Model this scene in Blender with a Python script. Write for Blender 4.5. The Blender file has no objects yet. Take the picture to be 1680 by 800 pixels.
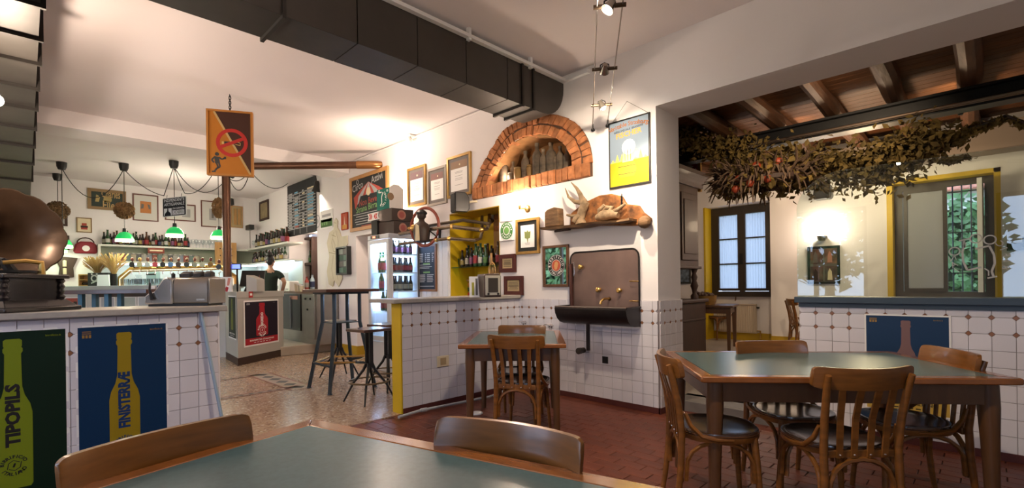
import bpy, bmesh, math, random
from mathutils import Vector as V, Matrix as MX
from mathutils.geometry import tessellate_polygon
random.seed(7)
PI = math.pi
S = bpy.context.scene
COL = S.collection
# ---------------------------------------------------------------- camera
F, CX, CY, ROLL, TH, EYE = 790.0, 840.0, 466.5, math.atan(0.0137), math.radians(44.7), 1.22
FW = V((-math.sin(TH), math.cos(TH), 0)); RT = V((math.cos(TH), math.sin(TH), 0)); UP = V((0, 0, 1))
cam = bpy.data.cameras.new('camera'); cam.sensor_width = 36; cam.lens = 36 * F / 1680
cam.shift_y = (CY - 400) / 1680; cam.clip_start = 0.02; cam.clip_end = 200
camo = bpy.data.objects.new('camera', cam); COL.objects.link(camo)
rx = RT * math.cos(ROLL) + UP * (-math.sin(ROLL)); ry = RT * math.sin(ROLL) + UP * math.cos(ROLL)
camo.matrix_world = MX.Translation((0, 0, EYE)) @ MX((rx, ry, -FW)).transposed().to_4x4()
S.camera = camo
# ---------------------------------------------------------------- sky, daylight, exposure
w = bpy.data.worlds.new('sky'); S.world = w; w.use_nodes = True
w.node_tree.nodes['Background'].inputs[0].default_value = (0.56, 0.71, 1.0, 1)
w.node_tree.nodes['Background'].inputs[1].default_value = 3.4
S.view_settings.view_transform = 'Standard'; S.view_settings.look = 'None'
S.view_settings.gamma = 1.0; S.view_settings.exposure = 0.78; S.view_settings.use_curve_mapping = False
ORD = 'first second third fourth fifth sixth seventh eighth ninth tenth eleventh twelfth thirteenth fourteenth fifteenth sixteenth seventeenth eighteenth nineteenth twentieth twenty-first twenty-second twenty-third twenty-fourth twenty-fifth twenty-sixth twenty-seventh'.split()
def area(name, loc, target, sx, sy, power, color):
    l = bpy.data.lights.new(name, 'AREA'); l.shape = 'RECTANGLE'; l.size = sx; l.size_y = sy; l.energy = power; l.color = color
    o = bpy.data.objects.new(name, l); COL.objects.link(o); o.location = loc
    o.rotation_euler = (V(target) - V(loc)).to_track_quat('-Z', 'Y').to_euler(); return o
def point(name, loc, power, color=(1, .76, .5), r=.04):
    l = bpy.data.lights.new(name, 'POINT'); l.energy = power; l.color = color; l.shadow_soft_size = r
    o = bpy.data.objects.new(name, l); COL.objects.link(o); o.location = loc; return o
def spot(name, loc, target, power, color=(1, .78, .55), ang=70, blend=.6, r=.03):
    l = bpy.data.lights.new(name, 'SPOT'); l.energy = power; l.color = color; l.shadow_soft_size = r; l.spot_size = math.radians(ang); l.spot_blend = blend
    o = bpy.data.objects.new(name, l); COL.objects.link(o); o.location = loc
    o.rotation_euler = (V(target) - V(loc)).to_track_quat('-Z', 'Y').to_euler(); return o
DAY = (.62, .80, 1.0); WARM = (1, .78, .60)
# openings through which the sky lights the rooms (portals only guide the sampling of the sky, they give no light of their own)
def portal(name, loc, ty, sx, sy):
    o = area(name, loc, (loc[0], loc[1] + ty, loc[2]), sx, sy, 1, (1, 1, 1)); o.data.cycles.is_portal = True; return o
WY = -1.7
portal('opening_front', (-2.45, WY - .06, 1.7), 1, 1.7, 1.8); portal('opening_street', (.95, WY - .06, 1.7), 1, 1.7, 1.8); portal('opening_door', (-8.1, WY - .06, 1.3), 1, 2.2, 2.6)
portal('opening_far', (-3.34, 9.79, 1.8), -1, 1.1, 1.7); portal('opening_barred', (-.48, 9.66, 1.8), -1, 1.15, 1.75)
# ---------------------------------------------------------------- measuring helpers
def ray(px, py):
    a, b = px - CX, CY - py; c, s = math.cos(ROLL), math.sin(ROLL)
    return FW + RT * ((a * c + b * s) / F) + UP * ((-a * s + b * c) / F)
def on(ax, val, px, py):
    d = ray(px, py); i = 'xyz'.index(ax); e = V((0, 0, EYE)); return e + d * ((val - e[i]) / d[i])
def dp(px, py, dep): return V((0, 0, EYE)) + ray(px, py) * dep
# ---------------------------------------------------------------- materials
MATS = {}
def mat(name, col, rough=.5, metal=0, var=0, scale=8, bump=0, bscale=60, coat=0, emit=0, ecol=None, col2=None, stretch=None, spec=.5, trans=0):
    if name in MATS: return MATS[name]
    m = bpy.data.materials.new(name); m.use_nodes = True; nt = m.node_tree; N = nt.nodes; L = nt.links
    b = N['Principled BSDF']; b.inputs['Base Color'].default_value = (*col, 1); b.inputs['Roughness'].default_value = rough
    b.inputs['Metallic'].default_value = metal; b.inputs['Coat Weight'].default_value = coat; b.inputs['Specular IOR Level'].default_value = spec
    if coat: b.inputs['Coat Roughness'].default_value = .12
    if emit:
        b.inputs['Emission Color'].default_value = (*(ecol or col), 1); b.inputs['Emission Strength'].default_value = emit
    if trans: b.inputs['Transmission Weight'].default_value = trans
    if var or bump:
        tc = N.new('ShaderNodeTexCoord'); mp = N.new('ShaderNodeMapping'); L.new(tc.outputs['Object'], mp.inputs[0])
        if stretch: mp.inputs['Scale'].default_value = stretch
        if var:
            n = N.new('ShaderNodeTexNoise'); n.inputs['Scale'].default_value = scale; n.inputs['Detail'].default_value = 5; L.new(mp.outputs[0], n.inputs[0])
            r = N.new('ShaderNodeValToRGB'); c2 = col2 or tuple(max(0, c * (1 - var)) for c in col)
            r.color_ramp.elements[0].color = (*c2, 1); r.color_ramp.elements[1].color = (*col, 1)
            r.color_ramp.elements[0].position = .3; r.color_ramp.elements[1].position = .7
            L.new(n.outputs[0], r.inputs[0]); L.new(r.outputs[0], b.inputs['Base Color'])
        if bump:
            n2 = N.new('ShaderNodeTexNoise'); n2.inputs['Scale'].default_value = bscale; n2.inputs['Detail'].default_value = 3; L.new(mp.outputs[0], n2.inputs[0])
            bp = N.new('ShaderNodeBump'); bp.inputs['Strength'].default_value = bump; bp.inputs['Distance'].default_value = .01
            L.new(n2.outputs[0], bp.inputs['Height']); L.new(bp.outputs[0], b.inputs['Normal'])
    MATS[name] = m; return m
def randcol(m, amount=.25):
    """vary the base colour a little from object to object"""
    nt = m.node_tree; b = nt.nodes['Principled BSDF']; inp = b.inputs['Base Color']
    oi = nt.nodes.new('ShaderNodeObjectInfo'); hs = nt.nodes.new('ShaderNodeHueSaturation'); mr = nt.nodes.new('ShaderNodeMapRange')
    mr.inputs['To Min'].default_value = 1 - amount; mr.inputs['To Max'].default_value = 1 + amount
    nt.links.new(oi.outputs['Random'], mr.inputs['Value']); nt.links.new(mr.outputs[0], hs.inputs['Value'])
    if inp.is_linked: nt.links.new(inp.links[0].from_socket, hs.inputs['Color'])
    else: hs.inputs['Color'].default_value = inp.default_value
    nt.links.new(hs.outputs[0], inp); return m
def glassmat(name, tint=(.95, 1, .98), refl=1.0, rough=0.0):
    if name in MATS: return MATS[name]
    m = bpy.data.materials.new(name); m.use_nodes = True; nt = m.node_tree; N = nt.nodes; L = nt.links
    for n in list(N):
        if n.type != 'OUTPUT_MATERIAL': N.remove(n)
    t = N.new('ShaderNodeBsdfTransparent'); t.inputs[0].default_value = (*tint, 1)
    g = N.new('ShaderNodeBsdfGlossy'); g.inputs['Roughness'].default_value = rough
    lw = N.new('ShaderNodeLayerWeight'); pw = N.new('ShaderNodeMath'); pw.operation = 'POWER'; pw.inputs[1].default_value = 5; L.new(lw.outputs['Facing'], pw.inputs[0]); lw.inputs[0].default_value = .5
    fr = N.new('ShaderNodeMath'); fr.operation = 'MULTIPLY_ADD'; fr.inputs[1].default_value = .92; fr.inputs[2].default_value = .045; L.new(pw.outputs[0], fr.inputs[0])
    mu = N.new('ShaderNodeMath'); mu.operation = 'MULTIPLY'; mu.inputs[1].default_value = refl; L.new(fr.outputs[0], mu.inputs[0])
    mx = N.new('ShaderNodeMixShader'); L.new(mu.outputs[0], mx.inputs[0]); L.new(t.outputs[0], mx.inputs[1]); L.new(g.outputs[0], mx.inputs[2])
    L.new(mx.outputs[0], [n for n in N if n.type == 'OUTPUT_MATERIAL'][0].inputs[0]); MATS[name] = m; return m
plaster = mat('white_plaster', (.80, .765, .765), .85, var=.05, scale=1.5, bump=.12, bscale=18)
ceilm = mat('ceiling_paint', (.78, .72, .72), .9, var=.04, scale=.8)
tilew = randcol(mat('glazed_white_tile', (.68, .66, .70), .16, spec=.6), .05)
tileb = mat('brown_inset_tile', (.27, .12, .06), .25)
grout = mat('grout', (.33, .29, .29), .9)
terra = randcol(mat('red_floor_tile', (.135, .033, .015), .45, var=.25, scale=9, bump=.08, bscale=40, spec=.35), .12)
terrag = mat('red_floor_joint', (.085, .024, .014), .6)
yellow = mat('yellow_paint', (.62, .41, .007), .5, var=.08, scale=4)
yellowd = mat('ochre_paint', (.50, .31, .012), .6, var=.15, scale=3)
redbase = mat('oxblood_skirting', (.10, .022, .018), .5, var=.3, scale=6)
slate = mat('slate_blue_paint', (.032, .055, .082), .4, var=.15, scale=5)
stone = mat('counter_slab', (.40, .37, .33), .4, var=.12, scale=30)
iron = mat('black_iron', (.012, .012, .014), .45, metal=.3)
blackp = mat('black_plastic', (.012, .012, .012), .4)
blued = mat('blue_black_steel', (.022, .040, .058), .4, metal=.3)
brass = mat('brass', (.62, .40, .13), .28, metal=1)
gold = mat('gold_frame_paint', (.42, .24, .06), .4, metal=.4, var=.25, scale=12)
chrome = mat('chrome', (.72, .72, .73), .14, metal=1)
steel = mat('brushed_steel', (.36, .34, .31), .38, metal=.9, var=.15, scale=5)
copperm = mat('copper_pipe', (.135, .062, .034), .4, metal=.6, var=.3, scale=6)
ductm = mat('grey_brown_duct', (.072, .062, .053), .5, metal=.35, var=.3, scale=2.2, bump=.05, bscale=6)
ductb = mat('galvanised_duct', (.052, .046, .040), .5, metal=.3, var=.35, scale=3)
ductf = mat('duct_flange', (.028, .024, .021), .5, metal=.4)
chairw = mat('varnished_beech', (.22, .082, .015), .3, var=.4, scale=7, stretch=(1, 1, 6), coat=.22)
chaird = mat('dark_seat_plywood', (.055, .025, .013), .25, var=.4, scale=10, stretch=(8, 1, 1), coat=.5)
tablew = mat('table_edge_beech', (.28, .092, .020), .22, var=.3, scale=9, stretch=(1, 5, 1), coat=.6)
tablel = mat('table_leg_beech', (.115, .050, .018), .32, var=.3, scale=6, stretch=(4, 4, 1), coat=.3)
lino = mat('grey_green_linoleum', (.070, .130, .138), .27, var=.12, scale=60)
dwood = mat('dark_red_wood', (.095, .032, .020), .3, var=.3, scale=8, stretch=(1, 6, 1), coat=.4)
walnut = mat('walnut', (.050, .020, .011), .65, var=.4, scale=6, stretch=(6, 6, 1), coat=.05)
pinew = mat('pine_wood', (.50, .27, .09), .5, var=.3, scale=6, stretch=(8, 8, 1))
drift = mat('driftwood', (.27, .15, .07), .8, var=.65, scale=7, stretch=(1, 2, 5), bump=.5, bscale=22)
driftr = mat('rusty_bark', (.40, .15, .04), .8, var=.85, scale=13, bump=.9, bscale=18)
bone = mat('bleached_root', (.38, .26, .15), .8, var=.6, scale=14, bump=.5, bscale=30)
brickm = randcol(mat('brick', (.52, .20, .075), .9, var=.5, scale=14, bump=.7, bscale=28), .25)
mortar = mat('mortar', (.10, .055, .035), .95, var=.3, scale=10)
brickin = mat('niche_lining', (.44, .22, .08), .9, var=.4, scale=9, bump=.5, bscale=18)
paper = mat('white_paper', (.80, .79, .77), .8)
cream = mat('cream_paper', (.72, .62, .42), .8, var=.1, scale=6)
board = mat('blackboard', (.012, .014, .016), .7, var=.3, scale=8)
chalkw = mat('chalk_white', (.40, .40, .40), .9)
chalkg = mat('chalk_green', (.18, .34, .12), .9)
chalkr = mat('chalk_red', (.33, .07, .05), .9)
greyp = mat('warm_grey_paint', (.42, .40, .36), .5, var=.05, scale=3)
dbrown = mat('dark_brown_plinth', (.035, .018, .012), .5)
whitep = mat('white_enamel', (.80, .80, .80), .35)
glass = glassmat('clear_glass'); glassg = glassmat('greenish_pane', (.90, .97, .95), 1.3)
mirrorm = mat('mirror_silver', (.85, .88, .88), .02, metal=1)
bgl = [mat('bottle_glass_dark', (.012, .008, .006), .12, spec=.7), mat('bottle_glass_green', (.012, .045, .014), .12, spec=.7), mat('bottle_glass_brown', (.06, .02, .006), .12, spec=.7)]
def emis(name, col, s):
    return mat(name, col, .5, emit=s, ecol=col)
bulb = emis('lit_bulb', (1, .86, .62), 45); bulbs = emis('lit_halogen', (1, .92, .80), 220); led = emis('led_strip', (.70, .90, 1), 5)
def col(c, rough=.6):
    return mat('paint_%d_%d_%d' % tuple(int(x * 1000) for x in c), c, max(rough, .5), spec=.25)
# ---------------------------------------------------------------- mesh building
class MB:
    def __init__(s): s.v = []; s.f = []
    def add(s, vs, fs):
        o = len(s.v); s.v += [V(p) for p in vs]; s.f += [tuple(i + o for i in f) for f in fs]; return s
    def box(s, x0, y0, z0, x1, y1, z1):
        return s.add([(x0, y0, z0), (x1, y0, z0), (x1, y1, z0), (x0, y1, z0), (x0, y0, z1), (x1, y0, z1), (x1, y1, z1), (x0, y1, z1)],
                     [(3, 2, 1, 0), (4, 5, 6, 7), (0, 1, 5, 4), (1, 2, 6, 5), (2, 3, 7, 6), (3, 0, 4, 7)])
    def hexa(s, a, b):
        """solid between two four-corner loops"""
        return s.add(list(a) + list(b), [(3, 2, 1, 0), (4, 5, 6, 7), (0, 1, 5, 4), (1, 2, 6, 5), (2, 3, 7, 6), (3, 0, 4, 7)])
    def prism(s, pts, axis, a, b):
        """polygon of 2-D points extruded along axis: y (points are x,z), x (points are y,z) or z (points are x,y)"""
        n = len(pts)
        P = {'y': lambda p, t: (p[0], t, p[1]), 'x': lambda p, t: (t, p[0], p[1]), 'z': lambda p, t: (p[0], p[1], t)}[axis]
        return s.add([P(p, a) for p in pts] + [P(p, b) for p in pts],
                     [tuple(range(n)), tuple(range(2 * n - 1, n - 1, -1))] + [(i, i + n, (i + 1) % n + n, (i + 1) % n) for i in range(n)])
    def tube(s, pts, r, n=8, cap=True, sq=None):
        pts = [V(p) for p in pts]; m = len(pts); rr = r if isinstance(r, (list, tuple)) else [r] * m
        vs = []; fs = []; up = None
        for i, p in enumerate(pts):
            t = (pts[min(i + 1, m - 1)] - pts[max(i - 1, 0)]).normalized()
            if up is None: up = t.orthogonal().normalized()
            else:
                up = up - t * up.dot(t)
                up = up.normalized() if up.length > 1e-6 else t.orthogonal().normalized()
            bi = t.cross(up)
            for k in range(n):
                a = 2 * PI * k / n + (PI / n if n == 4 else 0); vs.append(p + (up * math.cos(a) + bi * math.sin(a)) * rr[i])
        for i in range(m - 1):
            for k in range(n):
                fs.append((i * n + k, i * n + (k + 1) % n, (i + 1) * n + (k + 1) % n, (i + 1) * n + k))
        if cap: fs += [tuple(range(n - 1, -1, -1)), tuple(range((m - 1) * n, m * n))]
        return s.add(vs, fs)
    def ring(s, pts, r, n=6):
        pts = [V(p) for p in pts]; m = len(pts); vs = []; fs = []
        for i in range(m):
            t = (pts[(i + 1) % m] - pts[i - 1]).normalized(); u = UP if abs(t.z) < .9 else V((1, 0, 0))
            if all(abs(p.z - pts[0].z) > 1e-9 for p in pts[1:2]): u = t.orthogonal() if abs(t.dot(u)) > .99 else u
            b = t.cross(u).normalized(); u = b.cross(t)
            for k in range(n):
                a = 2 * PI * k / n; vs.append(pts[i] + (u * math.cos(a) + b * math.sin(a)) * r)
        for i in range(m):
            j = (i + 1) % m
            for k in range(n): fs.append((i * n + k, i * n + (k + 1) % n, j * n + (k + 1) % n, j * n + k))
        return s.add(vs, fs)
    def lathe(s, prof, n=12, o=(0, 0, 0), mx=None, cap=True):
        vs = []; fs = []; m = len(prof)
        for r, z in prof:
            for k in range(n):
                a = 2 * PI * k / n; p = V((r * math.cos(a), r * math.sin(a), z)); vs.append((mx @ p if mx else p) + V(o))
        for i in range(m - 1):
            for k in range(n): fs.append((i * n + k, i * n + (k + 1) % n, (i + 1) * n + (k + 1) % n, (i + 1) * n + k))
        if cap: fs += [tuple(range(n - 1, -1, -1)), tuple(range((m - 1) * n, m * n))]
        return s.add(vs, fs)
    def ball(s, c, r, n=10, sc=(1, 1, 1)):
        pr = [(math.sin(PI * i / 6) * r + 1e-4, -math.cos(PI * i / 6) * r) for i in range(7)]
        return s.lathe(pr, n, c, MX.Diagonal(V(sc)))
    def quad(s, a, b, c, d): return s.add([a, b, c, d], [(0, 1, 2, 3)])
    def poly(s, pts, y=0):  # flat polygon facing -y, points (x,z)
        return s.add([(p[0], y, p[1]) for p in pts], [tuple(range(len(pts)))])
    def holes(s, outer, holes, axis, a, b):
        """slab with holes"""
        loops = [outer] + holes; flat = [p for l in loops for p in l]; n = len(flat)
        tris = tessellate_polygon([[V((p[0], p[1], 0)) for p in l] for l in loops])
        P = {'y': lambda p, t: (p[0], t, p[1]), 'x': lambda p, t: (t, p[0], p[1]), 'z': lambda p, t: (p[0], p[1], t)}[axis]
        fs = [tuple(t) for t in tris] + [tuple(i + n for i in reversed(t)) for t in tris]; o = 0
        for l in loops:
            k = len(l); fs += [(o + i, o + (i + 1) % k, o + (i + 1) % k + n, o + i + n) for i in range(k)]; o += k
        return s.add([P(p, a) for p in flat] + [P(p, b) for p in flat], fs)
    def mesh(s, name):
        me = bpy.data.meshes.new(name); me.from_pydata(s.v, [], s.f)
        bm = bmesh.new(); bm.from_mesh(me); bmesh.ops.recalc_face_normals(bm, faces=bm.faces); bm.to_mesh(me); bm.free(); return me
    def __call__(s, name, m, parent=None, smooth=35, bevel=0, world=False, **kw):
        return obj(name, s, m, parent, smooth, bevel, world, **kw)
WM = {}
def wm(o): return WM[o.name] if o is not None else MX()
def obj(name, mb, m, parent=None, smooth=35, bevel=0, world=False, label=None, kind=None, flat_ok=False):
    if world and parent is not None:
        inv = wm(parent).inverted(); mb.v = [inv @ p for p in mb.v]
    me = mb.mesh(name); me.materials.append(m)
    if smooth:
        me.polygons.foreach_set('use_smooth', [True] * len(me.polygons)); me.set_sharp_from_angle(angle=math.radians(smooth))
    return link(name, me, parent, bevel, label, kind)
def link(name, me, parent=None, bevel=0, label=None, kind=None, loc=None, rot=None):
    o = bpy.data.objects.new(name, me); COL.objects.link(o); o.parent = parent
    if loc is not None: o.location = loc
    if rot is not None: o.rotation_euler = rot
    WM[o.name] = wm(parent) @ MX.LocRotScale(o.location, o.rotation_euler, None)
    if bevel:
        b = o.modifiers.new('bevel', 'BEVEL'); b.width = bevel; b.segments = 2; b.limit_method = 'ANGLE'; b.angle_limit = math.radians(40)
    if label: o['label'] = label
    if kind: o['kind'] = kind
    return o
def thing(name, label, cat, loc=(0, 0, 0), rz=0, group=None):
    o = bpy.data.objects.new(name, None); COL.objects.link(o); o.location = loc; o.rotation_euler = (0, 0, rz); o.empty_display_size = .1
    WM[o.name] = MX.Translation(loc) @ MX.Rotation(rz, 4, 'Z'); tag(o, label, cat, group); return o
def tag(o, label, cat, group=None):
    o['label'] = label; o['category'] = cat
    if group: o['group'] = group
    return o
def struct(name, mb, m, parent=None, smooth=35, bevel=0):
    return obj(name, mb, m, parent, smooth, bevel, False, None, 'structure' if parent is None else None)
KIDS = {}
def copy_tree(src, loc, rz, label=None, group=None):
    c = src.copy(); COL.objects.link(c); c.location = loc; c.rotation_euler = (0, 0, rz)
    if label: c['label'] = label
    if group: c['group'] = group
    WM[c.name] = MX.Translation(loc) @ MX.Rotation(rz, 4, 'Z')
    if src.name not in KIDS: KIDS[src.name] = [(k, list(k.children)) for k in src.children]
    for k, sub in KIDS[src.name]:
        d = k.copy(); COL.objects.link(d); d.parent = c
        for g in sub:
            e = g.copy(); COL.objects.link(e); e.parent = d
    return c
PRO = {}
def put(kind, fn, loc, rz, label, group=None):
    if kind not in PRO: PRO[kind] = fn(loc, rz, label, group); return PRO[kind]
    bpy.context.view_layer.update() if False else None
    return copy_tree(PRO[kind], loc, rz, label, group)
# ---------------------------------------------------------------- lettering
FONTC = {}
def glyphs(s, size, bold=0, align='CENTER', space=1.0):
    k = (s, size, bold, align, space)
    if k not in FONTC:
        c = bpy.data.curves.new('lettering', 'FONT'); c.body = s; c.size = size; c.align_x = align; c.align_y = 'CENTER'; c.offset = bold * size; c.resolution_u = 2; c.space_character = space
        o = bpy.data.objects.new('lettering', c); COL.objects.link(o); dg = bpy.context.evaluated_depsgraph_get(); dg.update()
        me = bpy.data.meshes.new_from_object(o.evaluated_get(dg)); FONTC[k] = ([v.co.copy() for v in me.vertices], [tuple(p.vertices) for p in me.polygons])
        bpy.data.objects.remove(o); bpy.data.curves.remove(c); bpy.data.meshes.remove(me)
    return FONTC[k]
def put_text(mb, s, size, x, z, y=-.002, rot=0, bold=0, width=None, align='CENTER', space=1.0, mirror=False):
    vs, fs = glyphs(s, size, bold, align, space)
    if not vs: return mb
    k = 1
    if width: k = width / (max(v.x for v in vs) - min(v.x for v in vs))
    c, sn = math.cos(rot), math.sin(rot); out = []
    for v in vs:
        a, b = v.x * k * (-1 if mirror else 1), v.y; out.append((x + a * c - b * sn, y, z + a * sn + b * c))
    return mb.add(out, fs)
def arc_text(mb, s, size, cx, cz, R, a0, a1, y=-.002, bold=0, inside=False):
    n = len(s)
    for i, ch in enumerate(s):
        if ch == ' ': continue
        a = a0 + (a1 - a0) * (i + .5) / n; put_text(mb, ch, size, cx + R * math.cos(a), cz + R * math.sin(a), y, a + (PI / 2 if inside else -PI / 2), bold)
    return mb
def circ(cx, cz, r, n=24, a0=0, a1=2 * PI, sx=1):
    return [(cx + r * sx * math.cos(a0 + (a1 - a0) * i / n), cz + r * math.sin(a0 + (a1 - a0) * i / n)) for i in range(n if abs(a1 - a0 - 2 * PI) < 1e-6 else n + 1)]
def annulus(mb, cx, cz, r0, r1, y=-.002, n=28, a0=0, a1=2 * PI):
    for i in range(n):
        a, b = a0 + (a1 - a0) * i / n, a0 + (a1 - a0) * (i + 1) / n
        mb.quad((cx + r0 * math.cos(a), y, cz + r0 * math.sin(a)), (cx + r1 * math.cos(a), y, cz + r1 * math.sin(a)), (cx + r1 * math.cos(b), y, cz + r1 * math.sin(b)), (cx + r0 * math.cos(b), y, cz + r0 * math.sin(b)))
    return mb
def stroke(mb, pts, w, y=-.002):
    for a, b in zip(pts, pts[1:]):
        d = V((b[0] - a[0], b[1] - a[1])); 
        if d.length < 1e-6: continue
        n = V((-d.y, d.x)).normalized() * w / 2
        mb.quad((a[0] - n.x, y, a[1] - n.y), (b[0] - n.x, y, b[1] - n.y), (b[0] + n.x, y, b[1] + n.y), (a[0] + n.x, y, a[1] + n.y))
    return mb
def flatbox(mb, x0, z0, x1, z1, y=-.002): return mb.quad((x0, y, z0), (x1, y, z0), (x1, y, z1), (x0, y, z1))
def wallspan(ax, val, tl, br):
    """corner pixels of something flat on a wall -> base centre, width, height, rotation"""
    a, b = on(ax, val, *tl), on(ax, val, *br)
    if ax == 'y': return V(((a.x + b.x) / 2, val, (a.z + b.z) / 2)), abs(b.x - a.x), abs(a.z - b.z), 0
    return V((val, (a.y + b.y) / 2, (a.z + b.z) / 2)), abs(b.y - a.y), abs(a.z - b.z), PI / 2
# ================================================================ THE SETTING
YW, XL, XB, CZ = 4.15, -3.98, -13.2, 3.48
X0 = -2.19                      # free end of the sink wall, where the wide opening starts
# --- floors
struct('floor', MB().box(-4.0, WY, -.1, 2.6, 4.63, -.012), terrag)
def terrazzo():
    m = bpy.data.materials.new('terrazzo'); m.use_nodes = True; nt = m.node_tree; N = nt.nodes; L = nt.links; b = N['Principled BSDF']
    tc = N.new('ShaderNodeTexCoord')
    vo = N.new('ShaderNodeTexVoronoi'); vo.inputs['Scale'].default_value = 55; L.new(tc.outputs['Object'], vo.inputs[0])
    r = N.new('ShaderNodeValToRGB'); L.new(vo.outputs['Color'], r.inputs[0]); e = r.color_ramp.elements
    e[0].color = (.22, .125, .08, 1); e[0].position = .16; e[1].color = (.40, .28, .19, 1); e[1].position = .45
    e2 = r.color_ramp.elements.new(.75); e2.color = (.37, .25, .165, 1); e3 = r.color_ramp.elements.new(.9); e3.color = (.62, .54, .44, 1)
    L.new(r.outputs[0], b.inputs['Base Color']); b.inputs['Roughness'].default_value = .22; b.inputs['Specular IOR Level'].default_value = .55; return m
terz = terrazzo()
fl = struct('floor.001', MB().box(XB, WY, -.1, -4.0, 4.9, 0), terz)
# mosaic bands laid into the terrazzo: two pale ribbons with dark lozenges and one bordered panel
mw, mr, mk = col((.31, .24, .18), .3), col((.20, .07, .05), .3), col((.06, .055, .05), .3)
def band(p, q, wd, border=True):
    p, q = V((p.x, p.y, 0)), V((q.x, q.y, 0)); d = (q - p); ln = d.length; d.normalize(); n = V((-d.y, d.x, 0)); k = int(ln / (wd * .95))
    A, B, C = MB(), MB(), MB(); z = .002
    rect = lambda mb, a0, a1, b0, b1, h: mb.box(0, 0, 0, 0, 0, 0) if False else mb.add([p + d * a0 + n * b0 + UP * h, p + d * a1 + n * b0 + UP * h, p + d * a1 + n * b1 + UP * h, p + d * a0 + n * b1 + UP * h], [(0, 1, 2, 3)])
    rect(A, 0, ln, -wd / 2, wd / 2, z)
    for s in (-1, 1): rect(B, 0, ln, s * wd / 2 - .012, s * wd / 2 + .012, z + .001)
    for i in range(k):
        c = (i + .5) * ln / k; e = wd * .32
        C.add([p + d * (c - e * 1.2) + UP * (z + .001), p + d * c - n * e + UP * (z + .001), p + d * (c + e * 1.2) + UP * (z + .001), p + d * c + n * e + UP * (z + .001)], [(0, 1, 2, 3)])
    A('mosaic_band', mw, fl); B('mosaic_border', mr, fl); C('mosaic_lozenges', mk, fl, kind='stuff')
band(on('z', 0, 300, 632), on('z', 0, 428, 614), .10)
band(on('z', 0, 300, 664), on('z', 0, 492, 633), .10)
band(on('z', 0, 424, 613), on('z', 0, 496, 637), .26)
# red floor: the tiles nearest the camera one by one, the rest joined
tl, tw = .196, .098; tm = MB().add([(-tl / 2, -tw / 2, 0), (tl / 2, -tw / 2, 0), (tl / 2, tw / 2, 0), (-tl / 2, tw / 2, 0), (-tl / 2 + .003, -tw / 2 + .003, .003), (tl / 2 - .003, -tw / 2 + .003, .003), (tl / 2 - .003, tw / 2 - .003, .003), (-tl / 2 + .003, tw / 2 - .003, .003)],
      [(4, 5, 6, 7), (0, 1, 5, 4), (1, 2, 6, 5), (2, 3, 7, 6), (3, 0, 4, 7)]).mesh('red_tile'); tm.materials.append(terra)
red = bpy.data.objects['floor']; spots = []; i = 0; y = -1.6
while y < 4.6:
    x = -3.93 + (.1 if i % 2 else 0)
    while x < 2.5: spots.append((x, y)); x += .2
    y += .1013; i += 1
def inview(x, y):
    v = V((x, y, -EYE)); d = v.dot(FW)
    if d < 1.2: return 0
    px = CX + v.dot(RT) / d * F; py = CY + EYE / d * F
    # the parts of the floor that no furniture in front hides
    if not (560 < px < 1690 and 640 < py < 815): return 0
    return 1 if py < 690 + (px - 560) * .2 + 20 else 0
vis = sorted([p for p in spots if inview(*p)], key=lambda p: V((p[0], p[1])).length)[:300]; vs = set(vis)
for x, y in vis: link('tile', tm, red, loc=(x, y, -.0045 + random.uniform(-.0008, .0008)), rot=(random.uniform(-.004, .004), random.uniform(-.004, .004), 0))
mb = MB()
for x, y in spots:
    if (x, y) in vs: continue
    mb.add([(x - .097, y - .048, -.002), (x + .097, y - .048, -.002), (x + .097, y + .048, -.002), (x - .097, y + .048, -.002)], [(0, 1, 2, 3)])
mb('tile_field', terra, red, smooth=0, kind='stuff')
# --- ceiling, walls
struct('ceiling', MB().box(XB - .2, WY - .2, CZ, 2.8, YW, CZ + .15), ceilm)
struct('ceiling_beam', MB().box(-8.75, WY, 3.27, -8.2, YW, CZ + .02), plaster)
# long wall with the arched niche, the ochre hatch, the bar nook and the fridge recess cut into it
ACX, AZ0 = -3.85, 2.47; AR, AH = .69, .49                     # niche opening: half width and rise above the sill
def ell(t, a, h): return (ACX - a * math.cos(t) * (1 - .22 * math.sin(2 * t) if t < PI / 2 else 1), AZ0 + h * math.sin(t) ** .9)
arch = [ell(PI * k / 20, AR, AH) for k in range(21)]
HX0, HX1, HZ0, HZ1 = -5.31, -4.31, 1.03, 2.205
outer = [(XB, -.05), (-11.1, -.05), (-11.1, 2.42), (-9.62, 2.42), (-9.62, -.05), (-8.0, -.05), (-8.0, 2.12), (-6.13, 2.12), (-6.13, -.05), (X0, -.05), (X0, CZ + .1), (XB, CZ + .1)]
struct('wall_back', MB().holes(outer, [[(HX0, HZ0), (HX1, HZ0), (HX1, HZ1), (HX0, HZ1)], arch], 'y', YW, YW + .46), plaster, smooth=0)
wb = bpy.data.objects['wall_back']
struct('wall_back.001', MB().box(X0, YW, 2.865, 2.6, YW + .46, CZ + .1), plaster)          # lintel over the opening
struct('wall_left', MB().box(XB - .2, WY - .2, -.05, XB, YW + .2, CZ + .1), plaster)
struct('wall_right', MB().box(2.6, WY - .2, -.05, 2.8, 9.7, 3.9), plaster)
struct('wall_front', MB().holes([(XB, -.05), (2.8, -.05), (2.8, CZ + .1), (XB, CZ + .1)],
       [[(-3.3, .8), (-1.6, .8), (-1.6, 2.6), (-3.3, 2.6)], [(.1, .8), (1.8, .8), (1.8, 2.6), (.1, 2.6)], [(-9.2, 0.0), (-7.0, 0.0), (-7.0, 2.6), (-9.2, 2.6)]], 'y', WY - .2, WY), plaster, smooth=0)
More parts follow.
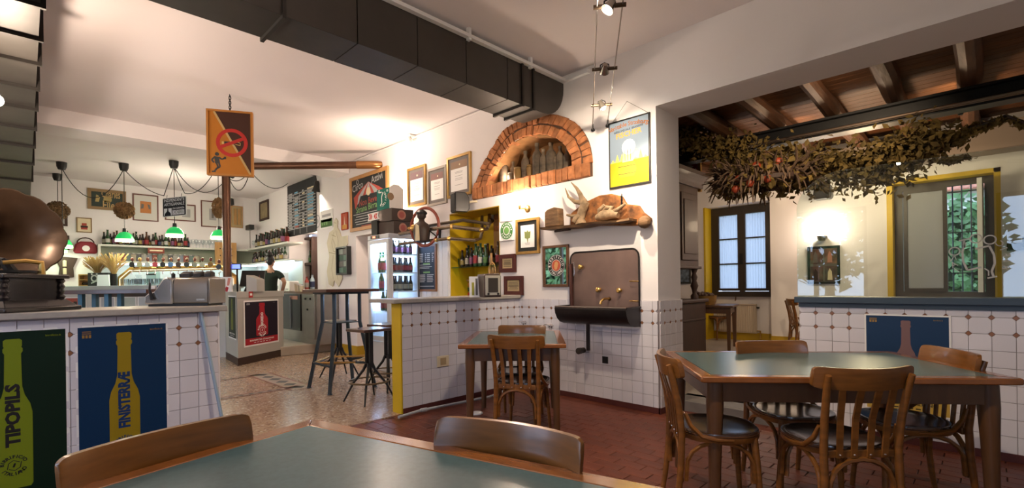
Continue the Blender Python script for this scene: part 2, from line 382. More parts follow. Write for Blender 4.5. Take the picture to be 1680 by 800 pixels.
struct('wall_back.002', MB().box(-8.15, 4.68, -.05, -6.0, 4.74, 2.3), col((.36, .24, .18), .7))   # painted back of the fridge recess
struct('wall_back.003', MB().box(-11.2, 4.70, -.05, -9.4, 4.78, 2.6), plaster)
struct('wall_back.004', MB().box(-6.11, YW - .012, .05, -5.33, YW, 2.0), whitep)              # white boarded panel beside the fridge
for k in range(6):
    x = -6.11 + .78 * k / 6; MB().box(x + .004, YW - .02, .06, x + .126, YW - .012, 1.99)('panel', whitep, bpy.data.objects['wall_back.004'])
# ochre hatch lining
ht = struct('trim_1', MB().box(HX0 - .02, YW + .46, HZ0 - .05, HX1 + .3, YW + .9, HZ0), yellow)
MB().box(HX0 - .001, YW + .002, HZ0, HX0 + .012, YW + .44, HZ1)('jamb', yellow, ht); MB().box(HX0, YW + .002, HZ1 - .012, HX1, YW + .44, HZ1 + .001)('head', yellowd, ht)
MB().box(HX1 - .012, YW + .002, HZ0, HX1 + .001, YW + .44, HZ1)('jamb', yellow, ht)
MB().box(HX0 - .3, YW + .44, HZ0 - .05, HX0 + .42, YW + .47, HZ1 + .2)('back_panel', yellow, ht)
for k in range(5):
    x = HX0 + .42 + k * .15; MB().box(x, YW + .44, HZ0, x + .146, YW + .465, HZ1 - .25)('plank', pinew, ht)
MB().box(HX0 + .42, YW + .44, HZ1 - .25, HX1 + .1, YW + .47, HZ1 + .1)('back_panel', brickin, ht)
for r_ in range(3):
    for c in range(4): MB().box(HX0 + .46 + c * .15 + r_ % 2 * .06, YW + .425, HZ1 - .24 + r_ * .075, HX0 + .6 + c * .15 + r_ % 2 * .06, YW + .44, HZ1 - .175 + r_ * .075)('brick', brickm, ht)
# niche: back, reveal, bricks
nb = struct('trim_2', MB().box(ACX - .9, YW + .44, 2.2, ACX + .9, YW + .5, 3.3), brickin)
mb = MB()
for k in range(20):
    a, b = arch[k], arch[k + 1]; mb.hexa([(a[0], YW + .01, a[1] - .012), (b[0], YW + .01, b[1] - .012), (b[0], YW + .45, b[1] - .012), (a[0], YW + .45, a[1] - .012)], [(a[0], YW + .01, a[1] + .02), (b[0], YW + .01, b[1] + .02), (b[0], YW + .45, b[1] + .02), (a[0], YW + .45, a[1] + .02)])
mb('vault', brickin, nb)
def rbrick(a, b, c, d, y0, y1, j=.008):
    """rough brick from four face corners"""
    q = [V((p[0] + random.uniform(-j, j), 0, p[1] + random.uniform(-j, j))) for p in (a, b, c, d)]; m = sum(q, V()) / 4; y0 += random.uniform(-.012, .012)
    f = [m + (p - m) * .80 + V((0, y0, 0)) for p in q]; g = [m + (p - m) * .93 + V((0, y0 + .015, 0)) for p in q]; h = [m + (p - m) * .93 + V((0, y1, 0)) for p in q]
    return MB().add(f + g + h, [(0, 1, 2, 3)] + [(i, i + 4, (i + 1) % 4 + 4, (i + 1) % 4) for i in range(4)] + [(i + 4, i + 8, (i + 1) % 4 + 8, (i + 1) % 4 + 4) for i in range(4)] + [(11, 10, 9, 8)])
mb = MB(); N1 = 30                                               # mortar bed behind the bricks
for k in range(N1):
    t0, t1 = PI * k / N1, PI * (k + 1) / N1; a, b, c, d = ell(t0, AR, AH), ell(t1, AR, AH), ell(t1, .945, .70), ell(t0, .945, .70)
    mb.hexa([(p[0], YW - .004, p[1]) for p in (a, b, c, d)], [(p[0], YW + .02, p[1]) for p in (a, b, c, d)])
mb.box(ACX - .945, YW - .004, AZ0 - .14, ACX + .945, YW + .02, AZ0 + .012); mb('mortar_bed', mortar, nb)
for n, a0, h0, a1, h1 in ((27, AR - .012, AH - .012, AR + .122, AH + .100), (31, AR + .128, AH + .106, .948, .705)):
    for k in range(n):
        t0, t1 = PI * k / n, PI * (k + 1) / n
        rbrick(ell(t0, a0, h0), ell(t1, a0, h0), ell(t1, a1, h1), ell(t0, a1, h1), YW - .022, YW + .10)('brick', brickm, nb)
x = ACX - .94; 
while x < ACX + .90:
    wd = random.uniform(.082, .105); wd = min(wd, ACX + .945 - x); rbrick((x, AZ0 - .14), (x + wd, AZ0 - .14), (x + wd, AZ0 + .02), (x, AZ0 + .02), YW - .03, YW + .14, .005)('brick', brickm, nb); x += wd
# --- tile wainscot: tiles with clipped corners round the brown insets
TP = .1125; ZR = [.05 + .11275 * k for k in range(10)]           # horizontal joints; insets sit on joints 7 and 8
cl = .017
def tilemesh(w_, h_, lo, hi):
    a, b = w_ / 2 - .0015, h_ / 2 - .0015; p = []
    p += [(-a + (cl if lo else 0), -b), (a - (cl if lo else 0), -b)]
    if lo: p += [(a, -b + cl)]
    p += [(a, b - (cl if hi else 0))]
    if hi: p += [(a - cl, b)]
    p += [(-a + (cl if hi else 0), b)]
    if hi: p += [(-a, b - cl)]
    if lo: p += [(-a, -b + cl)]
    n = len(p); f = [(x * .975, -.006, z * .975) for x, z in p] + [(x, -.0045, z) for x, z in p] + [(x, 0, z) for x, z in p]
    me = MB().add(f, [tuple(range(n))] + [(i, i + n, (i + 1) % n + n, (i + 1) % n) for i in range(n)] + [(i + n, i + 2 * n, (i + 1) % n + 2 * n, (i + 1) % n + n) for i in range(n)]).mesh('wall_tile')
    me.materials.append(tilew); return me
TM = {}
dm = MB().add([(-cl + .002, -.005, 0), (0, -.005, -cl + .002), (cl - .002, -.005, 0), (0, -.005, cl - .002), (-cl, 0, 0), (0, 0, -cl), (cl, 0, 0), (0, 0, cl)], [(0, 1, 2, 3), (0, 4, 5, 1), (1, 5, 6, 2), (2, 6, 7, 3), (3, 7, 4, 0)]).mesh('inset'); dm.materials.append(tileb)
def tiling(parent, org, rz, xs, rows, skip=None):
    """xs: vertical joints along the local x axis of a wall face at org"""
    base = MX.Translation(org) @ MX.Rotation(rz, 4, 'Z')
    for r_ in range(rows[0], rows[1]):
        z0, z1 = ZR[r_], ZR[r_ + 1] if r_ + 1 < 10 else 1.05
        if r_ == 8: z1 = 1.05
        for a, b in zip(xs, xs[1:]):
            if skip and skip((a + b) / 2, (z0 + z1) / 2): continue
            k = (round(b - a, 4), round(z1 - z0, 4), r_ in (7, 8) , r_ in (6, 7))
            if k not in TM: TM[k] = tilemesh(b - a, z1 - z0, r_ in (8, 7) and r_ >= 7, r_ in (6, 7))
            p = base @ V(((a + b) / 2, 0, (z0 + z1) / 2)); link('tile', TM[k], parent, loc=p, rot=(random.uniform(-.006, .006), 0, rz + random.uniform(-.006, .006)))
    for zz in (ZR[7], ZR[8]):
        for a in xs[1:-1]:
            if skip and skip(a, zz): continue
            link('inset', dm, parent, loc=base @ V((a, 0, zz)), rot=(0, 0, rz))
def joints(a, b, first, pitch=TP):
    xs = [a]; x = first
    while x < b - .02: 
        if x > a + .02: xs.append(x)
        x += pitch
    return xs + [b]
# sink wall
tb = struct('trim_3', MB().box(XL, YW - .012, .05, X0, YW, 1.05), grout)
tiling(tb, (0, YW - .012, 0), 0, joints(XL, X0, -3.93), (0, 9))
tb2 = struct('trim_4', MB().box(X0, YW, .05, X0 + .012, YW + .46, 1.05), grout)               # free end of the wall
tiling(tb2, (X0 + .012, YW, 0), PI / 2, joints(0, .46, .09), (0, 9))
# half wall with the counter, and the one on the near side of the passage
hw = struct('wall_partition', MB().box(XL - .15, 2.52, -.02, XL - .012, YW, 1.055), plaster)
MB().box(XL - .012, 2.52, .05, XL, YW, 1.05)('tile_bed', grout, hw)
tiling(hw, (XL, 0, 0), PI / 2, joints(2.52, YW - .012, 2.632, .1091), (0, 9))
MB().box(XL - .155, 2.505, 0, XL + .003, 2.52, 1.055)('end_face', yellow, hw)
hw2 = struct('wall_partition.001', MB().box(XL - .15, -1.6, -.02, XL - .012, .98, 1.055), plaster)
MB().box(XL - .012, -1.6, .05, XL, .98, 1.05)('tile_bed', grout, hw2)
tiling(hw2, (XL, 0, 0), PI / 2, joints(-.49, .98, -.37 + .0, .1113), (0, 9))
MB().box(XL - .155, .98, 0, XL + .002, .99, 1.055)('end_face', plaster, hw2)
tag(MB().box(-4.40, 2.41, 1.057, -3.93, YW - .03, 1.097)('worktop', stone, bevel=.006), 'short grey slab counter on the tiled half wall by the hatch', 'counter')
tag(MB().box(-4.60, -1.6, 1.057, -3.92, 1.03, 1.097)('worktop', stone, bevel=.006), 'long grey slab counter carrying the gramophone and steel toaster', 'counter')
# skirtings
struct('baseboard_back', MB().box(XL, YW - .02, -.01, X0 + .012, YW, .052), redbase); struct('baseboard_left', MB().box(XL - .013, 2.52, -.01, XL + .008, YW, .052), redbase)
struct('baseboard_right', MB().box(X0, YW - .02, -.01, X0 + .02, YW + .46, .052), redbase)
struct('baseboard_back.001', MB().box(-9.62, YW - .012, 0, -8.0, YW, .16), yellowd); struct('baseboard_back.002', MB().box(-8.0, YW, 0, -7.99, 4.68, .16), yellowd)
# raised floor of the bar
pl = [on('z', 0, 458, 584.5), on('z', 0, 545, 575.5)]
struct('floor.002', MB().prism([(pl[0].x, pl[0].y), (pl[1].x, YW - .012), (XB, YW - .012), (XB, 1.4), (-10.2, 1.4), (-9.8, 2.6)], 'z', 0, .165), mat('platform_tile', (.42, .36, .29), .4, var=.15, scale=4), bevel=.01)
# --- tiled half wall with glass, at the edge of the far room
GY = 4.61
gw = struct('wall_partition.002', MB().box(-1.14, GY, -.01, 2.6, GY + .12, 1.0), plaster)
MB().box(-1.14, GY - .010, .05, 2.6, GY, 1.0)('tile_bed', grout, gw)
tiling(gw, (0, GY - .010, 0), 0, joints(-1.14, 1.1, -1.019, .1146), (0, 9), lambda x, z: False)
struct('baseboard_front', MB().box(-1.14, GY - .022, -.01, 2.6, GY, .052), redbase)
br = tag(MB().box(-1.165, GY - .06, 1.035, 2.6, GY + .17, 1.085)('ledge', slate, bevel=.004), 'slate blue timber ledge along the tiled half wall', 'ledge')
MB().box(-1.14, GY - .03, 1.0, 2.6, GY + .14, 1.035)('ledge_support', slate, br)
gp = []
for k in range(13): a = PI / 2 + PI / 2 * k / 12; gp.append((-1.165 + .34 + .34 * math.cos(a), 2.11 - .30 + .30 * math.sin(a)))
gpts = [(2.6, 1.085), (2.6, 2.05), (.4, 2.09)] + [(x, min(z, 2.6) if False else z) for x, z in gp] + [(-1.165, 1.085)]
pane = tag(MB().prism(gpts, 'y', GY + .05, GY + .060)('glass_screen', glassg, smooth=0), 'tall clear glass screen with rounded corner standing on the blue ledge', 'glass screen')
struct('trim_10', MB().tube([(-8.0, YW - .012, 3.455), (-3.9, YW - .012, 3.455)], .012, 6), plaster)
# --- far room
FZ, FY = .10, 9.3
struct('floor.003', MB().box(-6, GY + .02, -.1, 2.6, 10.2, FZ), mat('far_room_floor', (.42, .36, .30), .4, var=.2, scale=30))
st = struct('trim_5', MB().box(X0 + .012, 4.40, -.02, -1.14, GY + .1, FZ), mat('grey_step_stone', (.16, .14, .125), .5, var=.2, scale=14), bevel=.01)
FW1 = [(-3.92, .93), (-2.745, .93), (-2.745, 2.66), (-3.92, 2.66)]; FW2 = [(-1.04, .93), (.075, .93), (.075, 2.68), (-1.04, 2.68)]
struct('wall_far', MB().holes([(-4.9, -.05), (-3.92, -.05), (-3.92, 2.66), (-2.745, 2.66), (-2.745, -.05), (2.7, -.05), (2.7, 3.8), (-4.9, 3.8)], [FW2], 'y', FY, FY + .34), plaster, smooth=0)
struct('wall_far.001', MB().holes([(-4.0, -.05), (-2.7, -.05), (-2.7, 2.75), (-4.0, 2.75)], [[(-3.88, .95), (-2.80, .95), (-2.80, 2.63), (-3.88, 2.63)]], 'y', FY + .34, FY + .46), plaster, smooth=0)
struct('wall_side', MB().box(-4.9, GY, -.05, -4.7, 9.7, 3.9), plaster)
struct('baseboard_far', MB().box(-2.745, FY - .012, FZ, 2.6, FY, FZ + .15), yellowd); struct('baseboard_far.001', MB().box(-3.92, FY + .328, FZ, -2.745, FY + .34, FZ + .15), yellowd)
t6 = struct('trim_6', MB().box(-3.935, FY - .004, FZ, -3.90, FY + .34, 2.66), yellow)
MB().box(-1.10, FY - .004, .90, -1.03, FY + .3, 2.72)('jamb', yellow, t6); MB().box(.065, FY - .004, .90, .13, FY + .3, 2.72)('jamb', yellow, t6); MB().box(-1.10, FY - .004, 2.66, .13, FY + .3, 2.72)('head', yellow, t6)
struct('trim_7', MB().box(-2.5, FY - .42, 2.90, 2.6, FY, 3.25), mat('taupe_boxing', (.26, .21, .17), .8))      # boxed duct over the windows
struct('ceiling.001', MB().box(-4.9, GY, 3.47, 2.7, 9.7, 3.65), col((.05, .025, .012), .8))
cf = bpy.data.objects['ceiling.001']; wood_c = randcol(mat('ceiling_board', (.19, .070, .022), .6, var=.5, scale=5, stretch=(1, 8, 8), bump=.2, bscale=20), .3)
y = GY + .02
while y < 9.3: MB().box(-4.7, y, 3.42, 2.6, y + .142, 3.47)('plank', wood_c, cf); y += .15
logm = randcol(mat('log_rafter', (.13, .052, .022), .55, var=.5, scale=5, stretch=(4, .6, 4), bump=.5, bscale=9), .2)
for k in range(12):
    x = -4.4 + .61 * k; pts = [(x + random.uniform(-.015, .015) + .02 * math.sin(j), GY - .0 + .02 + j * .78, 3.32 + random.uniform(-.015, .015)) for j in range(7)]
    MB().tube(pts, [.098 + random.uniform(-.012, .012) for _ in pts], 10)('rafter', logm, cf)
sb = tag(MB().box(-4.7, 6.92, 3.0, 2.6, 7.12, 3.035)('steel_beam', iron), 'black steel beam running under the log rafters', 'beam')
MB().box(-4.7, 7.0, 3.035, 2.6, 7.04, 3.19)('web', iron, sb); MB().box(-4.7, 6.92, 3.19, 2.6, 7.12, 3.215)('flange', iron, sb)
for k in range(2): MB().tube([(-2.9, 6.88 - .06 * k, 3.03), (2.6, 6.88 - .06 * k, 3.03)], .014, 6)('conduit', mat('conduit_bronze', (.16, .11, .08), .3, metal=.8), sb)
# windows of the far room
def sash(t, x0, x1, z0, z1, y, m, fr=.055, name='sash'):
    MB().holes([(x0, z0), (x1, z0), (x1, z1), (x0, z1)], [[(x0 + fr, z0 + fr), (x1 - fr, z0 + fr), (x1 - fr, z1 - fr), (x0 + fr, z1 - fr)]], 'y', y, y + .05)(name, m, t, smooth=0)
wfm = mat('dark_bronze_window', (.045, .034, .026), .45); cur = bpy.data.materials.new('net_curtain'); cur.use_nodes = True
nt = cur.node_tree; tr = nt.nodes.new('ShaderNodeBsdfTranslucent'); tr.inputs[0].default_value = (.46, .50, .56, 1); df = nt.nodes.new('ShaderNodeBsdfDiffuse'); df.inputs[0].default_value = (.5, .52, .56, 1)
mx = nt.nodes.new('ShaderNodeMixShader'); mx.inputs[0].default_value = .3; nt.links.new(tr.outputs[0], mx.inputs[1]); nt.links.new(df.outputs[0], mx.inputs[2]); nt.links.new(mx.outputs[0], nt.nodes['Material Output'].inputs[0])
w1 = struct('window_1', MB().holes([(-3.90, .93), (-2.76, .93), (-2.76, 2.65), (-3.90, 2.65)], [[(-3.80, 1.03), (-2.86, 1.03), (-2.86, 2.55), (-3.80, 2.55)]], 'y', FY + .28, FY + .36), wfm, smooth=0); MB().box(-3.37, FY + .265, 1.0, -3.29, FY + .33, 2.58)('mullion', wfm, w1)
for a, b in ((-3.80, -3.35), (-3.31, -2.86)):
    sash(w1, a, b, 1.04, 2.55, FY + .27, wfm, .05)
    cw = MB(); nx = 24
    for z0, z1 in ((1.09, 1.56), (1.56, 2.04), (2.04, 2.50)):
        for i in range(nx):
            xa, xb = a + .05 + (b - a - .1) * i / nx, a + .05 + (b - a - .1) * (i + 1) / nx; ya, yb = .006 * math.sin(i * 1.9), .006 * math.sin((i + 1) * 1.9)
            cw.quad((xa, FY + .30 + ya, z0), (xb, FY + .30 + yb, z0), (xb, FY + .30 + yb, z1), (xa, FY + .30 + ya, z1))
    cw('curtain', cur, w1)
    for z in (1.56, 2.04): MB().box(a + .05, FY + .285, z - .012, b - .05, FY + .315, z + .012)('glazing_bar', wfm, w1)
MB().box(-3.36, FY + .255, 1.55, -3.30, FY + .275, 1.75)('handle', blackp, w1)
w2 = struct('window_2', MB().holes([(-1.03, .94), (.065, .94), (.065, 2.66), (-1.03, 2.66)], [[(-.93, 1.03), (-.03, 1.03), (-.03, 2.57), (-.93, 2.57)]], 'y', FY + .22, FY + .30), wfm, smooth=0)
sash(w2, -.92, -.42, 1.03, 2.57, FY + .20, wfm, .05); MB().box(-.87, FY + .215, 1.08, -.47, FY + .225, 2.52)('blind', mat('grey_blind', (.36, .38, .42), .7), w2)
so = MB().box(-.10, FY - .28, 1.03, -.05, FY + .2, 2.57)('sash', whitep, w2); MB().box(-.05, FY - .28, 1.03, -.035, FY + .2, 2.57)('sash_edge', wfm, w2)
for x in (-.37, -.27, -.17, -.075): MB().tube([(x, FY + .42, .95), (x, FY + .42, 2.66)], .009, 6)('bar', iron, w2)
for z in (1.3, 1.9, 2.5): MB().box(-.45, FY + .412, z - .008, 0, FY + .428, z + .008)('bar', iron, w2)
# outside the open window: a house with a red tiled roof, a wall of ivy
hs = thing('house', 'neighbouring house with red tiled roof seen through the barred window', 'house', (.5, 22, 0))
MB().box(-9, 0, -1, 9, 6, 4.2)('wall', col((.62, .56, .5), .9), hs)
rt = randcol(mat('roof_tile', (.42, .13, .07), .8, var=.3, scale=4), .2); tmr = MB().add([(-.11, 0, 0), (-.06, 0, .05), (.06, 0, .05), (.11, 0, 0), (-.11, .42, .26), (-.06, .42, .31), (.06, .42, .31), (.11, .42, .26)], [(0, 1, 5, 4), (1, 2, 6, 5), (2, 3, 7, 6), (0, 3, 2, 1)]).mesh('roof_tile'); tmr.materials.append(rt)
rf = MB().add([(-9, -.5, 4.1), (9, -.5, 4.1), (9, 4, 6.9), (-9, 4, 6.9)], [(0, 1, 2, 3)])('roof', rt, hs)
for r_ in range(9):
    for c in range(22): link('roof_tile', tmr, rf, loc=(-2.6 + c * .23, -.5 + r_ * .38, 4.11 + r_ * .236))
ivym = randcol(mat('ivy_leaf', (.10, .22, .05), .5, var=.5, scale=3), .3)
def leafcloud(n, fn, size, rnd=random):
    mb = MB()
    for _ in range(n):
        c, nr = fn(); u = nr.orthogonal().normalized(); v_ = nr.cross(u); a = rnd.uniform(0, 6.28); u, v_ = u * math.cos(a) + v_ * math.sin(a), v_ * math.cos(a) - u * math.sin(a); s = size * rnd.uniform(.6, 1.3)
        mb.add([c - v_ * s, c + u * s * .6 + nr * s * .15, c + v_ * s * 1.1, c - u * s * .6 + nr * s * .15], [(0, 1, 2), (0, 2, 3)])
    return mb
gdn = struct('ground', MB().box(-30, -40, -.4, 30, 60, -.12), mat('lawn', (.10, .16, .05), .9, var=.4, scale=2))
iv = thing('ivy_hedge', 'dense ivy hedge outside the barred window of the far room', 'hedge', (0, 14, 0))
leafcloud(3500, lambda: (V((random.uniform(-2.5, 2), random.uniform(-.3, .1) + .2 * math.sin(random.uniform(0, 9)), random.uniform(0, 2.9) + random.uniform(-.2, .2))), V((random.uniform(-.6, .6), -1, random.uniform(-.3, .9))).normalized()), .085)('foliage', ivym, iv, kind='stuff')
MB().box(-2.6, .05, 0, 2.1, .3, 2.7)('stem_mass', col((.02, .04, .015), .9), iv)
# garden seen only as a reflection in the mirror and the glass
for i, (x, y) in enumerate(((-3.4, -7.5), (-.6, -9.4), (2.2, -8))):
    t = thing('garden_tree', ('first', 'second', 'third')[i] + ' garden tree from the hedge, outside the windows behind', 'tree', (x, y, -.12), 0, 'garden trees')
    MB().tube([(0, 0, 0), (.05, 0, 1.2), (0, .1, 2.6)], [.16, .12, .08], 8)('trunk', col((.05, .035, .025), .9), t)
    leafcloud(700, lambda: ((lambda d: V((0, 0, 2.5)) + V((d.x * 1.2, d.y * 1.2, d.z * 1.5)) * random.uniform(.5, 1))(V((random.gauss(0, 1), random.gauss(0, 1), random.gauss(0, 1))).normalized()), V((random.gauss(0, 1), random.gauss(0, 1), random.gauss(0, 1) + .6)).normalized()), .16)('foliage', ivym, t, kind='stuff')
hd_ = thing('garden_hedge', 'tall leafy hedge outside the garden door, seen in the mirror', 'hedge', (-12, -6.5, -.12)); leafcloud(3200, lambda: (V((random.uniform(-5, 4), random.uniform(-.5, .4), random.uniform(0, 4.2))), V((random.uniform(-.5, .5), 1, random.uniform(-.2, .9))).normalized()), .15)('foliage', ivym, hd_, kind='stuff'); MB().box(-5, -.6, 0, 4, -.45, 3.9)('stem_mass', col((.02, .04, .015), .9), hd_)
# windows behind the camera
for n, (a, b, z0, z1) in enumerate(((-3.3, -1.6, .8, 2.6), (.1, 1.8, .8, 2.6), (-9.2, -7.0, 0, 2.6))):
    w_ = struct('window_%d' % (n + 3), MB().holes([(a, z0), (b, z0), (b, z1), (a, z1)], [[(a + .07, z0 + .07), ((a + b) / 2 - .04, z0 + .07), ((a + b) / 2 - .04, z1 - .07), (a + .07, z1 - .07)], [((a + b) / 2 + .04, z0 + .07), (b - .07, z0 + .07), (b - .07, z1 - .07), ((a + b) / 2 + .04, z1 - .07)]], 'y', WY - .14, WY - .08), wfm, smooth=0)
# ================================================================ CHAIRS AND TABLES
def arc3(p, q, top, n=10):
    """arch from p to q rising to height top"""
    p, q = V(p), V(q); o = []
    for k in range(n + 1):
        t = k / n; h = math.sin(PI * t) ** .55; b = p.lerp(q, .5 - .5 * math.cos(PI * t)); b.z = p.z + (top - p.z) * h; o.append(b)
    return o
def make_chair(loc, rz, label, group):
    t = thing('bistro_chair', label, 'chair', loc, rz, group)
    n = 28; rim = []
    for k in range(n):
        a = 2 * PI * k / n; c, s = math.cos(a), math.sin(a); rim.append((.205 * abs(c) ** .8 * (1 if c > 0 else -1), .02 + .20 * abs(s) ** .85 * (1 if s > 0 else -1)))
    prof = [(.90, .430), (1.0, .434), (1.02, .446), (1.0, .461), (.96, .463), (.90, .458), (.60, .452), (.25, .449), (.01, .448)]
    vs = [(x * s, .02 + (y - .02) * s, z) for s, z in prof for x, y in rim]; m = len(prof)
    fs = [(i * n + k, i * n + (k + 1) % n, (i + 1) * n + (k + 1) % n, (i + 1) * n + k) for i in range(m - 1) for k in range(n)] + [tuple(range(n)), tuple(range((m - 1) * n, m * n))]
    seat = MB().add(vs[:], fs)('seat', chaird, t, 50)
    ringv = [(x * s, .02 + (y - .02) * s, z) for s, z in ((.88, .415), (.99, .415), (1.015, .43), (1.015, .452), (.95, .452), (.88, .43)) for x, y in rim]
    MB().add(ringv, [(i * n + k, i * n + (k + 1) % n, (i + 1) % 6 * n + (k + 1) % n, (i + 1) % 6 * n + k) for i in range(6) for k in range(n)])('seat_ring', chairw, t, 50)
    for s in (-1, 1):
        MB().tube([(s * .178, -.235, 0), (s * .176, -.215, .12), (s * .172, -.196, .30), (s * .170, -.190, .46), (s * .174, -.205, .60), (s * .181, -.235, .74), (s * .185, -.255, .805)], [.0135, .0155, .0175, .0175, .017, .0165, .013], 9)('leg', chairw, t, 60)
        MB().tube([(s * .145, .165, .435), (s * .155, .175, .30), (s * .175, .195, 0)], [.0185, .0175, .0125], 9)('leg', chairw, t, 60)
        MB().tube([(s * .178, -.175, .56), (s * .190, -.150, .50), (s * .205, -.10, .452), (s * .207, -.03, .435), (s * .203, .05, .432)], [.011, .0125, .0125, .012, .008], 6)('seat_bracket', chairw, t, 60)
        MB().tube(arc3((s * .172, -.172, .215), (s * .166, .160, .215), .412), .0115, 6)('brace', chairw, t, 60)
    MB().tube(arc3((-.150, -.192, .20), (.150, -.192, .20), .412), .0125, 6)('brace', chairw, t, 60)
    MB().tube(arc3((-.140, .160, .20), (.140, .160, .20), .412), .0115, 6)('brace', chairw, t, 60)
    # bent top rail
    vs = []; fs = []; K = 30
    for i in range(K + 1):
        u = math.sin(-PI / 2 + PI * i / K); x = .226 * u; y = -.262 + .062 * u * u; e = min(1, (1 - abs(u)) / .13); hh = .052 * (.66 + .34 * math.sqrt(1 - (1 - e) ** 2)); zc = .782 + .006 * u * u
        for dy, dz in ((-.010, -.9), (.010, -.9), (.012, -.5), (.014, .6), (.010, 1), (-.008, 1), (-.011, .6)): vs.append((x, y + dy + dz * -.008, zc + dz * hh))
    for i in range(K):
        for k in range(7): fs.append((i * 7 + k, i * 7 + (k + 1) % 7, i * 7 + 7 + (k + 1) % 7, i * 7 + 7 + k))
    fs += [tuple(range(7)), tuple(range(K * 7, K * 7 + 7))]; MB().add(vs, fs)('top_rail', chairw, t, 55)
    MB().tube([(-.165, -.182, .437), (-.08, -.193, .437), (.08, -.193, .437), (.165, -.182, .437)], .0, 4) if False else None
    MB().box(-.15, -.192, .418, .15, -.172, .452)('back_block', chairw, t, bevel=.003)
    for x in (-.102, -.036, .036, .102):
        x2 = x * 1.12; yb = -.262 + .062 * (x2 / .226) ** 2 + .004
        sl = MB().hexa([(x - .0135, -.200, .42), (x + .0135, -.200, .42), (x + .0135, -.192, .42), (x - .0135, -.192, .42)], [(x - .014 + (x2 - x) * .4, -.216, .60), (x + .014 + (x2 - x) * .4, -.216, .60), (x + .014 + (x2 - x) * .4, -.207, .60), (x - .014 + (x2 - x) * .4, -.207, .60)])
        sl.hexa([(x - .014 + (x2 - x) * .4, -.216, .60), (x + .014 + (x2 - x) * .4, -.216, .60), (x + .014 + (x2 - x) * .4, -.207, .60), (x - .014 + (x2 - x) * .4, -.207, .60)], [(x2 - .0145, yb - .004, .745), (x2 + .0145, yb - .004, .745), (x2 + .0145, yb + .005, .745), (x2 - .0145, yb + .005, .745)])
        q = sl('slat', chairw, t); MB().lathe([(.0045, -.203), (.0045, -.199)], 6, (0, 0, 0), MX(((1, 0, 0, 0), (0, 0, 1, 0), (0, -1, 0, 0), (0, 0, 0, 1))))('bolt', chrome, q) if False else MB().ball((x, -.201, .434), .005, 6)('bolt', chrome, q)
    return t
def chair(c, ang, label, fwd=0):
    """c: middle of the top rail on plan, ang: the way the sitter faces"""
    a = math.radians(ang); d = V((math.cos(a), math.sin(a), 0)); p = V((c[0], c[1], 0)) + d * (.252 + fwd); return put('chair', make_chair, (p.x, p.y, -.004), a - PI / 2, label, 'varnished bistro chairs with slatted backs')
def table(corner, ang, L, D, label, leg=.072, disc=False, ZT=.76):
    t = thing('dining_table', label, 'table', (corner[0], corner[1], -.004), math.radians(ang), 'beech tables with grey-green tops'); b = .062; z0, z1 = ZT - .032, ZT
    for p in ([(0, 0), (L, 0), (L - b, b), (b, b)], [(L, 0), (L, D), (L - b, D - b), (L - b, b)], [(L, D), (0, D), (b, D - b), (L - b, D - b)], [(0, D), (0, 0), (b, b), (b, D - b)]): MB().prism(p, 'z', z0, z1)('edge_board', tablew, t, bevel=.006)
    MB().box(b + .0008, b + .0008, z0 + .004, L - b - .0008, D - b - .0008, z1 - .0004)('tabletop', lino, t)
    i = .062; za = z0 - .105
    for x0, y0, x1, y1 in ((i, i, L - i, i + .022), (i, D - i - .022, L - i, D - i), (i, i, i + .022, D - i), (L - i - .022, i, L - i, D - i)): MB().box(x0, y0, za, x1, y1, z0)('apron', tablel, t, bevel=.002)
    for sx in (0, 1):
        for sy in (0, 1):
            cx, cy = (L - i - .025 if sx else i + .025), (D - i - .025 if sy else i + .025); ex, ey = cx + (.012 if sx else -.012), cy + (.012 if sy else -.012); vs = []; r_ = []
            mbl = MB(); prof = [(leg * .56, z0), (leg * .58, z0 - .12), (leg * .52, z0 - .22), (leg * .44, .35), (leg * .34, 0)]
            pts = []; n = 12
            for rr, z in prof:
                f = 1 - z / z0
                for k in range(n):
                    a = 2 * PI * k / n; q = 1 / max(abs(math.cos(a)), abs(math.sin(a))); q = 1 + (q - 1) * .62; vs.append((cx + (ex - cx) * f + rr * q * math.cos(a) * .94, cy + (ey - cy) * f + rr * q * math.sin(a) * .94, z))
            m = len(prof); mbl.add(vs, [(a * n + k, a * n + (k + 1) % n, (a + 1) * n + (k + 1) % n, (a + 1) * n + k) for a in range(m - 1) for k in range(n)] + [tuple(range(n)), tuple(range((m - 1) * n, m * n))])
            mbl('leg', tablel, t, 50)
    return t
table((-1.708 + .217 - .0, .71 - .822), 14.6, 1.36, .85, 'big beech table with grey-green top in the front, two chairs pushed in')
table((-2.941, 2.361), 41.5, .842, 1.132, 'small beech table standing by the tiled half wall under the brick arch')
table((-1.005, 2.33), 38.5, 1.43, .92, 'long beech table standing before the tiled half wall with blue ledge')
tag(MB().lathe([(.001, 0), (.06, 0), (.06, .006), (.05, .014), (.001, .014)], 20, tuple(on('z', 0, 782, 678)))('castor_cup', whitep), 'white plastic cup under the leg of the small table', 'castor cup')
chair((-1.618, .252), 15, 'chair pushed to the short end of the front table, before the beer posters', .0)
chair((-.948, .953), -75, 'chair at the far long side of the front table, nearest the small table')
chair((-2.56, 2.60), 118, 'chair tucked into the near end of the small table', 0)
chair((-3.16, 3.33), -56, 'chair at the sink end of the small table', 0)
chair((-1.27, 2.445), 37, 'chair at the left end of the long table, beside the sink wall')
chair((-.375, 2.615), 135, 'chair on the near side of the long table, its back to the viewer')
chair((-1.03, 3.40), -45, 'chair on the far side of the long table, facing out past the step')
chair((-.12, 3.56), 213, 'chair turned at an angle at the poster end of the long table')
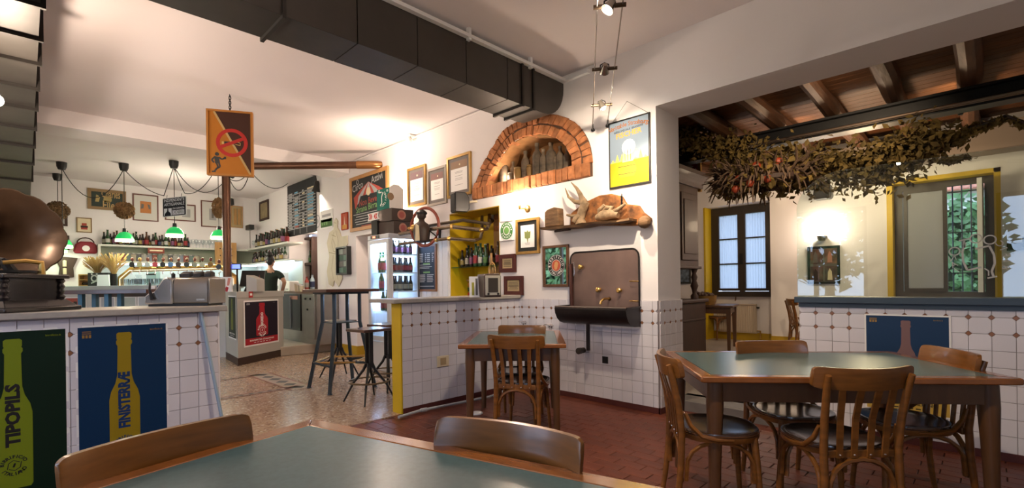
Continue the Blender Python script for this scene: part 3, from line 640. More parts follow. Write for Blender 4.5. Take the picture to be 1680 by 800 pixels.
# ================================================================ POSTERS
def bottle_pts(cx, zb, h, w):
    """silhouette of a beer bottle: body, shoulder, long neck, crown"""
    P = [(.5, .02), (.5, .50), (.44, .56), (.30, .62), (.235, .68), (.215, .90), (.26, .915), (.26, .935), (.225, .945), (.245, .955), (.245, .99), (.18, 1.0)]
    r = [(cx + x * w, zb + z * h) for x, z in P]; l = [(cx - x * w, zb + z * h) for x, z in reversed(P)]
    return [(cx + .44 * w, zb)] + r + l + [(cx - .44 * w, zb)]
def roundel(mb, cx, cz, r, y):
    arc_text(mb, 'BIRRIFICIO', r * .42, cx, cz, r * .84, PI * .98, PI * .12, y, .035); arc_text(mb, 'ITALIANO', r * .42, cx, cz, r * .84, PI * 1.13, PI * 1.87, y, .035, True)
    stroke(mb, [(cx - r * .45, cz - r * .30), (cx - r * .38, cz + r * .25), (cx - r * .05, cz + r * .5), (cx + r * .4, cz + r * .25)], r * .06, y)
    stroke(mb, [(cx - r * .35, cz - r * .3), (cx + r * .05, cz - r * .5), (cx + r * .42, cz - r * .25), (cx + r * .5, cz + r * .3)], r * .06, y)
    mb.add([(cx - r * .12, y, cz - r * .16), (cx + r * .02, y, cz - r * .20), (cx + r * .14, y, cz + r * .18), (cx, y, cz + r * .22)], [(0, 1, 2, 3)]); return mb
def poster(loc, rz, W, H, bg, bot, name, ink, label, bh=(.06, .955), bw=.155, mg=.011, bandc=None, bandt=None, corner=None, bcx=0, nsize=None):
    t = thing('beer_poster', label, 'poster', loc, rz, 'beer posters')
    MB().box(-W / 2 - mg, -.003, -mg, W / 2 + mg, 0, H + mg)('sheet', paper, t); flatbox(MB(), -W / 2, 0, W / 2, H, -.0035)('printed_ground', bg, t)
    zb, zt = bh[0] * H, bh[1] * H; hh = zt - zb
    MB().poly(bottle_pts(bcx, zb, hh, bw), -.0042)('bottle_print', bot, t, smooth=0)
    ns = nsize or bw * .50; mb = put_text(MB(), name, ns, bcx, zb + hh * .49, -.005, PI / 2, .05 if not bandc else .03, hh * .42) if name else MB()
    roundel(mb, bcx, zb + hh * .155, bw * .38, -.005); mb('lettering', ink, t, smooth=0)
    if bandc:
        flatbox(MB(), -W / 2, 0, W / 2, H * .15, -.0042)('band', bandc, t); mq = put_text(MB(), 'BIRRIFICIO ITALIANO', H * .05, 0, H * .095, -.005, 0, .02, W * .74); [flatbox(mq, -W * .25 + q * W * .09, H * .038, -W * .19 + q * W * .09, H * .05, -.005) for q in range(6)]; mq('lettering', bandt, t, smooth=0)
    c = corner or gold; mb = put_text(MB(), 'birrificio.it', H * .017, W * .38, H * .965, -.005, 0, .01)
    for q in range(4): stroke(mb, [(-W * .455, H * (.955 + q * .006)), (-W * .36, H * (.955 + q * .006))], .0022, -.005)
    flatbox(mb, -W * .455, H * .93, -W * .43, H * .95, -.005); flatbox(mb, -W * .42, H * .93, -W * .395, H * .95, -.005); flatbox(mb, -W * .385, H * .93, -W * .36, H * .95, -.005)
    mb('small_print', c, t, smooth=0); return t
dgreen, lime = col((.002, .015, .006), .45), col((.17, .22, .008), .5)
poster((XL + .003, -.055, .035), PI / 2, .445, .955, dgreen, lime, 'TIPOPILS', blackp, 'dark green poster with lime bottle reading TIPOPILS on the tiled counter', corner=lime)
poster((XL + .003, .445, .035), PI / 2, .445, .955, col((.002, .027, .082), .45), col((.29, .20, .008), .5), 'FINISTERR\u00c6', col((.005, .03, .12)), 'blue poster with yellow bottle reading FINISTERRAE on the tiled counter')
a, b = on('y', GY, 1419, 517), on('y', GY, 1560, 520)
poster(((a.x + b.x) / 2, GY - .017, .235), 0, b.x - a.x - .02, .71, col((.010, .038, .10), .3), col((.20, .115, .115), .5), '', paper, 'creased dark blue poster with pale bottle on the tiled half wall behind the long table', bh=(.19, .955), bw=.115, bandc=col((.50, .33, .06)), bandt=blackp)
# ================================================================ THINGS ON THE LONG WALL
YF = YW
def hung(name, label, cat, tl, br, fm, fw=.03, mm=None, mw=.05, im=None, depth=.028, val=None, group=None, ax='y', frame_bevel=.003):
    p, W, H, rz = wallspan(ax, YF if val is None else val, tl, br)
    if ax == 'y': p.y -= .002
    else: p.x += .002
    t = thing(name, label, cat, p, rz, group); x0, x1, z0, z1 = -W / 2, W / 2, -H / 2, H / 2
    for q in ([(x0, z0), (x1, z0), (x1 - fw, z0 + fw), (x0 + fw, z0 + fw)], [(x1, z0), (x1, z1), (x1 - fw, z1 - fw), (x1 - fw, z0 + fw)], [(x1, z1), (x0, z1), (x0 + fw, z1 - fw), (x1 - fw, z1 - fw)], [(x0, z1), (x0, z0), (x0 + fw, z0 + fw), (x0 + fw, z1 - fw)]):
        MB().prism(q, 'y', -depth, 0)('frame_bar', fm, t, bevel=frame_bevel)
    y = -depth * .5; MB().box(x0 + fw, y, z0 + fw, x1 - fw, -.001, z1 - fw)('mount' if mm else 'picture', mm or im or paper, t)
    ix0, ix1, iz0, iz1 = x0 + fw, x1 - fw, z0 + fw, z1 - fw
    if mm: ix0, ix1, iz0, iz1 = ix0 + mw, ix1 - mw, iz0 + mw, iz1 - mw; flatbox(MB(), ix0, iz0, ix1, iz1, y - .002)('picture', im or paper, t)
    t['_'] = 0; del t['_']
    return t, ix0, ix1, iz0, iz1, y - .003
def lines(mb, x0, x1, zs, y, w=.004, rnd=True):
    for z in zs:
        a = random.uniform(.0, .25) * (x1 - x0) / 2 if rnd else 0; flatbox(mb, x0 + a, z - w / 2, x1 - a, z + w / 2, y)
    return mb
greyt, greyd, violet = col((.35, .34, .34)), col((.16, .14, .13)), col((.16, .11, .12))
def certificate(tl, br, fm, label, sides):
    t, x0, x1, z0, z1, y = hung('framed_certificate', label, 'certificate', tl, br, fm, .035, greyd, .045, paper, group='framed certificates')
    h = z1 - z0; w_ = x1 - x0; flatbox(MB(), x0, z1 - h * .25, x1, z1, y)('photo_strip', sides, t); mb = MB(); annulus(mb, (x0 + x1) / 2 + .02, z1 - h * .13, 0, h * .035, y - .001, 12); mb('seal', cream, t)
    lines(MB(), x0 + w_ * .25, x1 - w_ * .25, [z1 - h * (.36), z1 - h * .41], y, .012); lines(MB(), x0 + w_ * .25, x1 - w_ * .25, [z1 - h * .36, z1 - h * .40, z1 - h * .50, z1 - h * .58, z1 - h * .63, z1 - h * .80], y, .006)('print', greyt, t, smooth=0); return t
certificate((670, 278), (701, 335), gold, 'gold framed certificate, leftmost of three above the fridge', violet)
certificate((703, 279), (735, 333), col((.34, .30, .26), .4), 'grey framed certificate, middle one of three above the fridge', col((.22, .12, .11)))
certificate((735, 260), (775, 318), gold, 'gold framed certificate nearest the brick arch, beside the loudspeaker', col((.26, .16, .10)))
def lamp_sconce(px, py, label, val, ax='y', power=14, bare=True):
    p = on(ax, val, px, py); t = thing('wall_lamp', label, 'lamp', (p.x, p.y, p.z), 0, 'bare bulb wall lamps')
    m = MX(((1, 0, 0), (0, 0, -1), (0, 1, 0))); MB().lathe([(.001, 0), (.045, 0), (.045, .012), (.03, .025), (.001, .028)], 16, (0, 0, 0), m)('wall_plate', brass, t)
    MB().tube([(0, -.02, 0), (-.03, -.06, 0), (-.06, -.075, 0)], .008, 6)('arm', brass, t); MB().lathe([(.012, 0), (.018, .02), (.018, .05), (.012, .055)], 10, (-.06, -.075, -.01))('socket', brass, t)
    MB().ball((-.06, -.075, .085), .032, 10, (1, 1, 1.15))('bulb', bulb, t); point('wall_lamp_light', (p.x - .06, p.y - .16, p.z + .10), power, WARM, .05); return t
lamp_sconce(866, 342, 'brass wall lamp with lit bulb below the brick arch', YW); lamp_sconce(660, 362, 'brass wall lamp with lit bulb behind the brass tap wheel', YW, power=26)
# framed pictures lower down
t, x0, x1, z0, z1, y = hung('framed_print', 'gold framed print of a green leaf emblem below the wall lamp', 'picture', (848, 361), (887, 415), gold, .032, blackp, .045, paper)
mb = MB(); c = ((x0 + x1) / 2, (z0 + z1) / 2); k = (x1 - x0); mb.poly([(c[0] - k * .22, c[1] + .06), (c[0] - k * .06, c[1] + .05), (c[0], c[1] + .075), (c[0] + k * .08, c[1] + .05), (c[0] + k * .24, c[1] + .055), (c[0] + k * .2, c[1] - .02), (c[0] + k * .05, c[1] - .03), (c[0] + .005, c[1] - .09), (c[0] - .01, c[1] - .03), (c[0] - k * .2, c[1] - .02)], y); mb('emblem', col((.20, .24, .08)), t, smooth=0)
lines(MB(), x0 + k * .3, x1 - k * .3, [z0 + .05, z0 + .035], y, .005)('print', greyt, t)
t, x0, x1, z0, z1, y = hung('enamel_plaque', 'white square plaque with green round emblem beside the ochre hatch', 'plaque', (821, 364), (844, 393), whitep, .004, None, 0, whitep, .02)
c = ((x0 + x1) / 2, (z0 + z1) / 2); r = (x1 - x0) * .46; annulus(MB(), *c, r * .55, r, y)('ring', col((.07, .22, .06)), t); annulus(MB(), *c, 0, r * .42, y)('emblem', col((.16, .36, .10)), t)
mb = MB(); [annulus(mb, *c, r * .68, r * .88, y - .001, 1, PI * q / 9, PI * q / 9 + .16) for q in range(18) if q not in (8, 9, 17)]; mb('ring_marks', whitep, t, smooth=0)
def diploma(tl, br, label, tilt=0):
    t, x0, x1, z0, z1, y = hung('award_plaque', label, 'plaque', tl, br, col((.075, .018, .014), .3), .05, None, 0, mat('brass_sheet', (.55, .42, .24), .4, metal=.5), .03, group='dark red award plaques')
    lines(MB(), x0 + .02, x1 - .02, [z1 - (z1 - z0) * q for q in (.2, .35, .45, .55, .65, .8)], y, .006)('print', dbrown, t); return t
diploma((821, 418), (848, 446), 'small dark red plaque with brass plate, upper of two beside the hatch'); diploma((829, 453), (860, 484), 'wider dark red plaque with brass plate, lower of two behind the radio')
# mirror with the brewery roundel
t, x0, x1, z0, z1, y = hung('advertising_mirror', 'small mirror with red round emblem beside the copper sink', 'mirror', (892, 404), (935, 470), col((.12, .055, .028), .4), .028, None, 0, mirrorm, .025)
c = ((x0 + x1) / 2 + .01, (z0 + z1) / 2 + .005); annulus(MB(), *c, .063, .118, y - .0005)('ring', blackp, t); annulus(MB(), *c, 0, .062, y - .0006)('disc', col((.50, .10, .05)), t)
mb = arc_text(MB(), 'BIRRIFICIO', .040, c[0], c[1], .091, PI * 1.08, PI * -.02, y - .001, .015); arc_text(mb, 'ITALIANO', .040, c[0], c[1], .091, PI * 1.14, PI * 1.86, y - .001, .015, True); annulus(mb, *c, .114, .118, y - .001); annulus(mb, *c, .062, .066, y - .001); mb('lettering', paper, t, smooth=0)
MB().poly([(c[0] - .02, c[1] - .045), (c[0] + .012, c[1] - .04), (c[0] + .03, c[1] + .02), (c[0] + .015, c[1] + .045), (c[0] - .015, c[1] + .04), (c[0] - .03, c[1] + .0)], y - .0012)('emblem', col((.60, .30, .12)), t, smooth=0)
# ---- copper wash stand
sk = on('y', YW, 994, 480); t = thing('wall_sink', 'large bronze-brown wall sink with tall back plate and trough', 'sink', (sk.x, YW - .012, .82)); a, b = on('y', YW, 939, 480).x - sk.x, on('y', YW, 1051, 480).x - sk.x
bz = mat('patinated_copper', (.22, .145, .125), .42, metal=.45, var=.35, scale=3.5, bump=.04, bscale=7); bzd = mat('dark_patina', (.03, .024, .024), .35, metal=.5, var=.3, scale=5)
zt = on('y', YW, 994, 411).z - .82; R = .075
pts = [(a, 0), (b, 0)] + [(b - R + R * math.cos(k * PI / 12), zt - R + R * math.sin(k * PI / 12)) for k in range(7)] + [(a + R - R * math.sin(k * PI / 12), zt - R + R * math.cos(k * PI / 12)) for k in range(7)]
bp = MB().prism(pts, 'y', -.012, 0)('back_plate', bz, t, bevel=.003)
edge = pts[2:16]; MB().tube([(b, -.012, .02)] + [(x, -.012, z) for x, z in edge] + [(a, -.012, .02)], .009, 6)('rim', bzd, t)
# trough: D-shaped section swept across the width
sec = [(-.012, .17), (-.26, .165), (-.275, .15), (-.265, .10), (-.235, .045), (-.19, .005), (-.12, -.015), (-.012, -.02)]
inn = [(-.02, .16), (-.25, .155), (-.25, .10), (-.22, .05), (-.18, .02), (-.12, .005), (-.02, .0)]
mb = MB(); xa, xb = a - .015, b + .01; n = len(sec); mb.add([(xa, y_, z_) for y_, z_ in sec] + [(xb, y_, z_) for y_, z_ in sec], [(i, i + 1, i + 1 + n, i + n) for i in range(1, n - 1)])
mb.add([(xa, y_, z_) for y_, z_ in sec], [tuple(range(n))]); mb.add([(xb, y_, z_) for y_, z_ in sec], [tuple(range(n))])
m = len(inn); mb.add([(xa + .012, y_, z_) for y_, z_ in inn] + [(xb - .012, y_, z_) for y_, z_ in inn], [(i, i + 1, i + 1 + m, i + m) for i in range(1, m - 1)] + [tuple(range(m)), tuple(range(m, 2 * m))])
mb('trough', bzd, t, 40)
MB().tube([(xa, -.262, .165), (xb, -.262, .165)], .011, 8)('lip', mat('worn_lip', (.20, .17, .15), .3, metal=.7), t); MB().tube([(xb, -.262, .165), (xb, -.012, .168)], .009, 6)('lip', bzd, t); MB().tube([(xa, -.262, .165), (xa, -.012, .168)], .009, 6)('lip', bzd, t)
def sloc(px, py, dy=0): q = on('y', YW - .012, px, py); return V((q.x - sk.x, -dy, q.z - .82))
my = MX(((1, 0, 0), (0, 0, -1), (0, 1, 0)))
for px, py in ((985, 475), (1019, 476), (956, 438), (957, 511)):
    q = sloc(px, py); tp = MB().lathe([(.001, 0), (.028, 0), (.03, .008), (.014, .014), (.012, .035), (.024, .04), (.026, .052), (.016, .06), (.001, .06)], 14, q, my)('tap', brass, t)
q = sloc(1001, 490); MB().tube([q + V((0, -.0, 0)), q + V((0, -.05, .004)), q + V((-.01, -.10, .002)), q + V((-.02, -.13, -.02)), q + V((-.022, -.135, -.05))], [.013, .012, .012, .012, .013], 10)('spout', brass, t); MB().lathe([(.001, 0), (.024, 0), (.02, .012), (.001, .012)], 12, q, my)('spout_collar', brass, t)
for py in (461, 493):
    q = sloc(1042, py); MB().tube([q + V((-.03, -.01, 0)), q + V((-.03, -.05, 0)), q + V((.045, -.05, 0)), q + V((.045, -.01, 0))], .006, 6)('towel_hook', brass, t)
c0, c1 = sloc(939, 433), sloc(941, 505); MB().tube([(c0.x, -.03, c0.z), (c1.x, -.03, c1.z - .02)], .022, 10)('riser_pipe', mat('red_copper', (.13, .055, .042), .35, metal=.7, var=.3, scale=5), t)
MB().tube([sloc(942, 432, .035), sloc(948, 431, .07), sloc(950, 445, .08), sloc(949, 453, .08)], .008, 6)('lever', chrome, t)
q = sloc(945, 512); MB().lathe([(.02, -.05), (.05, -.045), (.065, .03), (.06, .035), (.045, -.03), (.001, -.035)], 14, (q.x, -.09, q.z), None)('soap_cup', bzd, t)
q = sloc(977, 550); MB().tube([(q.x, -.13, -.01), (q.x, -.13, q.z - .14)], .020, 10)('drain_pipe', bzd, t)
q = on('y', YW - .016, 958, 574); tag(MB().lathe([(.001, 0), (.03, 0), (.03, .02), (.02, .02), (.02, .06), (.034, .06), (.034, .10), (.02, .105), (.001, .105)], 12, q, my)('stop_valve', mat('dull_bronze', (.10, .085, .075), .4, metal=.8)), 'dull bronze stop valve on the tiles below the sink', 'valve')
for px, py, l in ((862, 529, 'left'), (905, 534, 'right')):
    q = on('y', YW - .018, px, py); t = thing('wall_tap', l + ' of two small chrome lever taps on the tiles behind the small table', 'tap', tuple(q)); MB().lathe([(.001, 0), (.022, 0), (.022, .01), (.012, .015), (.012, .05), (.016, .055), (.001, .06)], 12, (0, 0, 0), my)('valve_body', chrome, t); MB().tube([(-.06, -.055, .012), (0, -.055, .016), (.07, -.055, .006)], .008, 6)('lever', chrome, t); MB().tube([(0, -.045, 0), (.02, -.06, -.03)], .009, 6)('nozzle', chrome, t)
q = on('y', YW - .0185, 993, 590); o = tag(MB().box(q.x - .035, q.y - .004, q.z - .035, q.x + .035, q.y, q.z + .035)('socket_plate', blackp, bevel=.003), 'small black square cover on the tiles below the sink', 'cover')
q = on('x', XL + .006, 726, 592); t = thing('wall_socket', 'cream wall socket on the tiled half wall near the yellow post', 'socket', q, PI / 2); MB().box(-.075, -.012, -.055, .075, 0, .055)('plate', cream, t, bevel=.004); MB().box(-.035, -.016, -.035, .035, -.012, .035)('outlet', mat('aged_ivory', (.40, .30, .16), .4), t)
# grey conduit along the foot of the half wall
pts = [on('z', .03, 654, 684), on('z', .03, 690, 673), on('z', .03, 803, 650.5), (XL + .05, 4.0, .03)]; pts = [V((max(p[0], XL + .03), p[1], .03)) for p in pts]
t = tag(MB().tube(pts, .014, 8)('conduit', mat('grey_pvc', (.36, .37, .39), .4)), 'grey plastic conduit along the foot of the tiled half wall', 'conduit'); MB().tube([pts[1].lerp(pts[2], .0), pts[1].lerp(pts[2], .08)], .02, 8)('coupling', mat('grey_pvc', (1, 1, 1)), t)
# ---- enamel-style poster hanging on a wire
p, W, H, rz = wallspan('y', YW, (1000, 208), (1069, 301)); H = on('y', YW, 1001, 203).z - on('y', YW, 1001, 311).z; p.z = (on('y', YW, 1001, 203).z + on('y', YW, 1001, 311).z) / 2
t = thing('advertising_poster', 'framed poster of a beer barrel in yellow field, lettered FISCHER, beside the opening', 'poster', p + V((0, -.004, 0))); MB().box(-W / 2, -.016, -H / 2, W / 2, 0, H / 2)('backing', blackp, t, bevel=.002)
f = .016; skyc, yel, olv = col((.20, .26, .33)), col((.50, .38, .015)), col((.13, .13, .03))
flatbox(MB(), -W / 2 + f, -H * .12, W / 2 - f, H / 2 - f, -.017)('sky_print', skyc, t); flatbox(MB(), -W / 2 + f, -H / 2 + f, W / 2 - f, -H * .12, -.017)('field_print', yel, t)
mb = MB(); [mb.poly([(-W * .45 + i * W * .113, -H * .125), (-W * .45 + (i + 1) * W * .113, -H * .125), (-W * .45 + (i + .5) * W * .113, -H * .12 + random.uniform(.02, .10))], -.0172) for i in range(8)]; mb('hedge_print', col((.72, .58, .14)), t, smooth=0)
mb = arc_text(MB(), 'V\u00e9ritable Strasbourg', .062, 0, H * .34 - .75, .80, PI / 2 + .27, PI / 2 - .27, -.018, .015); mb('lettering', col((.32, .13, .05)), t, smooth=0)
put_text(MB(), 'BI\u00c8RE SP\u00c9CIALE  BRASSERIE', .026, 0, H * .335, -.018, .05, .01, W * .7)('lettering', blackp, t, smooth=0); put_text(MB(), 'FISCHER', .07, 0, H * .27, -.018, .05, .02, W * .62)('lettering', col((.75, .34, .05)), t, smooth=0)
brl = [(-.10, -H * .36), (-.125, -H * .26), (-.10, -H * .15), (.06, -H * .15), (.085, -H * .26), (.06, -H * .36)]; MB().poly(brl, -.018)('barrel_print', col((.50, .38, .03)), t, smooth=0); mb = MB(); [stroke(mb, [(-.118, z * H), (.078, z * H)], .008, -.0185) for z in (-.20, -.31)]; mb('hoop_print', olv, t)
mb = MB(); mb.poly([(-.07, -H * .14), (-.06, H * .06), (.06, H * .06), (.05, -H * .14)], -.018); annulus(mb, .075, -H * .04, .03, .045, -.018, 14, -PI / 2, PI / 2); mb('mug_print', col((.86, .74, .30)), t, smooth=0); MB().poly(circ(0, H * .075, .075, 14, sx=1), -.0185)('foam_print', col((.86, .84, .75)), t, smooth=0)
mb = MB(); [stroke(mb, [(x, -H * .12), (x * 1.1, H * .045)], .006, -.0185) for x in (-.04, -.01, .02)]; mb('glass_rib_print', olv, t)
MB().tube([(-W / 2 + .04, -.004, H / 2), (-.02, -.004, H / 2 + .17), (W / 2 - .02, -.004, H / 2)], .0025, 4)('hanging_wire', steel, t)
# ---- wooden shelf with roots
sl, sr = on('y', YW, 906, 378), on('y', YW, 1072, 352); cx = (sl.x + sr.x) / 2; WZ = sl.z
t = thing('driftwood_shelf', 'rough bark-edged wooden shelf under the poster, roots lying on it', 'shelf', (cx, YW - .003, WZ)); wd = sr.x - sl.x
def bl(px, py): q = on('y', YW - .02, px, py); return (q.x - cx, q.z - WZ)
pts = [bl(*q) for q in ((938, 370), (939, 350), (960, 333), (985, 321), (1005, 318), (1022, 322), (1030, 335), (1050, 337), (1057, 348), (1070, 358), (1067, 366), (1050, 370))]
MB().prism(pts, 'y', -.05, 0)('back_slab', driftr, t, bevel=.012)
a, b = bl(902, 375), bl(1048, 361); mb = MB(); n = 9; vs = []
for k in range(n):
    u = k / (n - 1); x = a[0] + (b[0] - a[0]) * u; z = a[1] + (b[1] - a[1]) * u + random.uniform(-.006, .006); h = .022 + random.uniform(-.004, .006); vs += [(x, -.19 + random.uniform(-.015, .015), z), (x, -.01, z + .0), (x, -.01, z - h), (x, -.18 + random.uniform(-.015, .015), z - h)]
mb.add(vs, [(k * 4 + i, k * 4 + (i + 1) % 4, k * 4 + 4 + (i + 1) % 4, k * 4 + 4 + i) for k in range(n - 1) for i in range(4)] + [(3, 2, 1, 0), tuple(range(n * 4 - 4, n * 4))]); mb('board', drift, t)
q = bl(1062, 365); MB().ball((q[0], -.07, q[1]), .06, 9, (1.1, .9, 1))('burr', drift, t); q = bl(930, 376); MB().tube([(q[0] - .1, -.10, q[1] - .02), (q[0] + .10, -.10, q[1] + .0)], [.012, .03], 7)('bracket', walnut, t)
zb = lambda u: V((a[0] + (b[0] - a[0]) * u + cx, YW, a[1] + (b[1] - a[1]) * u + WZ))
p0 = zb(.12); bk = MB().prism([(-.10, 0), (.10, 0), (.092, .19), (.03, .205), (-.06, .19), (-.10, .165)], 'y', -.05, .05)('wood_block', drift, bevel=.012); bk.location = (p0.x, YW - .10, p0.z + .006); tag(bk, 'weathered end-grain wood block at the left end of the bark shelf', 'wood block')
p0 = zb(.42); t = thing('tree_root', 'pale forked root with two upright horns on the bark shelf', 'root', (p0.x, YW - .11, p0.z + .004))
MB().tube([(.03, 0, .0), (.02, 0, .06), (.05, 0, .14), (.09, -.01, .20), (.05, 0, .26)], [.06, .05, .045, .05, .03], 9)('trunk', bone, t, 60)
for pts, r in (([(.05, 0, .22), (-.04, -.01, .24), (-.12, -.01, .30), (-.17, 0, .40)], [.03, .022, .014, .004]), ([(.05, 0, .25), (.02, 0, .32), (-.02, 0, .38), (-.09, 0, .45)], [.03, .024, .016, .004]), ([(.02, 0, .08), (-.06, -.02, .09), (-.13, -.03, .11)], [.03, .018, .012]), ([(.05, 0, .1), (.0, -.05, .06), (-.02, -.06, .02)], [.03, .03, .02])): MB().tube(pts, r, 7)('branch', bone, t, 60)
p0 = zb(.74); t = thing('tree_root', 'knotted pale root lying on the right of the bark shelf', 'root', (p0.x, YW - .11, p0.z + .004))
MB().tube([(-.13, 0, .05), (-.05, -.01, .06), (.04, 0, .07), (.12, 0, .05)], [.03, .055, .05, .03], 9)('trunk', bone, t, 60)
for pts, r in (([(-.06, 0, .08), (-.02, 0, .14), (.05, 0, .13), (.02, -.03, .07)], [.025, .03, .025, .02]), ([(.05, 0, .08), (.14, -.01, .11), (.20, 0, .15)], [.025, .02, .012]), ([(-.1, 0, .05), (-.08, -.03, .12), (-.02, -.02, .16)], [.02, .02, .02])): MB().tube(pts, r, 7)('branch', bone, t, 60)
q0, q1 = on('y', YW - .06, 1018, 318), on('y', YW - .06, 1020, 340); t = thing('chain', 'short dark chain hanging above the bark shelf', 'chain', tuple(q1)); n = 9
for k in range(n):
    z = (q0.z - q1.z) * k / n; ax = k % 2; MB().ring([((.009 * math.cos(i * PI / 4) if ax else 0), (0 if ax else .009 * math.cos(i * PI / 4)), z + .016 * math.sin(i * PI / 4)) for i in range(8)], .0035, 4)('link', iron, t)
# ---- old bottles in the niche
old = [randcol(mat('dusty_bottle', (.20, .15, .10), .75, var=.75, scale=12, bump=.4, bscale=20), .4), mat('waxy_bottle', (.34, .20, .06), .6, var=.4, scale=9, bump=.3, bscale=14)]
def old_bottle(px, w, h, cat, label, m, jar=False):
    x = on('y', YW + .14, px, 300).x; y = YW + .13 + random.uniform(0, .05); r = w / 2
    pr = [(.001, 0), (r * .95, 0), (r, .02), (r, h * .62), (r * .9, h * .70), (r * .42, h * .80), (r * .34, h * .93), (r * .42, h * .94), (r * .42, h * .99), (.001, h)] if not jar else [(.001, 0), (r, 0), (r, h * .82), (r * .8, h * .88), (r * .8, h), (.001, h)]
    pr = [(a_ * random.uniform(.94, 1.06), z_) for a_, z_ in pr]
    t = thing('old_bottle' if not jar else 'clay_jar', label, cat, (x, y, AZ0 + .022)); MB().lathe(pr, 12)('body', m, t, 50); MB().lathe([(r * .40, h * .90), (r * .46, h * .92), (r * .46, h * 1.0), (.001, h * 1.012)] if not jar else [(r * .84, h * .9), (r * .88, h * .92), (r * .88, h * 1.01), (.001, h * 1.02)], 10)('wax_seal', m, t, 50); return t
oldL = ['tiny pale bottle at the left end of the niche', 'tall dusty bottle second from the left in the niche', 'short square dark jar third from left in the niche', 'thin dusty bottle standing behind the square jar', 'squat ochre jar left of the middle in the brick niche', 'tall dusty bottle between the two ochre jars', 'squat ochre jar, the right-hand one of two in the niche', 'tallest dusty bottle in the middle of the niche', 'narrow brown bottle right of the tallest in the niche', 'wide crusted bottle with lump on its neck in the niche', 'slim crusted bottle in the gap right of the lumpy one', 'fairly tall brown bottle, second from the right in the niche', 'short-necked dusty bottle at the right end of the niche']
for (px, w_, h, m, j), l in zip(((812, .07, .15, 0, 0), (826, .11, .36, 0, 0), (837, .11, .13, 0, 1), (839, .075, .27, 0, 0), (849, .11, .17, 1, 1), (859, .11, .36, 0, 0), (868, .11, .17, 1, 1), (882, .115, .40, 0, 0), (892, .09, .31, 0, 0), (902, .12, .37, 0, 0), (909, .07, .22, 0, 0), (918, .09, .30, 0, 0), (929, .105, .25, 0, 0)), oldL): old_bottle(px, w_, h, 'jar' if j else 'bottle', l, old[m], j)
point('niche_fill', (ACX - .42, YW + .10, AZ0 + .10), 2.2, WARM, .03)  # bare fill inside the niche, added without a fixture
# ---- loudspeaker beside the arch
q = on('y', YW - .12, 757, 333); t = thing('loudspeaker', 'small black loudspeaker on bracket between certificate and hatch', 'loudspeaker', (q.x, YW - .14, q.z - .13), math.radians(-18))
MB().prism([(-.10, 0), (.07, .0), (.10, .05), (.10, .19), (.05, .26), (-.10, .26)], 'x', -.085, .085)('cabinet', blackp, t, bevel=.012); MB().box(-.075, -.108, .02, .075, -.10, .24)('grille', mat('speaker_cloth', (.02, .02, .02), .9), t); MB().tube([(.03, .08, .13), (.12, .14, .14), (.14, .18, .14)], .014, 6)('bracket', cream, t)
# ================================================================ DUCTS AND CABLE LIGHTS
t = thing('air_duct', 'large rectangular metal duct crossing the ceiling to the brick arch', 'duct', (-3.45, 0, 2.99)); dx0, dx1, dz = -.19, .20, .40
def duct_run(t, segs, x0, x1, zh, names=('side_sheet', 'bottom_sheet')):
    for a, b in zip(segs, segs[1:]):
        MB().box(x0, a + .004, 0, x1, b - .004, .004)('bottom_sheet', ductb, t); MB().box(x0, a + .004, .004, x0 + .004, b - .004, zh)('side_sheet', ductm, t); MB().box(x1 - .004, a + .004, .004, x1, b - .004, zh)('side_sheet', ductm, t)
sg = [-1.66, -.9, -.2, .5, 1.2, 1.72, 2.24, 2.75, 3.26, 3.46, 3.62]
duct_run(t, sg, dx0, dx1, dz); MB().box(dx0, -1.66, dz - .004, dx1, 3.62, dz)('top_sheet', ductm, t)
for y in (1.2, 3.46, 3.62): MB().holes([(dx0 - .02, -.022), (dx1 + .02, -.022), (dx1 + .02, dz + .02), (dx0 - .02, dz + .02)], [[(dx0 + .003, .003), (dx1 - .003, .003), (dx1 - .003, dz - .003), (dx0 + .003, dz - .003)]], 'y', y - .012, y + .012)('flange', ductf, t, smooth=0)
# rounded end against the wall
pts = [(3.62, 0)] + [(3.80 + .33 * math.sin(k * PI / 16), .34 - .34 * math.cos(k * PI / 16)) for k in range(9)] + [(4.13, dz), (3.62, dz)]; MB().prism(pts, 'x', dx0 + .01, dx1 - .01)('end_elbow', ductm, t, 40)
MB().box(dx1 + .0, -1.66, dz, dx1 + .045, 4.10, dz + .03)('support_rail', whitep, t); [MB().box(dx1 + .005, y, dz - .02, dx1 + .04, y + .03, CZ - 2.99)('bracket', whitep, t) for y in (.4, 1.6, 2.75, 3.55)]
pe = on('y', YW, 931, 132); tag(MB().box(pe.x - .05, YW - .05, pe.z - .02, pe.x + .30, YW - .005, pe.z + .02)('rail_offcut', whitep), 'short white rail on the wall beyond the duct end', 'rail')
t = thing('air_duct', 'long flanged metal duct running along the left side to the bar', 'duct', (0, -.28, 2.95), math.radians(90)); sg = [3.66, 3.8, 4.05, 4.6, 5.1, 5.75, 6.4, 7.2, 8.1, 9.2, 10.6, 13.1]
duct_run(t, sg, -.36, .36, .29)
for i, y in enumerate(sg[1:-1]): MB().holes([(-.385, -.026), (.385, -.026), (.385, .315), (-.385, .315)], [[(-.357, .003), (.357, .003), (.357, .287), (-.357, .287)]], 'y', y - .012, y + .012)('flange', ductf, t, smooth=0)
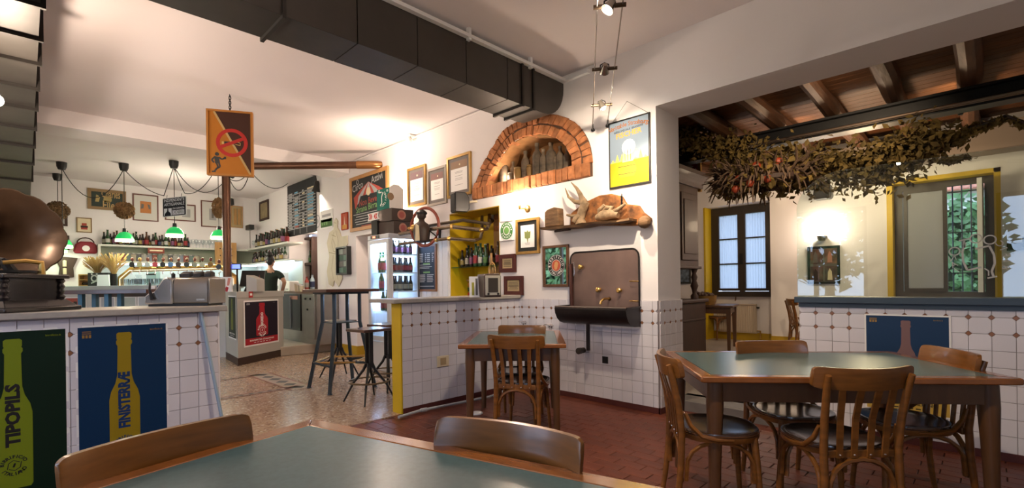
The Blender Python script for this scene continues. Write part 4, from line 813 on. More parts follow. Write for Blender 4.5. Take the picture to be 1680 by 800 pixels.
# low-voltage cables
ca0, ca1 = V((-2.88, YW - .03, 2.80)), V((-2.703, YW - .03, 2.80)); cdv = V((1.356, -1.878, 0)).normalized()
t = thing('cable_light_pair', 'pair of taut bare cables carrying spotlights across the room', 'light cable', (-2.79, YW, 2.80)); CL = 5.5
for c in (ca0, ca1):
    MB().tube([c, c + cdv * CL], .0042, 6)('cable', mat('cable_steel', (.20, .17, .15), .35, metal=.7), t, world=True); MB().tube([c + V((0, .028, 0)), c], [.012, .022], 8)('anchor', iron, t, world=True)
    MB().tube([c + cdv * .02, c + cdv * .16], .009, 6)('tensioner', iron, t, world=True)
def cable_lamp(px, py, label, aim, power, lit=True):
    q = on('z', 2.80, px, py); s = (q - ca0).dot(cdv); a = ca0 + cdv * s; b = ca1 + cdv * ((ca1 - ca0).dot(cdv) * -1 + s); m_ = (a + b) / 2; t = thing('cable_spotlight', label, 'spotlight', tuple(m_)); d = (b - a).normalized()
    for p_, g in ((a, 1), (b, -1)): MB().tube([p_ - d * .02 * g, p_ + d * .045 * g], .013, 8)('clamp', mat('aged_bronze', (.10, .06, .035), .4, metal=.7), t, world=True); MB().tube([p_ + d * .04 * g, m_ - d * .03 * g], .006, 6)('arm', iron, t, world=True)
    MB().tube([m_ - d * .032, m_ - d * .03 + UP * .03, m_ + UP * .045, m_ + d * .03 + UP * .03, m_ + d * .032], .005, 6)('yoke', iron, t, world=True)
    ad = (V(aim) - m_).normalized(); rot = ad.to_track_quat('Z', 'Y').to_matrix().to_4x4(); mx = MX.Translation(m_ - ad * .02) @ rot
    MB().lathe([(.001, -.02), (.018, -.018), (.022, 0), (.036, .045), (.038, .05), (.034, .048), (.018, .01), (.001, .008)], 14, (0, 0, 0), mx)('reflector', mat('reflector_metal', (.5, .45, .38), .25, metal=.9), t, world=True)
    MB().ball(tuple(m_ + ad * .028), .018, 8)('bulb', bulbs, t, world=True); p = m_ + ad * .075; spot('cable_spot_light', p, V(aim), power, (1, .80, .58), 105, .9, .02); return t
cable_lamp(990, 172, 'small bronze cable spotlight nearest the wall, below the two bright ones', (-2.0, 4.1, 1.5), 55)
cable_lamp(1003, 112, 'bright cable spotlight, the middle one of three', (-2.9, 4.1, 2.0), 90)
cable_lamp(1000, 10, 'bright cable spotlight at the top edge of the photo', (-2.3, 1.3, .8), 85)
q = ca0 + cdv * 3.4; t = thing('cable_spotlight', 'added fill spotlight on the cables over the front table, out of the frame', 'spotlight', tuple(q + V((.08, .04, 0)))); MB().lathe([(.001, -.06), (.02, -.05), (.036, 0), (.001, .0)], 12, (0, 0, 0), MX.Rotation(PI, 4, 'X'))('reflector', iron, t); spot('cable_spot_light', q + V((.08, .04, -.09)), (-.6, 2.6, .7), 80, (1, .80, .58), 110, .9, .02)  # added on the unseen stretch of cable to light the front of the room
for q, tg, pw_ in ((V((-6.3, -1.3, 1.9)), (-6.2, -.3, 3.48), 130), (V((-1.9, .6, 2.7)), (-1.9, .75, 3.48), 36)):  # added lamps out of view that brighten the ceiling
    t = thing('fill_uplight', 'added fill lamp aimed at the ceiling, out of the frame %s' % ('beside the left duct' if q.x < -3 else 'behind the front table'), 'spotlight', tuple(q)); MB().lathe([(.001, -.08), (.03, -.07), (.05, 0), (.045, 0), (.001, -.04)], 12)('reflector', iron, t); MB().tube([(0, 0, -.07), (.06, 0, -.09), (.08, 0, 3.48 - q.z if q.x > -3 else -q.z)], .006, 6)('arm', iron, t); spot('uplight_light', q + UP * .03, tg, pw_, (1, .82, .68), 160, .6, .30)
# clip-on spot near the ceiling
q = on('y', YW - .10, 671, 230); t = thing('ceiling_spot', 'white clip spotlight where wall meets ceiling above the certificates', 'spotlight', tuple(q)); MB().box(-.07, -.02, .05, .06, .10, .085)('bracket', whitep, t, bevel=.004); MB().lathe([(.02, .06), (.045, .03), (.05, -.02), (.03, -.05), (.001, -.05)], 12)('housing', whitep, t); MB().ball((-.02, -.02, -.08), .035, 10)('bulb', emis('warm_lamp', (1, .88, .7), 25), t); point('ceiling_spot_light', q + V((-.05, -.45, -.22)), 15, WARM, .05)
q = on('z', 3.48, 516, 283); q = on('z', 3.44, 517, 288); t = thing('ceiling_spot', 'black ceiling spotlight in front of the tap list board', 'spotlight', tuple(q)); MB().lathe([(.001, .05), (.09, .05), (.09, .02), (.02, .0), (.001, 0)], 14)('base', blackp, t); MB().tube([(0, 0, .02), (.02, .02, -.12)], .014, 6)('stem', blackp, t)
MB().lathe([(.03, 0), (.045, -.03), (.06, -.16), (.09, -.22), (.085, -.22), (.03, -.05)], 12, (.04, .02, -.10), MX.Rotation(.25, 4, 'Y'))('shade', blackp, t); spot('ceiling_spot_light', q + V((.06, .05, -.38)), (-8.6, 4.1, 1.4), 60, (1, .86, .68), 75, .7)
# bulkhead lamp far left
q = dp(-8, 164, 3.4); t = thing('globe_lamp', 'bright globe lamp at the left edge under the flanged duct', 'lamp', tuple(q)); MB().ball((0, 0, 0), .045, 12)('globe', emis('globe_glow', (1, .9, .75), 30), t); MB().tube([(0, 0, .04), (0, 0, 2.95 - q.z)], .006, 6)('rod', iron, t); MB().lathe([(.02, .035), (.03, .05), (.001, .06)], 10)('cap', iron, t); point('globe_lamp_light', q + V((.06, .05, -.1)), 45, WARM, .05)
# ================================================================ NO SMOKING SIGN, PIPE
sp = on('z', 3.48, 377, 155); d_ = (sp - V((0, 0, EYE))).dot(FW); c = dp(377, 235.5, d_); t = thing('no_smoking_sign', 'orange and dark brown hanging sign, cigarette in red ring', 'sign', (sp.x, sp.y, c.z), math.radians(62)); W, H = .478, .76; org, dkb = col((.36, .13, .012)), col((.045, .016, .010))
for q in ([(-W / 2, -H / 2), (W / 2, -H / 2), (W / 2 - .022, -H / 2 + .022), (-W / 2 + .022, -H / 2 + .022)], [(W / 2, -H / 2), (W / 2, H / 2), (W / 2 - .022, H / 2 - .022), (W / 2 - .022, -H / 2 + .022)], [(W / 2, H / 2), (-W / 2, H / 2), (-W / 2 + .022, H / 2 - .022), (W / 2 - .022, H / 2 - .022)], [(-W / 2, H / 2), (-W / 2, -H / 2), (-W / 2 + .022, -H / 2 + .022), (-W / 2 + .022, H / 2 - .022)]): MB().prism(q, 'y', -.03, .03)('frame_bar', col((.36, .15, .03)), t)
MB().box(-W / 2 + .02, -.018, -H / 2 + .02, W / 2 - .02, .018, H / 2 - .02)('panel', org, t); MB().poly([(-W * .34, H / 2 - .022), (W / 2 - .022, H / 2 - .022), (W / 2 - .022, -H / 2 + .022), (W * .44, -H / 2 + .022)], -.0185)('dark_half', dkb, t, smooth=0); stroke(MB(), [(-W * .34, H / 2 - .022), (W * .44, -H / 2 + .022)], .022, -.019)('dividing_line', col((.40, .28, .12)), t)
rc = col((.36, .022, .018)); mb = annulus(MB(), .02, .005, .125, .165, -.0205); mb('red_ring', rc, t); bar = .145
stroke(MB(), [(.02 - bar * .9, .005 - bar * .42), (.02 + bar * .9, .005 + bar * .42)], .036, -.0208)('red_bar', rc, t)
flatbox(MB(), -.06, -.012, .055, .018, -.0198)('cigarette', blackp, t); mb = MB(); stroke(mb, [(.055, -.012), (.105, -.02), (.105, .01), (.055, .018)], .006, -.0199); stroke(mb, [(-.062, .0), (-.085, .0)], .03, -.0199); mb('cigarette_tip', col((.45, .32, .12)), t); mb = MB(); [stroke(mb, [(-.075 + i * .014, .03), (-.08 + i * .014, .045), (-.07 + i * .014, .06)], .004, -.0199) for i in range(3)]; mb('smoke_lines', col((.30, .14, .02)), t)
mb = MB(); mb.poly(circ(-.135, -.135, .022, 12), -.0195); mb.poly([(-.165, -.16), (-.115, -.165), (-.105, -.24), (-.155, -.245)], -.0195); [stroke(mb, p, .018, -.0195) for p in ([(-.16, -.17), (-.19, -.205), (-.165, -.235)], [(-.115, -.17), (-.085, -.195), (-.055, -.175)], [(-.14, -.24), (-.125, -.285), (-.165, -.335)], [(-.115, -.24), (-.105, -.28), (-.15, -.31)])]; flatbox(mb, -.065, -.19, -.042, -.16, -.0195); flatbox(mb, -.19, -.345, -.15, -.33, -.0195); mb('walking_figure', blackp, t, smooth=0)
zt = 3.48 - c.z; n = 7
for k in range(n): z = H / 2 + (zt - H / 2) * (k + .5) / n; ax = k % 2; MB().ring([(.012 * math.cos(i * PI / 4) * ax, .012 * math.cos(i * PI / 4) * (1 - ax), z + .028 * math.sin(i * PI / 4)) for i in range(8)], .0035, 4)('chain_link', iron, t)
pb = on('z', 1.1, 371, 472); pdp = 7.9; pt = dp(371, 305, pdp); pbm = dp(371, 452, pdp); pw = on('y', YW - .05, 620, 270)
t = thing('copper_pipe', 'brown pipe rising from the bar and bending along under the ceiling', 'pipe', (pt.x, pt.y, 1.17))
top = V((pt.x, pt.y, pw.z - .0)); MB().tube([(pt.x, pt.y, 1.17), (pt.x, pt.y, top.z - .10)], .062, 12)('riser', copperm, t, world=True)
dr = (pw - top).normalized(); MB().tube([top - UP * .10, top - UP * .04 + dr * .01, top + dr * .04 - UP * .005, top + dr * .12], .068, 12)('elbow', copperm, t, world=True); MB().tube([top + dr * .1, top.lerp(pw, .5), pw - dr * .32], .060, 12)('run', copperm, t, world=True)
MB().tube([pw - dr * .34, pw - dr * .10, pw - dr * .02 + V((0, .02, 0)), pw + V((0, .07, 0))], .066, 12)('end_elbow', mat('bright_copper', (.30, .14, .05), .3, metal=.8), t, world=True)
for f in (.1, .36, .64): MB().tube([(pt.x, pt.y, 1.12 + 2 * f), (pt.x, pt.y, 1.16 + 2 * f)], .066, 12)('joint', copperm, t, world=True)
MB().tube([top + dr * .0, top + dr * .05 - UP * .12, top + dr * .12 - UP * .16], [.02, .03, .05], 8)('small_spot', iron, t, world=True)
# ================================================================ THINGS ON THE HALF-WALL COUNTERS
# gramophone
g = V((-4.27, -.09, 1.097)); t = thing('gramophone', 'old gramophone with big dark fluted horn on the long counter', 'gramophone', tuple(g), math.radians(44))
ebony = mat('ebony_wood', (.014, .011, .012), .25, var=.3, coat=.4)
MB().prism([(-.26, -.24), (.26, -.24), (.26, .24), (-.26, .24)], 'z', 0, .028)('plinth', ebony, t, bevel=.008); MB().hexa([(-.245, -.225, .028), (.245, -.225, .028), (.245, .225, .028), (-.245, .225, .028)], [(-.20, -.19, .07), (.20, -.19, .07), (.20, .19, .07), (-.20, .19, .07)])('base_moulding', ebony, t, bevel=.004)
MB().box(-.18, -.17, .07, .18, .17, .20)('case', ebony, t); MB().box(-.215, -.205, .20, .215, .205, .225)('lid', ebony, t, bevel=.006); MB().box(-.06, -.2255, .02, .08, -.224, .026)('name_strip', cream, t)
for sx in (-1, 1):
    for sy in (-1, 1): MB().lathe([(.02, .07), (.028, .085), (.016, .10), (.026, .12), (.018, .135), (.026, .15), (.016, .17), (.027, .185), (.02, .20)], 10, (sx * .18, sy * .17, 0))('turned_column', ebony, t)
MB().lathe([(.001, .235), (.15, .235), (.152, .25), (.001, .252)], 24, (0, 0, 0))('turntable', blackp, t); MB().tube([(.13, .10, .225), (.13, .10, .30), (.09, .04, .31), (.03, -.06, .295)], [.02, .018, .014, .012], 8)('tone_arm', brass, t)
MB().lathe([(.001, -.012), (.042, -.012), (.046, 0), (.042, .012), (.001, .012)], 16, (.10, -.15, .285), MX.Rotation(PI / 2, 3, 'X'))('sound_box', iron, t)
# horn: fluted bell, its mouth tipped up and to the right
hm = dp(20, 381, 3.9); ax = (RT * .93 - FW * .38 + UP * .16).normalized(); R = .40; hornm = mat('dark_horn_metal', (.085, .050, .030), .3, metal=.5, var=.4, scale=4); vs = []; fs = []; NP = 12; n = NP * 4; prof = [(.022, .62), (.035, .50), (.06, .38), (.10, .26), (.15, .16), (.22, .08), (.30, .025), (.36, .0), (.372, .008)]
ux = ax.orthogonal().normalized(); uy = ax.cross(ux)
for r_, z in prof:
    for k in range(n):
        a = 2 * PI * k / n; f = abs(math.sin(a * NP / 2)); rr = r_ * (1 - .035 * (1 - f) * min(1, r_ / .2)); vs.append(hm + ux * rr * math.cos(a) + uy * rr * math.sin(a) - ax * (z + .012 * (1 - f) * (r_ / .4)))
m = len(prof); fs = [(i * n + k, i * n + (k + 1) % n, (i + 1) * n + (k + 1) % n, (i + 1) * n + k) for i in range(m - 1) for k in range(n)]; MB().add(vs, fs)('horn', hornm, t, 25, world=True)
th = hm - ax * .62; MB().tube([th, th - ax * .08 - UP * .06, V((th.x, th.y, g.z + .42)), V((g.x, g.y, g.z + .30)), V((g.x + .02, g.y + .05, g.z + .22))], [.024, .026, .028, .028, .03], 8)('horn_elbow', iron, t, world=True)
# steel toaster
c = (on('z', 1.097, 252, 502) + on('z', 1.097, 345, 501)) / 2 + V((0, 0, 0)); t = thing('toaster', 'wide steel bar toaster on the end of the long counter', 'toaster', tuple(c + FW * .05), TH); w2 = .235
tst = mat('toaster_steel', (.23, .20, .17), .3, metal=.9, var=.1, scale=3); silv = mat('toaster_silver', (.46, .46, .46), .25, metal=.8)
pts = [(.10, .02), (.10, .16), (.08, .205), (.0, .215), (-.08, .205), (-.10, .16), (-.10, .02)]; MB().prism(pts, 'x', -.03, w2 - .01)('body', tst, t, bevel=.008)
pts = [(-.03, .015), (-.03, .195), (-.07, .212), (-.10, .20), (-.13, .16), (-.165, .11), (-.21, .095), (-w2, .075), (-w2, .015)]; MB().prism(pts, 'y', -.105, .10)('end_housing', silv, t, bevel=.012)
MB().box(w2 - .012, -.10, .015, w2, .10, .20)('end_plate', silv, t, bevel=.008); MB().box(-w2 + .02, -.09, 0, w2 - .02, .09, .02)('foot_rail', blackp, t); MB().tube([(-.20, -.09, .17), (-.185, -.115, .12), (-.16, -.12, .05)], [.007, .008, .016], 8)('lever', iron, t)
for x, y, r_ in ((-.08, -.02, .012), (-.045, .03, .02), (.06, 0, .0)):
    if r_: MB().lathe([(r_, .20), (r_ * 1.1, .235), (.001, .245)], 10, (x, y, 0))('knob', blackp, t)
for x0, x1 in ((-.02, .05), (.07, .13), (.15, .20)): MB().prism([(-.03, .205), (.03, .205), (.03, .245), (.0, .255), (-.03, .24)], 'x', x0, x1)('slot_tongs', mat('dark_rubber', (.03, .025, .022), .5), t, bevel=.006)
flatbox(MB(), .14, .04, .20, .052, -.1015)('badge', silv, t)
ta, tb_ = on('x', XL + .035, 331, 512), on('z', .02, 366, 700); tb_ = V((XL + .10, 1.02, .0)); tag(MB().tube([(XL + .012, ta.y, ta.z - .0), (tb_.x, tb_.y, .0)], .0115, 8)('broom_stick', mat('pale_blue_stick', (.32, .42, .52), .4)), 'pale blue stick leaning against the tiled counter end', 'stick')
# hatch counter: radio, book, plant etc.
q = on('z', 1.097, 804, 487); t = thing('old_radio', 'old brown radio with pale front panel standing on the hatch counter', 'radio', (q.x - .02, q.y, 1.097), math.radians(66)); rb = mat('bakelite_brown', (.10, .058, .042), .5, var=.4, scale=14)
MB().prism([(-.09, .0), (.09, 0), (.09, .21), (.07, .235), (-.07, .235), (-.09, .21)], 'y', -.13, .13)('cabinet', rb, t, bevel=.01); MB().box(-.078, -.142, .02, .078, -.13, .215)('front_panel', mat('ivory_panel', (.50, .46, .38), .4), t, bevel=.004); MB().box(-.05, -.147, .05, .05, -.142, .19)('dial_glass', mat('radio_dial', (.06, .05, .04), .2), t)
for x in (-.05, .05): MB().lathe([(.012, 0), (.010, .012), (.001, .013)], 10, (x, -.142, .034), my)('knob', blackp, t)
q = on('z', 1.097, 782, 487); t = thing('leaning_magazine', 'small white printed brochure standing before the old radio', 'brochure', (q.x + .03, q.y - .05, 1.097), math.radians(52)); MB().hexa([(-.055, -.02, 0), (.055, -.02, 0), (.055, -.015, 0), (-.055, -.015, 0)], [(-.055, .02, .21), (.055, .02, .21), (.055, .025, .21), (-.055, .025, .21)])('cover', paper, t)
MB().add([(-.03, -.017, .02), (-.005, -.017, .02), (-.005, .008, .15), (-.03, .008, .15)], [(0, 1, 2, 3)])('print_block', col((.35, .33, .05)), t); MB().add([(.008, -.017, .02), (.03, -.017, .02), (.03, .016, .19), (.008, .016, .19)], [(0, 1, 2, 3)])('print_block', greyd, t)
q = on('y', YW + .12, 812, 445); t = thing('cutting_board', 'pair of wooden serving paddles standing behind the radio', 'paddle', (q.x - .01, YW + .06, 1.03)); MB().prism([(-.05, 0), (.05, 0), (.055, .40), (.02, .48), (.015, .60), (-.015, .60), (-.02, .48), (-.055, .40)], 'y', 0, .018)('paddle', pinew, t, bevel=.003); mb = MB(); annulus(mb, 0, 0, .07, .09, 0, 20); MB().tube([(.06 + .06 * math.cos(a * PI / 8), -.03, .36 + .11 * math.sin(a * PI / 8)) for a in range(17)], .012, 6)('handle_hoop', pinew, t)
q = on('y', YW + .30, 765, 463); t = thing('wooden_crate_box', 'small pine box of coloured cards at the back of the hatch', 'box', (q.x, YW + .33, 1.03)); MB().holes([(-.17, 0), (.17, 0), (.17, .27), (-.17, .27)], [[(-.145, .025), (.145, .025), (.145, .245), (-.145, .245)]], 'y', -.05, .05)('box_frame', pinew, t, smooth=0); MB().box(-.145, .02, .025, .145, .045, .245)('back', walnut, t)
for k, c_ in enumerate(((.40, .05, .02), (.08, .10, .03), (.45, .16, .02))): MB().box(-.135, -.03, .03 + k * .07, .135, .02, .085 + k * .07)('card_stack', col(c_), t)
gs = on('y', YW + .10, 740, 439).z; tag(MB().box(HX0 + .013, YW + .01, gs - .012, HX1 - .013, YW + .30, gs)('glass_shelf', glassmat('green_shelf_glass', (.55, .75, .62), 1)), 'green glass shelf of bottles in the ochre hatch', 'shelf')
# ================================================================ BOTTLES
def bottle_kind(gm, lab, cap, r=.031, h=.235, neck=.5, labz=(.28, .62)):
    def fn(loc, rz, label, group):
        t = thing('beer_bottle', label, 'bottle', loc, rz, group); pr = [(.001, 0), (r * .92, 0), (r, .008), (r, h * neck), (r * .82, h * (neck + .10)), (r * .48, h * (neck + .20)), (r * .40, h * .93), (r * .46, h * .94), (r * .46, h * .98)]
        MB().lathe(pr, 10)('body', gm, t, 50); MB().lathe([(r * 1.02, h * labz[0] * .5), (r * 1.025, h * labz[1] * neck * 1.4)], 10, cap=False)('label', lab, t, 50); MB().lathe([(r * .44, h * .965), (r * .5, h * .97), (r * .5, h * .995), (.001, h)], 8)('cap', cap, t, 50); return t
    return fn
labs = [col((.30, .27, .22)), col((.25, .03, .035)), col((.28, .22, .08)), col((.07, .15, .05)), col((.16, .06, .12)), col((.42, .40, .37)), col((.04, .05, .10)), col((.20, .10, .03))]
BK = []
for i in range(12):
    BK.append(bottle_kind(bgl[(0, 1, 0, 2, 0, 1)[i % 6]], labs[i % 8], (gold, blackp, labs[1], steel)[i % 4], (.034, .040, .033, .036)[i % 4], (.27, .31, .24, .29)[i % 4], (.50, .55, .46)[i % 3]))
def bottle(i, loc, label, group, rz=None): return put('bottle%d' % (i % 12), BK[i % 12], tuple(loc), random.uniform(0, 6.28) if rz is None else rz, label, group)
hl = ['pale brown beer bottle at the left end of the green glass shelf', 'dark bottle with gold label in the hatch, second from left', 'dark bottle with white label in the hatch, third from left', 'dark bottle with purple label near the middle of the hatch shelf', 'bottle with red label in the middle of the hatch shelf', 'green bottle right of the red-labelled one in the hatch', 'bottle with green label right of centre on the hatch shelf', 'dark bottle behind the wooden paddles in the hatch', 'green bottle at the right end of the hatch shelf']
for px, i, l in zip((748, 757, 765, 772, 779, 787, 795, 805, 816), (3, 2, 0, 4, 1, 5, 11, 8, 9), hl): q = on('y', YW + .12, px, 438); bottle(i, (q.x, YW + .14, gs), l, 'beer bottles on the hatch shelf')
for k in range(9): x = HX0 + .12 + k * .10; bottle(k + 5, (x, YW + .235, gs), ORD[k] + ' bottle from the left in the back row of the hatch shelf', 'back row of bottles in the hatch')
# ================================================================ FRIDGE CORNER
fx0, fx1, fy0, fy1, fh = -6.58, -6.0, 3.60, 4.12, 1.97
t = thing('display_fridge', 'tall white glass-sided drinks fridge lit from inside', 'fridge', ((fx0 + fx1) / 2, (fy0 + fy1) / 2, 0)); cool = (.42, .60, 1.0); fw_ = mat('fridge_white', (.62, .64, .68), .3)
def wbox(mb, *a): return mb.box(*a)
MB().box(fx0, fy0, .0, fx1, fy1, .42)('base', fw_, t, world=True, bevel=.006); MB().box(fx0, fy0, fh - .07, fx1, fy1, fh)('top', fw_, t, world=True, bevel=.006); MB().box(fx0, fy1 - .03, .42, fx1, fy1, fh - .07)('back', fw_, t, world=True)
for x in (fx0, fx1 - .03):
    for y in (fy0 + .04, fy1 - .04): MB().box(x, y, .42, x + .03, y + .03, fh - .07)('post', fw_, t, world=True)
d = MB().holes([(fx0, .43), (fx1, .43), (fx1, fh - .075), (fx0, fh - .075)], [[(fx0 + .07, .50), (fx1 - .06, .50), (fx1 - .06, fh - .13), (fx0 + .07, fh - .13)]], 'y', fy0, fy0 + .035)('door', fw_, t, smooth=0, world=True)
MB().box(fx0 + .07, fy0 + .014, .50, fx1 - .06, fy0 + .02, fh - .13)('pane', glass, d, world=True); MB().box(fx1 - .008, fy0 + .07, .42, fx1 - .004, fy1 - .04, fh - .07)('side_pane', glass, t, world=True); MB().box(fx0 + .004, fy0 + .07, .42, fx0 + .012, fy1 - .04, fh - .07)('side_wall', fw_, t, world=True)
MB().box(fx0 + .10, fy0 - .012, fh - .055, fx0 + .34, fy0, fh - .01)('control_strip', blackp, t, world=True); MB().box(fx0 + .17, fy0 - .014, fh - .045, fx0 + .24, fy0 - .012, fh - .02)('digit_display', emis('red_digits', (1, .1, .05), 4), t, world=True)
MB().box(fx0 + .03, fy0 + .06, fh - .085, fx1 - .03, fy1 - .05, fh - .075)('light_panel', emis('fridge_light', (.62, .78, 1), 6), t, world=True)
SH = [.85, 1.145, 1.415, 1.68]; wire = mat('shelf_wire', (.7, .75, .82), .3)
for z in SH:
    mb = MB(); [mb.tube([(x, fy0 + .06, z), (x, fy1 - .04, z)], .003, 4) for x in [fx0 + .04 + .05 * k for k in range(11)]]; [mb.tube([(fx0 + .03, y, z), (fx1 - .02, y, z)], .004, 4) for y in (fy0 + .06, fy1 - .05)]; mb.box(fx1 - .02, fy0 + .06, z - .012, fx1 - .014, fy1 - .04, z + .006); mb('wire_shelf', wire, t, world=True)
l = area('fridge_lamp', ((fx0 + fx1) / 2, (fy0 + fy1) / 2, fh - .10), ((fx0 + fx1) / 2, (fy0 + fy1) / 2, 0), .45, .35, 16, cool); point('fridge_lamp_low', (fx0 + .12, fy0 + .12, 1.0), 4, cool, .03)
FB = [bottle_kind(bgl[0], labs[4], labs[4], .031, .22, .52), bottle_kind(bgl[0], labs[1], labs[1], .031, .22, .52), bottle_kind(bgl[0], labs[0], blackp, .031, .22, .52)]
for z, i, l in ((1.68, 0, 'violet-labelled bottle on the top fridge shelf'), (1.415, 1, 'red-labelled bottle on the middle fridge shelf'), (1.145, 2, 'cream-labelled bottle on the low fridge shelf')):
    for r_ in range(2):
        for k in range(4): put('fb%d' % i, FB[i], (fx1 - .07 - r_ * .10, fy0 + .12 + k * .095, z + .006), -PI / 2, l + ', %s from door, %s row' % (ORD[k], ('near', 'far')[r_]), 'bottles in the fridge, shelf %d' % i)
for z, xs in ((1.415, (-6.46, -6.38)), (1.145, (-6.44,)), (.85, (-6.40, -6.28, -6.18))):
    for x in xs: bottle(1, (x, fy0 + .14, z + .006), 'green bottle behind the fridge door, %s shelf, %s from left' % ({1.415: 'upper', 1.145: 'middle', .85: 'lowest'}[z], ORD[xs.index(x)]), 'green bottles behind the fridge door')
MB().box(-6.58, YW + .18, .45, -6.50, YW + .2, .5) if False else None
# boxes on the fridge
cb = mat('dark_card_box', (.060, .040, .032), .6, var=.2, scale=8); pinkm = col((.50, .24, .18))
def carton(x, y, z, w_, d_, h, rz, m, name, label):
    t = thing(name, label, 'box', (x, y, z), rz); MB().box(-w_ / 2, -d_ / 2, 0, w_ / 2, d_ / 2, h)('carton', m, t, bevel=.004); return t
for k, (l, dz, rr) in enumerate((('dark card box with round pink sticker, lower of two on the fridge', 0, .08), ('dark card box with round pink sticker, upper of two on the fridge', .185, -.03))):
    t = carton(-6.20, 3.86, fh + .002 + dz, .36, .36, .18, rr, cb, 'card_box', l); MB().lathe([(.001, 0), (.07, 0), (.07, .002), (.001, .002)], 16, (.181, -.02, .09), MX.Rotation(PI / 2, 3, 'Y'))('sticker', pinkm, t)
    MB().lathe([(.001, 0), (.045, 0), (.045, .001), (.001, .001)], 16, (.1835, -.02, .09), MX.Rotation(PI / 2, 3, 'Y'))('sticker_print', col((.42, .12, .10)), t)
t = thing('bottle_carrier', 'green card carrier with white lettering and white end on the stacked boxes', 'carton', (-6.27, 3.80, fh + .372), .05); gcd = col((.008, .13, .10))
MB().box(-.16, -.12, 0, .16, .12, .30)('carton', gcd, t); MB().add([(.1605, -.12, 0), (.1605, .12, 0), (.1605, .12, .30), (.1605, .04, .35), (.1605, -.04, .35), (.1605, -.12, .30)], [tuple(range(6))])('white_end', paper, t); MB().lathe([(.001, 0), (.055, 0), (.055, .002), (.001, .002)], 14, (.162, -.10, .17), MX.Rotation(PI / 2, 3, 'Y'))('hand_hole', col((.30, .20, .12)), t)
mb = arc_text(MB(), 'ITALIANO', .055, -.03, .16, .105, -PI * .62, PI * .30, -.121, .015, True); mb2 = stroke(mb, [(-.07, .06), (-.03, .10), (-.035, .18), (.0, .25)], .018, -.121); stroke(mb, [(-.09, .25), (-.03, .255)], .014, -.121); annulus(mb, .11, .26, .008, .018, -.121, 10); annulus(mb, -.10, .27, .012, .024, -.121, 10); mb('lettering', paper, t, smooth=0)
t = thing('orange_card', 'orange rounded card top showing above the green carrier', 'card', (-6.33, 3.90, fh + .372), .05); MB().prism([(-.08, 0)] + [(-.08 * math.cos(k * PI / 8), .31 + .05 * math.sin(k * PI / 8)) for k in range(9)] + [(.08, 0)], 'y', 0, .02)('card', col((.62, .28, .04)), t)
t = thing('tap_badge', 'white ribbon badge with red arrows on a black stand on the fridge', 'badge', (-6.42, 3.66, fh), .1); MB().box(-.09, -.03, 0, .05, .05, .22)('stand', blackp, t, bevel=.004); MB().prism([(-.16, .22), (-.13, .275), (-.16, .33), (.12, .34), (.09, .285), (.12, .23)], 'y', -.045, -.03)('ribbon', paper, t)
mb = MB(); [mb.poly([(x, .24), (x + s * .025, .24), (x + s * .05, .28), (x + s * .025, .32), (x, .32), (x + s * .025, .28)], -.0455) for x, s in ((-.125, 1), (-.09, 1), (.085, -1), (.05, -1))]; mb('arrows', col((.55, .05, .04)), t, smooth=0)
# chalk menu on the boarded panel
YF = YW - .022
t, x0, x1, z0, z1, y = hung('chalk_menu', 'narrow chalk menu board in oak frame beside the fridge', 'menu board', (685, 403), (718, 478), mat('oak_frame', (.24, .10, .04), .4), .035, None, 0, mat('blue_blackboard', (.010, .018, .035), .6), .02)
mb = MB(); w_ = x1 - x0; h = z1 - z0
for r_ in range(5):
    for a, b in ((.04, .34), (.42, .52), (.54, .74), (.82, .94)): flatbox(mb, x0 + w_ * a, z1 - h * (.16 + .045 * r_) - .008, x0 + w_ * (b - random.uniform(0, .06)), z1 - h * (.16 + .045 * r_) + .006, y)
for r_ in range(5):
    for a, b in ((.04, .44), (.52, .94)): flatbox(mb, x0 + w_ * a, z1 - h * (.66 + .04 * r_) - .007, x0 + w_ * (b - random.uniform(0, .12)), z1 - h * (.66 + .04 * r_) + .006, y)
for q in (.42, .47, .50, .93): flatbox(mb, x0 + w_ * .05, z1 - h * q - .005, x1 - w_ * random.uniform(.03, .4), z1 - h * q + .005, y)
mb('chalk_writing', chalkw, t, smooth=0); mb = MB(); [flatbox(mb, x0 + w_ * .3, z1 - h * q - .012, x0 + w_ * .7, z1 - h * q + .012, y) for q in (.40, .60)]; mb('green_heading', chalkg, t, smooth=0)
YF = YW
# big chalkboard with a circus tent
p, W, H, rz = wallspan('y', YW, (576, 293), (640, 366)); H = on('y', YW, 577, 293).z - on('y', YW, 577, 381).z; p.z = (on('y', YW, 577, 293).z + on('y', YW, 577, 381).z) / 2
t = thing('chalkboard', 'large pine-framed chalkboard with red and white tent drawing', 'chalkboard', p + V((0, -.004, 0))); f = .06
for q in ([(-W / 2, -H / 2), (W / 2, -H / 2), (W / 2 - f, -H / 2 + f), (-W / 2 + f, -H / 2 + f)], [(W / 2, -H / 2), (W / 2, H / 2), (W / 2 - f, H / 2 - f), (W / 2 - f, -H / 2 + f)], [(W / 2, H / 2), (-W / 2, H / 2), (-W / 2 + f, H / 2 - f), (W / 2 - f, H / 2 - f)], [(-W / 2, H / 2), (-W / 2, -H / 2), (-W / 2 + f, -H / 2 + f), (-W / 2 + f, H / 2 - f)]): MB().prism(q, 'y', -.035, 0)('frame_bar', mat('frame_pine', (.50, .25, .08), .5, var=.2, scale=5), t, bevel=.003)
MB().box(-W / 2 + f, -.015, -H / 2 + f, W / 2 - f, 0, H / 2 - f)('slate', board, t); ap = (0, H * .34); redc = col((.42, .085, .065), .9)
def tent(a0, a1): return [ap, (W * a0 * .28, H * .23 + 0 * a0), (W * a0 * .75, H * .10), (W * a1 * .75, H * .10), (W * a1 * .28, H * .23)]
